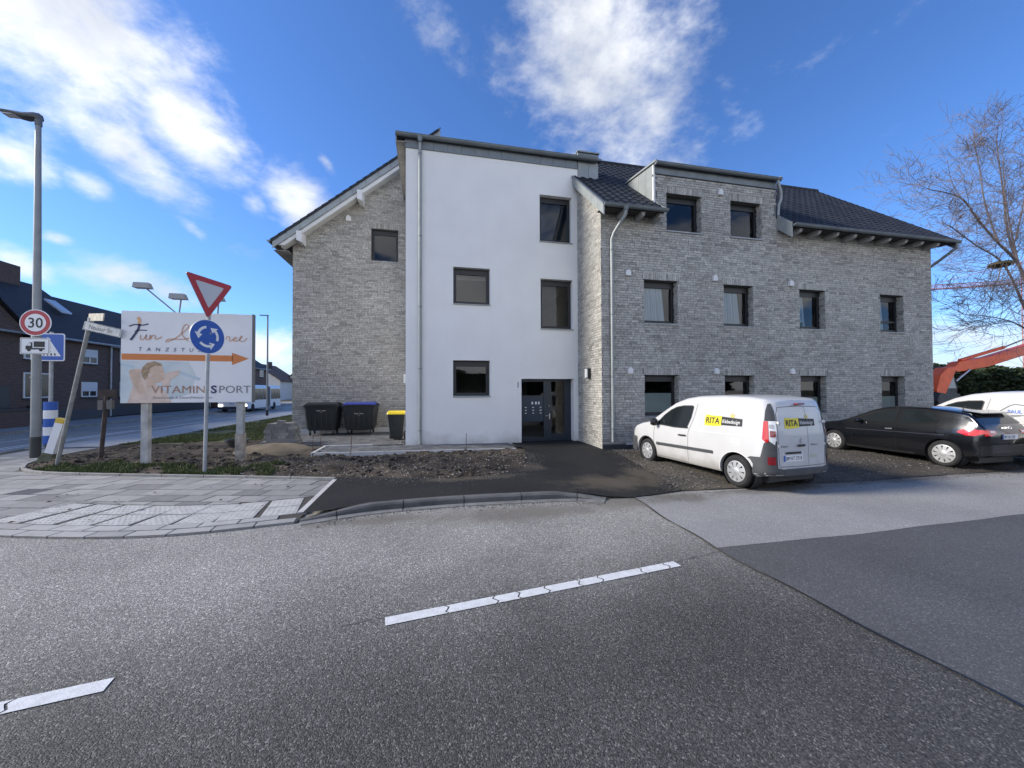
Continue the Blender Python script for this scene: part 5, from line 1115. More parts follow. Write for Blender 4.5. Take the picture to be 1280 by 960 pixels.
    decal('number_plate', [(-.26, .72), (-.26, .83), (.26, .83), (.26, .72)], PBk, SIGNW, root, .012, .05); decal('plate_band', [(-.26, .722), (-.26, .828), (-.215, .828), (-.215, .722)], PBk, SIGNB, root, .015, .05); ptext('plate_text', plate, .095, -.20, .74, PBk, INK, root, offs=.016, sx=.78)
    for k in range(4): b = MB(); b.lathe([(.042, -.004), (.052, -.004), (.052, .004), (.042, .004), (.042, -.004)], (-.105 + k * .07, 0, 0), 'y', 18); q = PBk(0, .965, .01); b.xf(Matrix.Translation((0, q.y, q.z))); b.build('ring_badge', CH, root, world=False)
    b = MB(); b.tube([(0, -1.2, 1.385), (0, -1.27, 1.43)], [.02, .006], 8); b.build('roof_aerial', BLACKPL, root, world=False)
    return root
car = make_car('hatchback_car', 'shiny black five-door hatchback parked on gravel between two white vans', (12.80, 8.0, .03), R(0)); car.scale = (.95, 1, 1)
far_car = copy_tree(car); far_car.location = (-19.2, 66, .05); far_car.rotation_euler = (0, 0, R(170)); far_car['label'] = 'dark car in the distance behind the white bus'

# ------------------------------------------------------------------ bins, stones, stakes
CONT = M('container_plastic', (.012, .016, .019), .5, var=.2, vs=5, bump=.05, bs=40)
def container(loc, rz, lid, label):
    root = empty('waste_container', loc, label, 'container', 'wheeled waste containers', rz)
    b = MB(); secs = [(.20, .52, .40), (.30, .56, .43), (1.05, .645, .49), (1.13, .66, .50)]; k = 0
    for z, hx, hy in secs:
        c = .06
        b.v += [(-hx + c, -hy, z), (hx - c, -hy, z), (hx, -hy + c, z), (hx, hy - c, z), (hx - c, hy, z), (-hx + c, hy, z), (-hx, hy - c, z), (-hx, -hy + c, z)]
    for i in range(3):
        for j in range(8): b.f.append((i * 8 + j, i * 8 + (j + 1) % 8, i * 8 + 8 + (j + 1) % 8, i * 8 + 8 + j))
    b.f.append(tuple(range(8))[::-1]); b.f.append(tuple(24 + j for j in range(8))); b.build('tub', CONT, root, world=False, smooth=30)
    b = MB()
    for x in (-.42, -.21, 0, .21, .42): b.add([(x - .02, -.535 + .03, .35), (x + .02, -.535 + .03, .35), (x + .02, -.592 + .09, 1.0), (x - .02, -.592 + .09, 1.0), (x - .02, -.445, .35), (x + .02, -.445, .35), (x + .02, -.485, 1.0), (x - .02, -.485, 1.0)], [(0, 1, 2, 3), (0, 3, 7, 4), (1, 5, 6, 2)])
    b.build('ribs', CONT, root, world=False, kind='stuff')
    MB().box(-.69, .69, -.53, .53, 1.132, 1.20).build('rim', CONT, root, world=False, bevel=.02)
    b = MB(); n = 8; k = 0
    for i in range(n + 1):
        y = -.51 + 1.02 * i / n; z = 1.215 + .09 * math.sin(math.pi * (i / n) * .75 + .35); b.v += [(-.66, y, z - .05), (-.60, y, z), (.60, y, z), (.66, y, z - .05)]
    for i in range(n):
        for j in range(3): b.f.append((i * 4 + j, i * 4 + j + 1, i * 4 + 5 + j, i * 4 + 4 + j))
    b.f.append((0, 1, 2, 3)); b.f.append(tuple(n * 4 + j for j in range(4))[::-1]); b.build('lid', lid, root, world=False, smooth=30)
    MB().tube([(-.5, -.56, 1.20), (.5, -.56, 1.20)], .016, 8).build('grab_bar', CONT, root, world=False)
    for x in (-.45, .45):
        for y in (-.34, .34):
            w_ = MB(); w_.lathe([(.001, -.025), (.085, -.025), (.1, -.012), (.1, .012), (.085, .025), (.001, .025)], (x, y, .10), 'x', 18); q = w_.build('castor', RUBBER, root, world=False, smooth=True); f_ = MB(); f_.add([(x - .035, y - .05, .21), (x + .035, y - .05, .21), (x + .035, y + .05, .21), (x - .035, y + .05, .21), (x - .035, y - .02, .09), (x + .035, y - .02, .09), (x + .035, y + .02, .09), (x - .035, y + .02, .09)], [(0, 1, 5, 4), (1, 2, 6, 5), (2, 3, 7, 6), (3, 0, 4, 7)]); f_.build('castor_fork', STEEL, q, world=False)
    ptext_flat(root, -.50, .93 if lid is CONT else .80); root.scale = (.93, .93, .97); return root
def ptext_flat(root, y, z):
    v, f = text_geo('Schönmackers', .06, align='CENTER'); MB().add([(p[0], -.50, z + p[1] + .04) for p in v], f).build('lettering', SIGNW, root, world=False)
    MB().quad((-.035, -.495, z - .03), (.035, -.495, z - .03), (.035, -.496, z + .0), (-.035, -.496, z + .0)).build('sticker', M('sticker_mix', (.6, .3, .3), .5), root, world=False)
container((-4.05, 16.28, .17), R(1), CONT, 'black four-wheeled waste container with black lid against the brick gable')
container((-2.66, 16.20, .17), R(-1), M('lid_blue', (.025, .05, .30), .45), 'black four-wheeled waste container with blue lid against the brick gable')
yb = empty('wheelie_bin', (-1.12, 14.02, .17), 'dark wheelie bin with yellow lid beside the white stair block', 'bin')
b = MB(); hx0, hx1 = .20, .275
for z, hx, y0, y1 in ((.05, .20, -.17, .24), (.12, .21, -.19, .26), (.82, .272, -.29, .30), (.93, .285, -.31, .30)): b.v += [(-hx, y0, z), (hx, y0, z), (hx, y1, z), (-hx, y1, z)]
for i in range(3):
    for j in range(4): b.f.append((i * 4 + j, i * 4 + (j + 1) % 4, i * 4 + 4 + (j + 1) % 4, i * 4 + 4 + j))
b.f.append((3, 2, 1, 0)); b.f.append((12, 13, 14, 15)); b.build('tub', CONT, yb, world=False, bevel=.02)
b = MB(); k = 0
for y, z in ((-.34, .935), (-.30, .985), (-.1, 1.01), (.15, 1.01), (.30, .99)): b.v += [(-.30, y, z - .035), (-.27, y, z), (.27, y, z), (.30, y, z - .035)]
for i in range(4):
    for j in range(3): b.f.append((i * 4 + j, i * 4 + j + 1, i * 4 + 5 + j, i * 4 + 4 + j))
b.f.append((0, 1, 2, 3)); b.build('lid', M('lid_yellow', (.72, .55, .02), .45), yb, world=False, smooth=30)
for s in (-1, 1): MB().lathe([(.001, -.02), (.085, -.02), (.1, 0), (.085, .02), (.001, .02)], (s * .25, .27, .10), 'x', 18).build('wheel', RUBBER, yb, world=False, smooth=True)
MB().tube([(-.24, .36, .93), (.24, .36, .93)], .018, 8).build('handle', CONT, yb, world=False)
# stack of paving blocks
bm_ = [M('block_a', (.20, .20, .198), .85, var=.15, vs=9, bump=.2), M('block_b', (.26, .258, .25), .85, var=.15, vs=9, bump=.2), M('block_c', (.16, .162, .165), .85, var=.15, vs=9, bump=.2)]; bmesh_ = []
for mm in bm_:
    q = MB(); q.box(-.105, .105, -.10, .10, 0, .094); me = bpy.data.meshes.new('paving_block'); me.from_pydata(q.v, [], q.f); me.materials.append(mm); bmesh_.append(me)
for lv, nb_ in enumerate((5, 4, 4, 4, 4, 4, 3, 1)):
    for dpt in range(3):
        if lv == 7 and dpt: continue
        for i in range(nb_):
            o = bpy.data.objects.new('paving_block', random.choice(bmesh_)); COL.objects.link(o); x = -4.72 + (i - (nb_ - 1) / 2) * .215 + (.05 if lv % 2 else 0)
            o.location = (x + random.uniform(-.006, .006), 13.66 + dpt * .205 + random.uniform(-.01, .01), .168 + lv * .096); o.rotation_euler = (0, 0, R(random.uniform(-3, 3)))
            tag(o, 'grey concrete paving block in the stack beside the brick gable', 'paving block', 'stack of grey paving blocks')
b = MB(); n_ = 26
for i in range(n_):
    for j in range(n_):
        u, v_ = i / (n_ - 1) * 2 - 1, j / (n_ - 1) * 2 - 1; x, y = -4.55 + u * 1.15, 12.75 + v_ * .75; rr = u * u + v_ * v_
        b.v.append((x, y, .06 + .27 * max(0, 1 - rr) ** .8 + .05 * mnoise.noise((x * 2.2, y * 2.2, 1)) * (1 - min(1, rr)) - .12 * max(0, rr - .85)))
for i in range(n_ - 1):
    for j in range(n_ - 1): b.f.append((i * n_ + j, (i + 1) * n_ + j, (i + 1) * n_ + j + 1, i * n_ + j + 1))
tag(b.build('sand_heap', M('bedding_sand', (.17, .135, .09), .95, var=.25, vs=2.5, bump=.5, bs=50), smooth=True), 'low heap of tan bedding sand before the stack of paving blocks', 'sand heap')
tub = empty('mortar_tub', (-5.87, 13.5, .10), 'black plastic mortar tub lying in the soil by the billboard', 'tub')
MB().lathe([(.001, .02), (.22, .02), (.28, .26), (.31, .27), (.31, .285), (.265, .28), (.21, .04), (.001, .04)], (0, 0, 0), 'z', 24).build('tub_shell', BLACKPL, tub, world=False, smooth=True)
for s in (-1, 1): MB().tube([(s * .27, -.07, .20), (s * .33, -.05, .22), (s * .33, .05, .22), (s * .27, .07, .20)], .012, 6).build('grip', BLACKPL, tub, world=False)
RUST = M('rusty_iron', (.07, .04, .028), .8, var=.3, vs=20)
for (x, y), lb in zip(((-3.34, 12.15), (-3.42, 13.3), (-2.14, 11.36), (1.06, 11.36)), ('thin iron setting-out stake at the corner of the paver strip', 'thin iron setting-out stake beside the stack of paving blocks', 'thin iron setting-out stake along the paver strip before the bins', 'thin iron setting-out stake along the paver strip before the white front')):
    tag(MB().tube([(x, y, .0), (x + .02, y + .01, .62)], .009, 6).build('iron_stake', RUST), lb, 'stake', 'setting-out stakes')

# ------------------------------------------------------------------ signs and posts
def plate(poly, th, ang, c, name, m, parent, y0=0, bevel=0):      # flat plate in its own (u, z) plane, turned by ang, at c; y0 = how far it stands proud
    b = MB(); b.prism(poly, 'y', -y0 - th, -y0); b.xf(Matrix.Translation(c) @ Matrix.Rotation(ang, 4, 'Z')); return b.build(name, m, parent)
def circ(r, n=40, cx=0, cz=0): return [(cx + r * math.cos(2 * math.pi * i / n), cz + r * math.sin(2 * math.pi * i / n)) for i in range(n)]
def rrect(w_, h, r=.04, cx=0, cz=0):
    o = []
    for sx, sz, a0 in ((1, 1, 0), (-1, 1, 90), (-1, -1, 180), (1, -1, 270)):
        for k in range(5): a = R(a0 + k * 22.5); o.append((cx + sx * (w_ / 2 - r) + r * math.cos(a), cz + sz * (h / 2 - r) + r * math.sin(a)))
    return o
# street lamp
lamp = empty('street_lamp', (-10.94, 13.49, .02), 'tall grey street lamp with flat head beside the thirty sign', 'street lamp')
POLE = M('lamp_pole', (.24, .255, .265), .5, .3, var=.12, vs=2)
MB().tube([(-10.94, 13.49, .02), (-10.94, 13.49, 1.0), (-10.95, 13.49, 3.3), (-10.99, 13.49, 9.70)], [.105, .105, .095, .06], 18).build('pole', POLE, lamp, smooth=True)
MB().tube([(-10.94, 13.49, .01), (-10.94, 13.49, .62)], .112, 18).build('base_sleeve', M('lamp_base_dark', (.035, .04, .04), .6), lamp, smooth=True); MB().lathe([(.11, 2.28), (.113, 2.30), (.11, 2.32)], (-10.945, 13.49, 0), 'z', 18).build('pole_joint', POLE, lamp)
b = MB(); hd = [(0, .10, .16, .10), (.12, .13, .17, .09), (.35, .17, .13, .075), (.70, .17, .17, .05), (.95, .10, .215, .025)]
for dx, hw, zz, th in hd: x = -10.93 - dx; z = 9.66 + zz; b.v += [(x, 13.49 - hw, z - th * .4), (x, 13.49 - hw * .6, z + th * .6), (x, 13.49 + hw * .6, z + th * .6), (x, 13.49 + hw, z - th * .4), (x, 13.49 + hw * .8, z - th), (x, 13.49 - hw * .8, z - th)]
for i in range(4):
    for j in range(6): b.f.append((i * 6 + j, i * 6 + (j + 1) % 6, i * 6 + 6 + (j + 1) % 6, i * 6 + 6 + j))
b.f.append(tuple(range(6))); b.f.append(tuple(24 + j for j in range(6))[::-1]); b.tube([(-10.985, 13.49, 9.55), (-10.985, 13.49, 9.80)], .075, 14); hdo = b.build('lamp_head', M('lamp_head_grey', (.13, .14, .15), .5, .3), lamp, smooth=30)
MB().box(-11.75, -11.3, 13.38, 13.60, 9.745, 9.76).build('lamp_lens', LAMPW, hdo)
sp_ = empty('speed_limit_sign', (-10.87, 13.36, 3.0), 'round red-ringed 30 speed limit sign with truck plate on the lamp pole', 'road sign')
c = (-10.87, 13.36, 3.85); a0 = R(-2)
disc = plate(circ(.375), .012, a0, c, 'disc', SIGNW, sp_); 
def ring2(r0, r1, m, name, y0, cz=3.85, n=40):
    b = MB()
    for i in range(n):
        t0, t1 = 2 * math.pi * i / n, 2 * math.pi * (i + 1) / n; b.quad((r0 * math.cos(t0), -y0, r0 * math.sin(t0)), (r1 * math.cos(t0), -y0, r1 * math.sin(t0)), (r1 * math.cos(t1), -y0, r1 * math.sin(t1)), (r0 * math.cos(t1), -y0, r0 * math.sin(t1)))
    return b
ring2(.25, .352, SIGNR, 'red_ring', .014).xf(Matrix.Translation(c) @ Matrix.Rotation(a0, 4, 'Z')).build('red_ring', SIGNR, sp_)
v, f = text_geo('30', .40, align='CENTER', bold=.004); MB().add([(p[0] * .92, -.016, p[1] - .14) for p in v], f).xf(Matrix.Translation(c) @ Matrix.Rotation(a0, 4, 'Z')).build('numeral', INK, sp_)
c2 = (-10.87, 13.36, 3.19); plate(rrect(.70, .46, .03), .012, a0, c2, 'truck_plate', SIGNW, sp_)
b = MB()
for q in stroke2d(rrect(.655, .415, .03) + [rrect(.655, .415, .03)[0]], .012): b.quad(*[(p[0], -.014, p[1]) for p in q])
b.add([(x, -.015, z) for x, z in ((-.03, -.03), (.23, -.03), (.23, .13), (-.03, .13))], [(0, 1, 2, 3)]); b.add([(x, -.015, z) for x, z in ((-.22, -.10), (.23, -.10), (.23, -.055), (-.06, -.055), (-.06, .10), (-.13, .10), (-.20, .0), (-.22, -.01))], [(0, 1, 2, 3, 4), (0, 4, 5, 6, 7)])
for x in (-.14, .14): b.add([(x + u, -.016, -.11 + w_) for u, w_ in circ(.045, 16)], [tuple(range(16))])
b.xf(Matrix.Translation(c2) @ Matrix.Rotation(a0, 4, 'Z')).build('truck_symbol', INK, sp_)
MB().quad(*[(x, -.0165, z) for x, z in ((-.185, .005), (-.135, .08), (-.10, .08), (-.10, .005))]).xf(Matrix.Translation(c2) @ Matrix.Rotation(a0, 4, 'Z')).build('truck_window', SIGNW, sp_)
for z in (3.85, 3.19): MB().lathe([(.105, z - .02), (.105, z + .02)], (-10.955, 13.49, 0), 'z', 18).build('clamp', STEEL, sp_)
# pedestrian crossing sign
pc = empty('crossing_sign', (-12.38, 15.75, .02), 'blue square pedestrian crossing sign on post with blue and white sleeve', 'road sign'); c = (-12.40, 15.66, 3.38)
MB().tube([(-12.38, 15.75, 0), (-12.38, 15.75, 3.9)], .05, 12).build('post', STEEL, pc, smooth=True)
for i in range(5): MB().tube([(-12.38, 15.75, .16 + i * .28), (-12.38, 15.75, .44 + i * .28)], .165, 18).build('sleeve_band', SIGNB if i % 2 == 0 else SIGNW, pc, smooth=True)
MB().tube([(-12.38, 15.75, .0), (-12.38, 15.75, .158)], .12, 14).build('sleeve_foot', BLACKPL, pc)
plate(rrect(.92, .92, .06), .012, 0, c, 'sign_plate', SIGNW, pc); plate(rrect(.86, .86, .05), .003, 0, c, 'blue_field', SIGNB, pc, .012); plate([(-.36, -.30), (.36, -.30), (0, .34)], .003, 0, c, 'white_triangle', SIGNW, pc, .0155)
b = MB()
for i in range(5): x = -.22 + i * .10; b.quad((x, -.0195, -.28), (x + .045, -.0195, -.28), (x + .03, -.0195, -.20), (x - .005, -.0195, -.20))
for q in stroke2d([(.0, .08), (-.01, -.05), (-.09, -.17)], .05) + stroke2d([(-.01, -.05), (.07, -.17)], .05) + stroke2d([(-.08, -.03), (0, .06), (.08, -.02)], .03): b.quad(*[(p[0], -.0196, p[1]) for p in q])
b.add([(u, -.0196, w_) for u, w_ in circ(.035, 14, .01, .13)], [tuple(range(14))]); b.xf(Matrix.Translation(c)).build('walker_symbol', INK, pc)
# leaning street name sign
sn = empty('street_name_sign', (-8.84, 11.40, .03), 'leaning grey pole with two white street name blades', 'street sign')
MB().tube([(-8.84, 11.40, 0), (-8.19, 11.40, 3.66)], .042, 12).build('pole', M('sign_pole', (.22, .225, .22), .6, .2, var=.2, vs=6), sn, smooth=True)
MX = Matrix.Translation((-8.24, 11.34, 3.52)) @ Matrix.Rotation(R(13), 4, 'Y') @ Matrix.Rotation(R(-14), 4, 'Z')
b = MB(); b.box(-.04, .93, -.012, .012, -.105, .105); bl = b.xf(MX).build('name_blade', M('blade_white', (.50, .51, .50), .5, var=.15, vs=9), sn)
v, f = text_geo('Neusser Str.', .15); MB().add([(.10 + p[0] * .86, -.0135, p[1] - .055) for p in v], f).xf(MX).build('lettering', INK, bl)
b = MB()
for q in stroke2d(rrect(.93, .19, .012, .445) + [rrect(.93, .19, .012, .445)[0]], .008): b.quad(*[(p[0], -.0132, p[1]) for p in q])
b.xf(MX).build('border', INK, bl)
MX = Matrix.Translation((-8.20, 11.40, 3.735)) @ Matrix.Rotation(R(6), 4, 'Y') @ Matrix.Rotation(R(-38), 4, 'Z'); MB().box(-.05, .80, -.012, .012, -.09, .09).xf(MX).build('name_blade', M('blade_cream', (.42, .39, .31), .6, var=.25, vs=12), sn)
for z in (3.45, 3.66): MB().tube([(-8.84 + .65 * z / 3.66, 11.40, z - .06), (-8.84 + .65 * (z + .0) / 3.66 + .01, 11.40, z + .06)], .055, 12).build('clamp', STEEL, sn)
# marker post
mk = empty('marker_post', (-9.62, 12.2, .05), 'leaning white marker post with yellow top on concrete foot', 'post')
MT = Matrix.Translation((-9.66, 12.2, .0)) @ Matrix.Rotation(R(15), 4, 'Y')
MB().box(-.09, .09, -.06, .06, .30, 1.12).xf(MT).build('shaft', SIGNW, mk); MB().box(-.092, .092, -.062, .062, 1.121, 1.24).xf(MT).build('yellow_top', M('marker_yellow', (.62, .42, .04), .5), mk); MB().add([(-.17, -.15, .0), (.17, -.15, .0), (.17, .15, .0), (-.17, .15, .0), (-.11, -.08, .32), (.11, -.08, .32), (.11, .08, .32), (-.11, .08, .32)], [(0, 1, 5, 4), (1, 2, 6, 5), (2, 3, 7, 6), (3, 0, 4, 7), (4, 5, 6, 7)]).xf(MT).build('concrete_foot', M('foot_mossy', (.13, .13, .08), .9, var=.3, vs=7), mk)
# rusty post with brackets
rp_ = empty('rusty_post', (-8.70, 12.48, .05), 'dark rusty iron post with small brackets in the soil bed', 'post')
MB().tube([(-8.70, 12.48, 0), (-8.58, 12.48, 1.75)], .05, 10).build('post', M('post_brown', (.055, .042, .036), .8, var=.3, vs=8), rp_, smooth=True)
for s in (-1, 1): MB().box(-8.59 + s * .10 - .06, -8.59 + s * .10 + .06, 12.43, 12.53, 1.42 if s > 0 else 1.40, 1.66).build('bracket', M('bracket_grey', (.15, .14, .13), .7), rp_)
MB().box(-8.80, -8.38, 12.52, 12.54, 1.70, 1.95).build('board', MATS['post_brown'], rp_)
# yield + roundabout
yd = empty('yield_sign', (-4.92, 9.84, .03), 'yield triangle above blue roundabout disc on one grey post', 'road sign'); an = R(63)
MB().tube([(-4.92, 9.84, 0), (-4.86, 9.86, 4.40)], .038, 12).build('post', STEEL, yd, smooth=True)
c = (-4.855, 9.82, 4.13); MR = Matrix.Translation(c) @ Matrix.Rotation(an, 4, 'Z') @ Matrix.Rotation(R(3), 4, 'Y')
def tri(s): return [(-.50 * s, .30 + .29 * (s - 1) * 1.0), (0, -.58 * s), (.50 * s, .30 + .29 * (s - 1))]
def rtri(s, r=.05):
    P = [Vector(p) for p in ((-.50 * s, .29 * s), (0, -.577 * s), (.50 * s, .29 * s))]; o = []
    for i in range(3):
        p, a, bq = P[i], P[i - 1], P[(i + 1) % 3]; d1, d2 = (a - p).normalized(), (bq - p).normalized()
        for k in range(5): t = k / 4; o.append(tuple((p + d1 * r * 1.7) * (1 - t) ** 2 + p * 2 * t * (1 - t) + (p + d2 * r * 1.7) * t * t))
    return o
def plateM(poly, y0, th, name, m): return MB().prism(poly, 'y', -y0 - th, -y0).xf(MR).build(name, m, yd)
plateM(rtri(1.06), 0, .014, 'triangle_back', M('sign_back', (.33, .34, .35), .5, .3)); plateM(rtri(1.035), .0145, .003, 'triangle_red', SIGNR); plateM(rtri(.64, .03), .018, .003, 'triangle_white', M('sign_white_dull', (.52, .54, .57), .45))
c = (-4.87, 9.80, 3.12); MR = Matrix.Translation(c) @ Matrix.Rotation(an, 4, 'Z')
plateM(circ(.385), 0, .014, 'disc_rim', SIGNW); plateM(circ(.372), .0145, .003, 'disc_blue', SIGNB)
for k in range(3):
    b = MB(); a_ = R(100 + k * 120); arc = [(.215 * math.cos(a_ + R(t)), .215 * math.sin(a_ + R(t))) for t in range(0, 66, 8)]
    for q in stroke2d(arc, .055): b.quad(*[(p[0], -.019, p[1]) for p in q])
    e_ = a_ + R(62); tip = a_ + R(96); b.add([(.215 * math.cos(tip), -.019, .215 * math.sin(tip)), (.30 * math.cos(e_), -.019, .30 * math.sin(e_)), (.13 * math.cos(e_), -.019, .13 * math.sin(e_))], [(0, 1, 2)]); b.xf(MR).build('arrow', SIGNW, yd)
for z in (4.1, 3.9, 3.2, 2.95): MB().lathe([(.045, z - .02), (.045, z + .02)], (-4.865, 9.86, 0), 'z', 12).build('clamp', STEEL, yd)

# ------------------------------------------------------------------ billboard
bb = empty('billboard', (-5.97, 11.25, .1), 'large white billboard on two posts advertising a dance studio with orange arrow', 'billboard')
BX0, BX1, BZ0, BZ1, BY = -7.42, -4.54, 1.61, 3.90, 11.20
BBW = M('billboard_white', (.76, .76, .77), .5, var=.02); MB().box(BX0, BX1, BY, BY + .07, BZ0, BZ1).build('panel', BBW, bb, bevel=.005); MB().box(BX1 + .001, BX1 + .03, BY - .005, BY + .12, BZ0 - .01, BZ1 + .01).build('frame_edge', M('bb_edge', (.12, .13, .14), .6), bb); MB().box(BX0 + .05, BX1 - .02, BY + .072, BY + .13, BZ0, BZ1 - .02).build('back_board', MATS['bb_edge'], bb)
PW = M('post_whitewash', (.44, .43, .41), .85, var=.25, vs=4, bump=.3, bs=30); PR = M('post_rusty', (.36, .31, .26), .9, var=.4, vs=6, bump=.4, bs=30)
MB().box(-7.04, -6.89, BY + .08, BY + .22, .0, BZ0 + .3).build('post', PW, bb); MB().box(-4.93, -4.78, BY + .08, BY + .22, .78, BZ0 + .3).build('post', STEEL, bb); MB().box(-4.95, -4.76, BY + .06, BY + .24, .0, .779).build('post_foot', PR, bb)
W_, H_ = BX1 - BX0, BZ1 - BZ0
def bp(u, v, k=1): return (BX0 + u * W_, BY - .0012 * k, BZ0 + v * H_)        # 0..1 on the panel, v up
def bpoly(name, poly, m, k=1): return MB().quad(*[bp(u, v, k) for u, v in poly]).build(name, m, bb)
ORG = M('print_orange', (.62, .20, .05), .5); NAVY = M('print_navy', (.03, .04, .12), .5); PTEA = M('print_pale_teal', (.48, .58, .63), .5); SKIN = M('print_skin', (.62, .45, .34), .5, var=.12, vs=6); SKINL = M('print_skin_light', (.66, .52, .43), .5, var=.1, vs=6); HAIR = M('print_hair', (.36, .25, .15), .5, var=.3, vs=14); GREYT = M('print_grey', (.22, .22, .25), .5); BROWN = M('print_brown', (.36, .20, .14), .5)
bpoly('print_arrow', [(.005, .468), (.005, .535), (.845, .528), (.845, .46), ], ORG, 2); bpoly('print_arrow', [(.84, .42), (.84, .56), (.975, .495)], ORG, 2)
bpoly('print_backdrop', [(.0, .0), (.0, .46), (.50, .455), (.56, .30), (.52, .1), (.30, .0)], M('print_backdrop', (.50, .58, .60), .5, col2=(.66, .69, .70), vs=1.6, var=.05), 1)
bpoly('print_beam', [(.0, .44), (.0, .40), (.10, .375), (.10, .40)], PTEA, 2); bpoly('print_beam', [(.42, .36), (.43, .32), (.58, .24), (.60, .27)], PTEA, 2)
bpoly('print_body', [(.05, .0), (.09, .18), (.06, .33), (.075, .36), (.12, .35), (.165, .27), (.20, .21), (.27, .20), (.33, .12), (.38, .0)], SKINL, 3)
bpoly('print_arm', [(.06, .34), (.08, .365), (.14, .37), (.17, .35), (.14, .31), (.155, .22), (.19, .10), (.14, .09), (.09, .22)], SKIN, 4); bpoly('print_arm', [(.29, .27), (.34, .335), (.44, .36), (.43, .31), (.37, .25), (.35, .16), (.31, .18)], SKINL, 4)
bpoly('print_face', [(.19, .22), (.17, .30), (.19, .39), (.25, .42), (.30, .40), (.315, .355), (.325, .31), (.315, .295), (.315, .25), (.295, .225), (.255, .215), (.24, .17), (.20, .16)], SKIN, 5)
bpoly('print_hair', [(.175, .25), (.15, .31), (.155, .38), (.19, .435), (.245, .455), (.295, .43), (.305, .40), (.25, .405), (.215, .375), (.21, .32), (.195, .27)], HAIR, 6); bpoly('print_ear', [(.205, .275), (.20, .32), (.225, .325), (.228, .285)], SKINL, 7); bpoly('print_brow', [(.275, .338), (.305, .346), (.307, .338)], HAIR, 7); bpoly('print_lips', [(.295, .262), (.315, .268), (.312, .256)], M('print_lips', (.45, .16, .14), .5), 7)
def btext(s, size, u, v, m, sx=1., k=8, **kw):
    vv, f = text_geo(s, size, **kw); return MB().add([(bp(u, v, k)[0] + p[0] * sx, bp(u, v, k)[1], bp(u, v, k)[2] + p[1]) for p in vv], f).build('print_text', m, bb)
btext('VITAMIN', .27, .225, .105, BROWN, 1.12); btext('S', .27, .675, .105, NAVY, 1.12, bold=.008); btext('PORT', .27, .735, .105, GREYT, 1.08); btext('Fitnessstudio & Gesundheitszentrum', .085, .235, .045, GREYT, 1.03, shear=.2); btext('TANZSTUDIO', .13, .125, .565, NAVY, 1.0, shear=.15, space=2.55)
def bstroke(name, pts, wd, m, k=9):
    sm = smooth_line([(u * W_, v * H_) for u, v in pts], .03); b = MB()
    for q in stroke2d(sm, wd): b.quad(*[(BX0 + p[0], BY - .0012 * k, BZ0 + p[1]) for p in q])
    return b.build(name, m, bb)
bstroke('print_script', [(.06, .83), (.10, .85), (.15, .845), (.20, .86)], .03, NAVY); bstroke('print_script', [(.135, .86), (.125, .80), (.10, .74), (.075, .69), (.07, .68)], .05, NAVY); bstroke('print_script', [(.10, .775), (.14, .79), (.19, .79)], .022, NAVY); bstroke('print_script', [(.12, .93), (.135, .90), (.13, .86)], .07, M('print_flame', (.72, .42, .22), .5), 8)
for P in ([(.145, .74), (.14, .70), (.155, .685), (.175, .71), (.185, .745), (.18, .70), (.195, .685), (.205, .70), (.215, .74), (.215, .69), (.23, .735), (.25, .735), (.25, .695), (.27, .70), (.30, .725)], [(.50, .68), (.45, .76), (.47, .86), (.50, .84), (.42, .73), (.36, .68), (.33, .67), (.35, .70), (.45, .70), (.52, .72)], [(.56, .85), (.55, .72), (.53, .68), (.58, .69), (.64, .74), (.64, .82), (.58, .85), (.54, .83)], [(.70, .73), (.67, .69), (.66, .70), (.69, .74), (.70, .69), (.73, .735), (.75, .735), (.75, .695), (.78, .70)], [(.79, .71), (.80, .74), (.82, .74), (.82, .69), (.84, .70), (.86, .735), (.88, .73), (.85, .70), (.87, .69), (.90, .71), (.92, .745), (.91, .75), (.90, .70), (.93, .69), (.96, .73)]): bstroke('print_script', P, .020, M('print_script_orange', (.58, .30, .18), .5))
for x, hx in ((-6.28, -6.70), (-6.22, -5.96), (-5.36, -5.15)):
    b = MB(); b.tube([(x, BY + .05, BZ1 - .02), (hx, BY - .35, BZ1 + .42 if hx > -6.5 and 0 else BZ1 + (.50 if hx < -6.5 else .27))], .017, 8); fl = b.build('lamp_arm', STEEL, bb)
    z = BZ1 + (.50 if hx < -6.5 else .27); MB().add([(hx - .20, BY - .48, z - .02), (hx + .14, BY - .48, z - .02), (hx + .14, BY - .30, z - .02), (hx - .20, BY - .30, z - .02), (hx - .20, BY - .45, z + .11), (hx + .10, BY - .45, z + .11), (hx + .10, BY - .33, z + .11), (hx - .20, BY - .33, z + .11)], [(0, 3, 2, 1), (4, 5, 6, 7), (0, 1, 5, 4), (1, 2, 6, 5), (2, 3, 7, 6), (3, 0, 4, 7)]).build('floodlight', M('flood_grey', (.30, .30, .29), .5), fl)

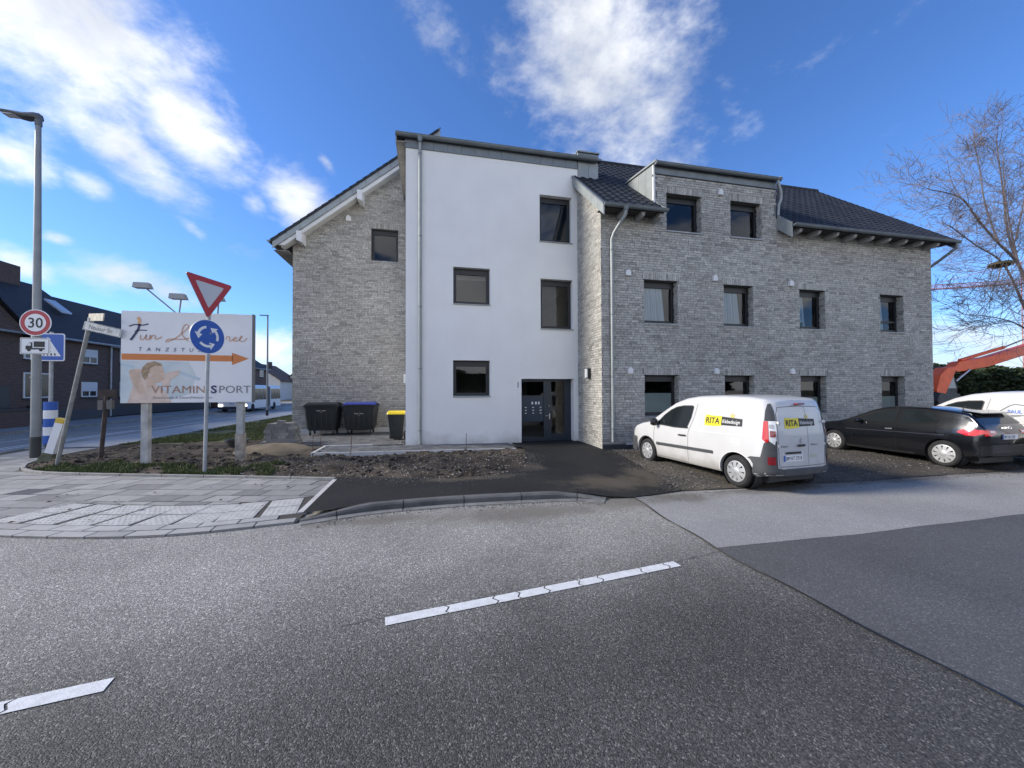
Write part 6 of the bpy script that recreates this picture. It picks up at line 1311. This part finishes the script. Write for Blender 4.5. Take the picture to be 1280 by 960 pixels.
# ------------------------------------------------------------------ houses across the side street
BRK2 = bpy.data.materials.new('brown_brick'); BRK2.use_nodes = True; t = BRK2.node_tree; bs_ = t.nodes['Principled BSDF']; bs_.inputs['Roughness'].default_value = .9
co = N(t, 'ShaderNodeTexCoord').outputs['Object']; mpn = N(t, 'ShaderNodeMapping'); mpn.inputs['Rotation'].default_value = (R(90), 0, R(90)); L(t, co, mpn.inputs[0])
sx_ = N(t, 'ShaderNodeSeparateXYZ'); L(t, co, sx_.inputs[0]); cx_ = N(t, 'ShaderNodeCombineXYZ'); L(t, mth(t, 'ADD', sx_.outputs[0], sx_.outputs[1]), cx_.inputs[0]); L(t, sx_.outputs[2], cx_.inputs[1])
bk = N(t, 'ShaderNodeTexBrick'); bk.inputs['Scale'].default_value = 1; bk.inputs['Brick Width'].default_value = .25; bk.inputs['Row Height'].default_value = .083; bk.inputs['Mortar Size'].default_value = .008; bk.inputs['Color1'].default_value = (.12, .075, .06, 1); bk.inputs['Color2'].default_value = (.08, .052, .046, 1); bk.inputs['Mortar'].default_value = (.14, .12, .105, 1); L(t, cx_.outputs[0], bk.inputs['Vector']); L(t, bk.outputs[0], bs_.inputs['Base Color'])
DROOF = M('old_roof_tile', (.018, .020, .024), .7, var=.25, vs=3, bump=.4, bs=9); WPVC = M('white_upvc', (.72, .72, .72), .4); SHUT = M('roller_shutter', (.60, .61, .62), .6); DPL = M('house_plinth', (.07, .07, .075), .8)
def side_house(y0, y1, x, depth, eave, ridge, label, wins, doors=(), wall_m=BRK2, gable_front=None):
    root = empty('brick_house', (x, y0, .1), label, 'house')
    xr = x - depth / 2; b = MB()
    b.quad((x, y0, .1), (x, y1, .1), (x, y1, eave), (x, y0, eave)); b.quad((x - depth, y0, .1), (x - depth, y1, .1), (x - depth, y1, eave), (x - depth, y0, eave))
    for y in (y0, y1): b.quad((x, y, .1), (x - depth, y, .1), (x - depth, y, eave), (xr, y, ridge - .05), (x, y, eave))
    wl = b.build('wall', wall_m, root); MB().box(x + .001, x + .04, y0, y1, .1, .75).build('plinth', DPL, wl)
    b = MB(); k = (ridge - eave) / (depth / 2); ov = .3
    for s in (-1, 1):
        xe = xr + s * (depth / 2 + ov); b.add([(xe, y0 - .2, eave - ov * k), (xe, y1 + .2, eave - ov * k), (xr, y1 + .2, ridge), (xr, y0 - .2, ridge), (xe, y0 - .2, eave - ov * k + .14), (xe, y1 + .2, eave - ov * k + .14), (xr, y1 + .2, ridge + .14), (xr, y0 - .2, ridge + .14)], [(0, 1, 2, 3), (4, 5, 6, 7), (0, 1, 5, 4), (1, 2, 6, 5), (3, 0, 4, 7)])
    rf = b.build('roof', DROOF, root); MB().tube([(x + ov + .05, y0 - .2, eave - ov * k + .05), (x + ov + .05, y1 + .2, eave - ov * k + .05)], .07, 8).build('gutter', STEEL, root, smooth=True)
    MB().tube([(x + .12, y1 - .15, eave - .2), (x + .12, y1 - .15, .2)], .05, 8).build('downpipe', STEEL, root, smooth=True)
    for (a, c0, w_, h, sh) in wins:
        f_ = MB(); f_.box(x + .001, x + .05, a, a + w_, c0, c0 + .06); f_.box(x + .001, x + .05, a, a + w_, c0 + h - .06, c0 + h); f_.box(x + .001, x + .05, a, a + .06, c0 + .06, c0 + h - .06); f_.box(x + .001, x + .05, a + w_ - .06, a + w_, c0 + .06, c0 + h - .06); f_.box(x + .001, x + .045, a + w_ / 2 - .03, a + w_ / 2 + .03, c0 + .06, c0 + h - .06); wn = f_.build('window', WPVC, root)
        MB().quad((x + .02, a, c0), (x + .02, a + w_, c0), (x + .02, a + w_, c0 + h), (x + .02, a, c0 + h)).build('pane', M('house_pane', (.03, .035, .04), .1), wn); MB().box(x + .001, x + .11, a - .05, a + w_ + .05, c0 - .08, c0 - .005).build('sill', DPL, wn)
        if sh: MB().box(x + .03, x + .06, a + .03, a + w_ - .03, c0 + h * (1 - sh), c0 + h - .01).build('roller_shutter', SHUT, wn)
    for (a, w_, h) in doors: MB().box(x + .001, x + .06, a, a + w_, .1, h).build('door', M('house_door', (.05, .045, .04), .5), root)
    return root, rf, xr
h1, rf1, xr1 = side_house(16.0, 31.75, -21.6, 8.8, 5.25, 8.95, 'dark brown brick house with black roof behind the thirty sign', [(29.45, 3.70, 1.15, .92, .55), (29.45, 1.55, 1.15, .95, .62), (25.9, 1.55, 1.5, 1.4, 0), (25.9, 3.7, 1.2, .95, .5), (22.6, 1.55, 1.3, 1.2, .4), (19.5, 1.55, 1.3, 1.2, .4)], [(24.2, 1.0, 2.2)])
MB().box(-26.4, -25.4, 28.6, 30.2, 8.6, 9.85).build('chimney', BRK2, rf1)
MB().add([(-23.1, 30.0, 6.98), (-23.1, 30.75, 6.98), (-24.0, 30.75, 7.74), (-24.0, 30.0, 7.74), (-23.1, 30.0, 7.08), (-23.1, 30.75, 7.08), (-24.0, 30.75, 7.86), (-24.0, 30.0, 7.86)], [(4, 5, 6, 7), (0, 1, 5, 4), (1, 2, 6, 5), (3, 0, 4, 7)]).build('skylight', M('skylight', (.45, .5, .55), .15), rf1)
b = MB(); b.prism([(17.5, 5.0), (21.6, 8.7), (25.7, 5.0)], 'x', -25, -21.2); b.build('front_gable', BRK2, h1)
b = MB(); b.add([(-21.0, 17.2, 4.8), (-21.0, 21.6, 8.85), (-25.5, 21.6, 8.85), (-25.5, 17.2, 4.8), (-21.0, 26.0, 4.8), (-25.5, 26.0, 4.8)], [(0, 1, 2, 3), (1, 4, 5, 2)]); b.build('gable_roof', DROOF, h1)
h2, rf2, xr2 = side_house(32.4, 46, -22.6, 9, 5.3, 8.75, 'second dark brick house farther along the side street behind the street name sign', [(34.0 + i * 3.2, z, 1.2, 1.1, .5) for i in range(4) for z in (1.5, 4.0)])
side_house(47, 60, -22.4, 9, 5.0, 8.2, 'third dark brick house along the side street behind the billboard', [(48.5 + i * 3, z, 1.2, 1.1, .4) for i in range(4) for z in (1.5, 3.8)])
wb = empty('wheelie_bin', (-20.9, 25.95, .11), 'black wheelie bin against the brick house across the side street', 'bin')
b = MB(); b.add([(-.24, -.26, 0), (.24, -.26, 0), (.24, .26, 0), (-.24, .26, 0), (-.29, -.33, .95), (.29, -.33, .95), (.29, .33, .95), (-.29, .33, .95)], [(0, 1, 5, 4), (1, 2, 6, 5), (2, 3, 7, 6), (3, 0, 4, 7)]); b.build('tub', CONT, wb, world=False); MB().box(-.31, .31, -.35, .35, .951, 1.02).build('lid', CONT, wb, world=False, bevel=.02)
fw = empty('garden_wall', (-20.3, 23.5, .11), 'low dark brick garden wall before the brick house', 'wall'); MB().box(-20.5, -20.2, 20.5, 24.6, .11, .95).build('wall_body', BRK2, fw, bevel=.01); MB().box(-20.55, -20.15, 20.4, 24.7, .951, 1.02).build('coping', DPL, fw)
CRW = M('far_white_wall', (.62, .61, .58), .8, var=.04); RBR = M('far_roof_brown', (.12, .075, .055), .8, var=.2, vs=2); RDK = M('far_roof_dark', (.05, .045, .045), .8, var=.2, vs=2)
def far_house(x, y, w_, d_, eave, ridge, label, roofm, wallm):
    root = empty('far_house', (x, y, 0), label, 'house', 'houses at the end of the side street'); b = MB(); hw = w_ / 2
    b.quad((-hw, 0, 0), (hw, 0, 0), (hw, 0, eave), (0, 0, ridge - .1), (-hw, 0, eave)); b.quad((hw, 0, 0), (hw, d_, 0), (hw, d_, eave), (hw, 0, eave)); b.quad((-hw, 0, 0), (-hw, d_, 0), (-hw, d_, eave), (-hw, 0, eave)); b.quad((-hw, d_, 0), (hw, d_, 0), (hw, d_, eave), (0, d_, ridge - .1), (-hw, d_, eave)); b.build('wall', wallm, root, world=False)
    b = MB(); k = (ridge - eave) / hw
    for s in (-1, 1): b.add([(s * (hw + .4), -.4, eave - .4 * k), (s * (hw + .4), d_ + .4, eave - .4 * k), (0, d_ + .4, ridge), (0, -.4, ridge), (s * (hw + .4), -.4, eave - .4 * k + .2), (s * (hw + .4), d_ + .4, eave - .4 * k + .2), (0, d_ + .4, ridge + .2), (0, -.4, ridge + .2)], [(0, 1, 2, 3), (4, 5, 6, 7), (0, 1, 5, 4), (0, 4, 7, 3)])
    b.build('roof', roofm, root, world=False); MB().box(.6, 1.3, d_ * .4, d_ * .4 + .8, ridge - .8, ridge + .7).build('chimney', RDK, root, world=False)
    for i in (-1, 0, 1):
        for z in (1.0, 3.4):
            if z + 1.2 > eave + .5: continue
            MB().box(i * w_ * .28 - .5, i * w_ * .28 + .5, -.04, .0, z, z + 1.2).build('window', M('far_pane', (.06, .065, .07), .2), root, world=False)
far_house(-33.5, 84, 9, 10, 4.0, 7.2, 'white gabled house with brown roof beyond the bus', RBR, CRW)
far_house(-28.3, 92, 6, 9, 3.8, 6.2, 'white gabled house with dark roof behind the distant lamp post', RDK, CRW)
far_house(-21.5, 120, 10, 9, 3.8, 7.6, 'brick house with dark roof at the end of the side street', RDK, M('far_brick', (.17, .11, .09), .9))
far_house(-31, 125, 10, 9, 4, 8.0, 'pale house with brown roof farthest down the side street', RBR, CRW)
tag(MB().box(-24, -18.9, 78, 79.5, 0, 2.0).build('hedge', M('far_hedge', (.03, .045, .02), .95, var=.4, vs=1.2, bump=.8, bs=4), bevel=.2), 'clipped dark hedge at the end of the side street', 'hedge')
# distant lamp
dl = empty('street_lamp', (-11.92, 31.97, .03), 'slender distant street lamp with black foot beside the bus', 'street lamp'); MB().tube([(-11.92, 31.97, 0), (-11.92, 31.97, 7.6)], [.075, .05], 12).build('pole', POLE, dl, smooth=True); MB().box(-12.45, -11.87, 31.9, 32.04, 7.56, 7.62).build('lamp_head', MATS['lamp_head_grey'], dl); MB().tube([(-11.92, 31.97, 0), (-11.92, 31.97, .45)], .09, 12).build('foot', BLACKPL, dl, smooth=True)

# bus
bus = empty('articulated_bus', (-16.8, 37.8, .02), 'white articulated city bus coming down the side street', 'bus')
BW = M('bus_white', (.74, .75, .76), .35, coat=.4); BGL = M('bus_glass', (.035, .045, .05), .12); DKB = M('bus_dark', (.02, .025, .05), .4)
hw = 1.16
def bus_box(y0, y1, nm):
    b = MB(); prof = [(-hw, .28), (-hw, 2.1), (-hw + .08, 2.33), (-hw + .25, 2.42), (hw - .25, 2.42), (hw - .08, 2.33), (hw, 2.1), (hw, .28)]; b.prism(prof, 'y', y0, y1); return b.build(nm, BW, bus, world=False, bevel=.04)
f1 = bus_box(0, 4.3, 'front_body'); f2 = bus_box(4.95, 7.6, 'rear_body'); MB().box(-hw + .08, hw - .08, 4.301, 4.949, .4, 2.30).build('bellows', M('bellows_grey', (.05, .05, .055), .9), bus, world=False)
for i in range(4):
    a = .45 + i * .95; MB().box(hw + .001, hw + .02, a, a + .86, 1.05, 2.08).build('side_window', BGL, bus, world=False)
for i in range(3): a = 5.1 + i * .82; MB().box(hw + .001, hw + .02, a, a + .72, 1.05, 2.08).build('side_window', BGL, bus, world=False)
MB().box(-hw + .06, hw - .06, -.02, -.001, .98, 2.12).build('windscreen', BGL, bus, world=False); MB().box(-hw + .2, hw - .2, -.025, -.001, 2.14, 2.34).build('destination_display', INK, bus, world=False); MB().box(-hw + .02, hw - .02, -.03, -.001, .28, .50).build('front_bumper', DKB, bus, world=False)
HL = bpy.data.materials.new('headlight_on'); HL.use_nodes = True; q = HL.node_tree.nodes['Principled BSDF']; q.inputs['Emission Color'].default_value = (1, .97, .9, 1); q.inputs['Emission Strength'].default_value = 2.5
for s in (-1, 1): MB().box(s * .95 - .14, s * .95 + .14, -.04, -.031, .52, .68).build('headlight', HL, bus, world=False)
v, f = text_geo('REVG', .16); MB().add([(-.25 + p[0], -.012, .70 + p[1]) for p in v], f).build('lettering', SIGNB, bus, world=False)
for y in (1.0, 5.9):
    for s in (-1, 1): MB().lathe([(.001, -.12), (.22, -.12), (.36, -.1), (.38, 0), (.36, .1), (.22, .12), (.001, .12)], (s * (hw - .10), y, .38), 'x', 20).build('wheel', RUBBER, bus, world=False, smooth=True)

# ------------------------------------------------------------------ right background: excavator, hedge, trees, crane
ex = empty('excavator', (25.2, 14.6, .05), 'orange excavator with raised boom behind the white van', 'excavator'); ORX = M('excavator_orange', (.95, .13, .03), .45, var=.12, vs=3); GRD = M('machine_grey', (.06, .06, .062), .6, var=.2, vs=4)
def sect(pts, w_, y): return MB().prism(pts, 'y', y - w_ / 2, y + w_ / 2)
for s in (-1, 1): sect([(22.9, .06), (27.2, .06), (27.6, .45), (27.2, .85), (22.9, .85), (22.5, .45)], .55, 15.6 + s * .95).build('track', GRD, ex, bevel=.05)
sect([(22.4, .95), (27.0, .95), (27.0, 1.6), (24.2, 2.1), (22.4, 2.1)], 2.4, 15.6).build('upper_body', GRD, ex, bevel=.06); sect([(22.2, 1.0), (22.9, 1.0), (22.9, 2.15), (22.3, 2.05)], 2.5, 15.6).build('counterweight', ORX, ex, bevel=.06)
cb = sect([(26.0, 1.2), (27.3, 1.2), (27.4, 1.9), (27.0, 3.05), (26.1, 3.05), (25.9, 2.2)], .95, 15.2).build('cab', GRD, ex, bevel=.05); MB().quad((26.15, 14.71, 1.9), (27.25, 14.71, 1.9), (26.95, 14.71, 2.92), (26.2, 14.71, 2.92)).build('cab_window', M('cab_glass', (.25, .32, .38), .08), cb)
sect([(25.75, 2.85), (26.3, 3.25), (28.5, 3.55), (31.5, 4.25), (33.5, 4.8), (33.4, 4.45), (31.4, 3.72), (28.4, 3.02), (26.2, 2.72)], .42, 14.25).build('boom', ORX, ex, bevel=.03); sect([(24.6, 1.75), (24.9, 2.55), (25.4, 2.95), (26.0, 3.0), (25.9, 2.7), (25.6, 2.2), (25.2, 1.6), (24.9, 1.5)], .5, 14.25).build('stick', ORX, ex, bevel=.03)
b = MB(); b.tube([(26.3, 3.2, 0), (29.0, 3.75, 0)], .08, 10); b = MB().tube([(26.4, 14.1, 3.32), (29.6, 14.1, 4.05)], .085, 10); b.build('boom_cylinder', ORX, ex, smooth=True); MB().tube([(29.5, 14.1, 4.02), (32.8, 14.1, 5.0)], .04, 8).build('cylinder_rod', STEEL, ex, smooth=True); MB().tube([(25.9, 14.0, 2.25), (26.9, 14.0, 2.85)], .05, 8).build('bucket_cylinder', M('rod_chrome', (.6, .6, .6), .25, .9), ex, smooth=True)
sect([(24.5, 1.7), (25.2, 1.6), (25.6, 1.1), (25.3, .7), (24.6, .8), (24.3, 1.3)], .9, 14.25).build('bucket', GRD, ex, bevel=.03)
# evergreen hedge
def leaf_mass(b, x0, x1, y0, y1, zt, n, s=.16, zf=None):
    for i in range(n):
        x, y = random.uniform(x0, x1), random.uniform(y0, y1); top = zf(x, y) if zf else zt; z = top * random.random() ** .6 + random.uniform(-.2, .25); a, c_ = random.uniform(0, 6.3), random.uniform(-1, 1); r = s * random.uniform(.5, 1.4)
        u = Vector((math.cos(a), math.sin(a), c_ * .7)).normalized() * r; v_ = Vector((-math.sin(a) * .6, math.cos(a) * .6, random.uniform(.2, 1))).normalized() * r * .6; p = Vector((x, y, z)); b.add([tuple(p - u), tuple(p - v_), tuple(p + u), tuple(p + v_)], [(0, 1, 2, 3)])
EVG = ramp_island('evergreen', [(.012, .024, .010), (.022, .038, .014), (.034, .052, .018), (.018, .03, .014), (.05, .06, .028)], .85, bump=0)
def hedge(name, x0, x1, y0, y1, h, n, label, sz_=.24):
    root = empty(name, ((x0 + x1) / 2, (y0 + y1) / 2, 0), label, 'hedge'); b = MB()
    leaf_mass(b, x0, x1, y0, y1, h, n, sz_, lambda x, y: h * .92 + .8 * mnoise.noise((x * .35, 2, 0)) + .5 * mnoise.noise((x * 1.4, y, 3))); b.build('foliage', EVG, root)
    b = MB(); k = int((x1 - x0) / 1.2)
    for i in range(k): x = x0 + (i + .5) * (x1 - x0) / k; b.tube([(x, (y0 + y1) / 2, 0), (x + .2, (y0 + y1) / 2, h * .5), (x, (y0 + y1) / 2 + .1, h * .85)], [.5, .7, .3], 7)
    b.build('inner_branches', M('hedge_core', (.012, .016, .010), .95), root, kind='stuff'); return root
hedge('conifer_hedge', 33.7, 83, 26.8, 29.2, 4.1, 42000, 'tall dark evergreen hedge behind the excavator')
hedge('roadside_hedge', -45, 45, -30, -27, 4.5, 9000, 'dark roadside hedge across the main road, mirrored in the window panes', .6)
def bare_tree(name, loc, height, label, seed, lean=0, twig=1.0, group=None, spread=.55, rad=.22, levels=6):
    root = empty(name, loc, label, 'tree', group); rnd = random.Random(seed); bt, bc = MB(), MB()
    def grow(p, d, ln, r, lv):
        n = 5 if lv < 2 else 4 if lv < 4 else 3; pts = [p]; rs = [r]; q = p.copy(); dd = d.copy()
        for i in range(n):
            dd = (dd + Vector((rnd.uniform(-1, 1), rnd.uniform(-1, 1), rnd.uniform(-.5, .9))) * (.10 + .035 * lv)).normalized(); q = q + dd * (ln / n); pts.append(q.copy()); rs.append(max(.0035, r * (1 - .45 * (i + 1) / n)))
        (bt if lv < 1 else bc).tube(pts, rs, 10 if lv < 1 else 7 if lv < 2 else 5 if lv < 3 else 3, cap=False)
        if lv >= levels: return
        k = rnd.choice((2, 3)) if lv < 2 else rnd.choice((3, 4)) if lv < 4 else rnd.choice((2, 3, 4))
        for i in range(k):
            j = rnd.uniform(.35, 1) if i else 1; idx = min(n, max(1, int(j * n))); base = pts[idx]; ax = Vector((rnd.uniform(-1, 1), rnd.uniform(-1, 1), rnd.uniform(-.4, .6))); nd = (dd + ax.normalized() * spread * (1.0 if i else .45)).normalized()
            grow(base.copy(), nd, ln * rnd.uniform(.58, .82), rs[idx] * (.72 if i == 0 else .55), lv + 1)
    grow(Vector((0, 0, 0)), Vector((lean, 0, 1)).normalized(), height * .30, rad, 0)
    BK = M('bark_tan', (.16, .12, .10), .9, var=.3, vs=6, bump=.4, bs=20); bt.build('trunk', BK, root, world=False, smooth=True); bc.build('crown', M('twig_brown', (.13, .095, .085), .9, var=.25, vs=3), root, world=False, smooth=True); return root
def limb_tree(loc, label, limbs, seed):
    root = empty('bare_tree', loc, label, 'tree'); rnd = random.Random(seed); bt, bc = MB(), MB()
    def grow(p, d, ln, r, lv):
        n = 4; pts = [p]; rs = [r]; q = p.copy(); dd = d.copy()
        for i in range(n):
            dd = (dd + Vector((rnd.uniform(-1, 1), rnd.uniform(-1, 1), rnd.uniform(-.6, .75))) * (.15 + .03 * lv)).normalized(); q = q + dd * (ln / n); pts.append(q.copy()); rs.append(max(.0055, r * (1 - .6 * (i + 1) / n)))
        bc.tube(pts, rs, 5 if lv < 2 else 3, cap=False)
        if lv >= 4: return
        for i in range(rnd.choice((3, 4, 5)) if lv < 3 else rnd.choice((2, 3, 4))):
            idx = rnd.choice((1, 2, 2, 3, 3, 4)); ax = Vector((rnd.uniform(-1, 1), rnd.uniform(-1, 1), rnd.uniform(-.6, .7))).normalized(); grow(pts[idx].copy(), (dd + ax * .85).normalized(), ln * rnd.uniform(.5, .8), rs[idx] * .6, lv + 1)
    for k, (pts, r0, r1) in enumerate(limbs):
        P = [Vector((x, (rnd.uniform(-.2, .2) if i else 0) + dy, z)) for i, (x, dy, z) in enumerate(pts)]; sm = [Vector(q) for q in smooth_line([tuple(p) for p in P], .35)]; m_ = len(sm); rs = [r0 + (r1 - r0) * (i / (m_ - 1)) ** .8 for i in range(m_)]
        (bt if k == 0 else bc).tube(sm, rs, 10 if k == 0 else 7, cap=False)
        if k == 0: continue
        for i in range(2, m_, 1):
            if rnd.random() < .8:
                d = (sm[min(i + 1, m_ - 1)] - sm[i - 1]).normalized(); ax = Vector((rnd.uniform(-1, 1), rnd.uniform(-1, 1), rnd.uniform(-.7, .9))).normalized(); grow(sm[i].copy(), (d * .7 + ax).normalized(), rnd.uniform(.9, 2.3) * (1 if i < m_ - 3 else .7), max(.012, rs[i] * .28), 1)
    BK = M('bark_tan', (.28, .235, .205), .9, var=.3, vs=6, bump=.4, bs=20); bt.build('trunk', BK, root, world=False, smooth=True); bc.build('crown', M('bark_twig', (.17, .14, .135), .9, var=.3, vs=2), root, world=False, smooth=True); return root
LB = [([(0, 0, 0), (-.1, 0, 2), (-.3, 0, 3.8)], 0.162, 0.134), ([(-.2, 0, 3.0), (-1.3, -.1, 4.4), (-2.5, -.2, 5.3), (-4.6, -.3, 7.7), (-6.2, -.4, 8.6), (-8.0, -.5, 9.3)], 0.091, 0.017), ([(-.3, 0, 3.8), (-1.0, .2, 6), (-2.3, .2, 8.1), (-4.0, .1, 9.0), (-5.3, 0, 10.0), (-6.9, 0, 10.8), (-8.9, -.2, 11.0)], 0.108, 0.017),
      ([(-3.9, .1, 9.0), (-4.5, .3, 11), (-4.9, .3, 12.8), (-5.1, .3, 14.0)], 0.049, 0.011), ([(-1.2, 0, 4.3), (-3.2, -.3, 5.0), (-5.7, -.5, 5.2), (-8.0, -.6, 5.2)], 0.049, 0.011), ([(-1.0, .2, 6), (-1.6, .6, 9.5), (-2.0, .8, 12.5), (-2.6, .8, 14.8)], 0.086, 0.017), ([(-2.3, .2, 8.1), (-3.2, 0, 11), (-3.7, -.2, 13.6)], 0.054, 0.011), ([(-.3, 0, 3.8), (.8, .3, 7), (1.4, .5, 11), (1.6, .5, 14)], 0.108, 0.017), ([(-4.6, -.3, 7.7), (-5.4, -.6, 6.8), (-7.3, -.8, 6.5)], 0.032, 0.008), ([(-5.3, 0, 10.0), (-6.3, .3, 11.6), (-7.0, .3, 12.8)], 0.032, 0.008), ([(-1.6, .6, 9.5), (.2, .9, 12), (.8, 1, 14.5)], 0.044, 0.011)]
limb_tree((31.2, 13.0, 0), 'large bare winter tree with pale bark beside the excavator', LB, 21)
b = MB(); b.lathe([(.001, -.14), (.25, -.10), (.42, .0), (.36, .12), (.001, .14)], (26.65, 12.72, 7.78), 'z', 12)
for i in range(180):
    p = Vector((26.65, 12.72, 7.78)) + Vector((random.uniform(-.3, .3), random.uniform(-.3, .3), random.uniform(-.04, .06))); d = Vector((random.uniform(-1, 1), random.uniform(-1, 1), random.uniform(-.4, .5))).normalized() * random.uniform(.12, .35); b.tube([tuple(p - d * .5), tuple(p + d * .5)], .009, 3, cap=False)
tag(b.build('bird_nest', M('nest_twigs', (.09, .08, .04), .95, var=.3, vs=9)), 'dark twiggy bird nest held in the bare tree', 'nest')
st = bare_tree('small_tree', (29.3, 20.6, 0), 5.2, 'small bare shrubby tree at the corner of the brick wing', 5, 0, spread=.8, rad=.08, levels=5)
# bare trees across the main road, behind the viewer (they show in the panes)
for i, (x, y, h, sd_) in enumerate(((2, -21, 13, 31), (-7, -24, 12, 32), (11, -22, 13, 33), (20, -25, 12, 34))): bare_tree('bare_tree', (x, y, 0), h, 'bare roadside tree across the main road, mirrored in the window panes', sd_, 0, levels=5, group='bare trees across the main road')
# tower crane far away
tcn = empty('tower_crane', (156.5, 70, 0), 'distant red tower crane jib behind the bare tree', 'crane'); RC = M('crane_red', (.50, .12, .07), .6)
def truss(p, q, s, n, name):
    p, q = Vector(p), Vector(q); d = (q - p); up = Vector((0, 0, 1)) if abs(d.normalized().z) < .5 else Vector((1, 0, 0)); sd_ = d.cross(up).normalized() * s; uq = sd_.cross(d).normalized() * s; b = MB(); cs = [sd_ - uq, -sd_ - uq, uq]
    for c in cs: b.tube([tuple(p + c), tuple(q + c)], .09, 5)
    for i in range(n): a, e = p + d * (i / n), p + d * ((i + 1) / n); [b.tube([tuple(a + cs[j]), tuple(e + cs[(j + 1) % 3])], .045, 4, cap=False) for j in range(3)]
    return b.build(name, RC, tcn)
truss((156.5, 70, 0), (156.5, 70, 36), .7, 30, 'mast'); truss((170, 70, 31.8), (108, 70, 27.2 - 1.6), .55, 50, 'jib')
b = MB(); b.tube([(156.5, 70, 36), (125, 70, 28.4)], .06, 4); b.tube([(156.5, 70, 36), (169, 70, 32)], .06, 4); b.build('tie_bars', RC, tcn)
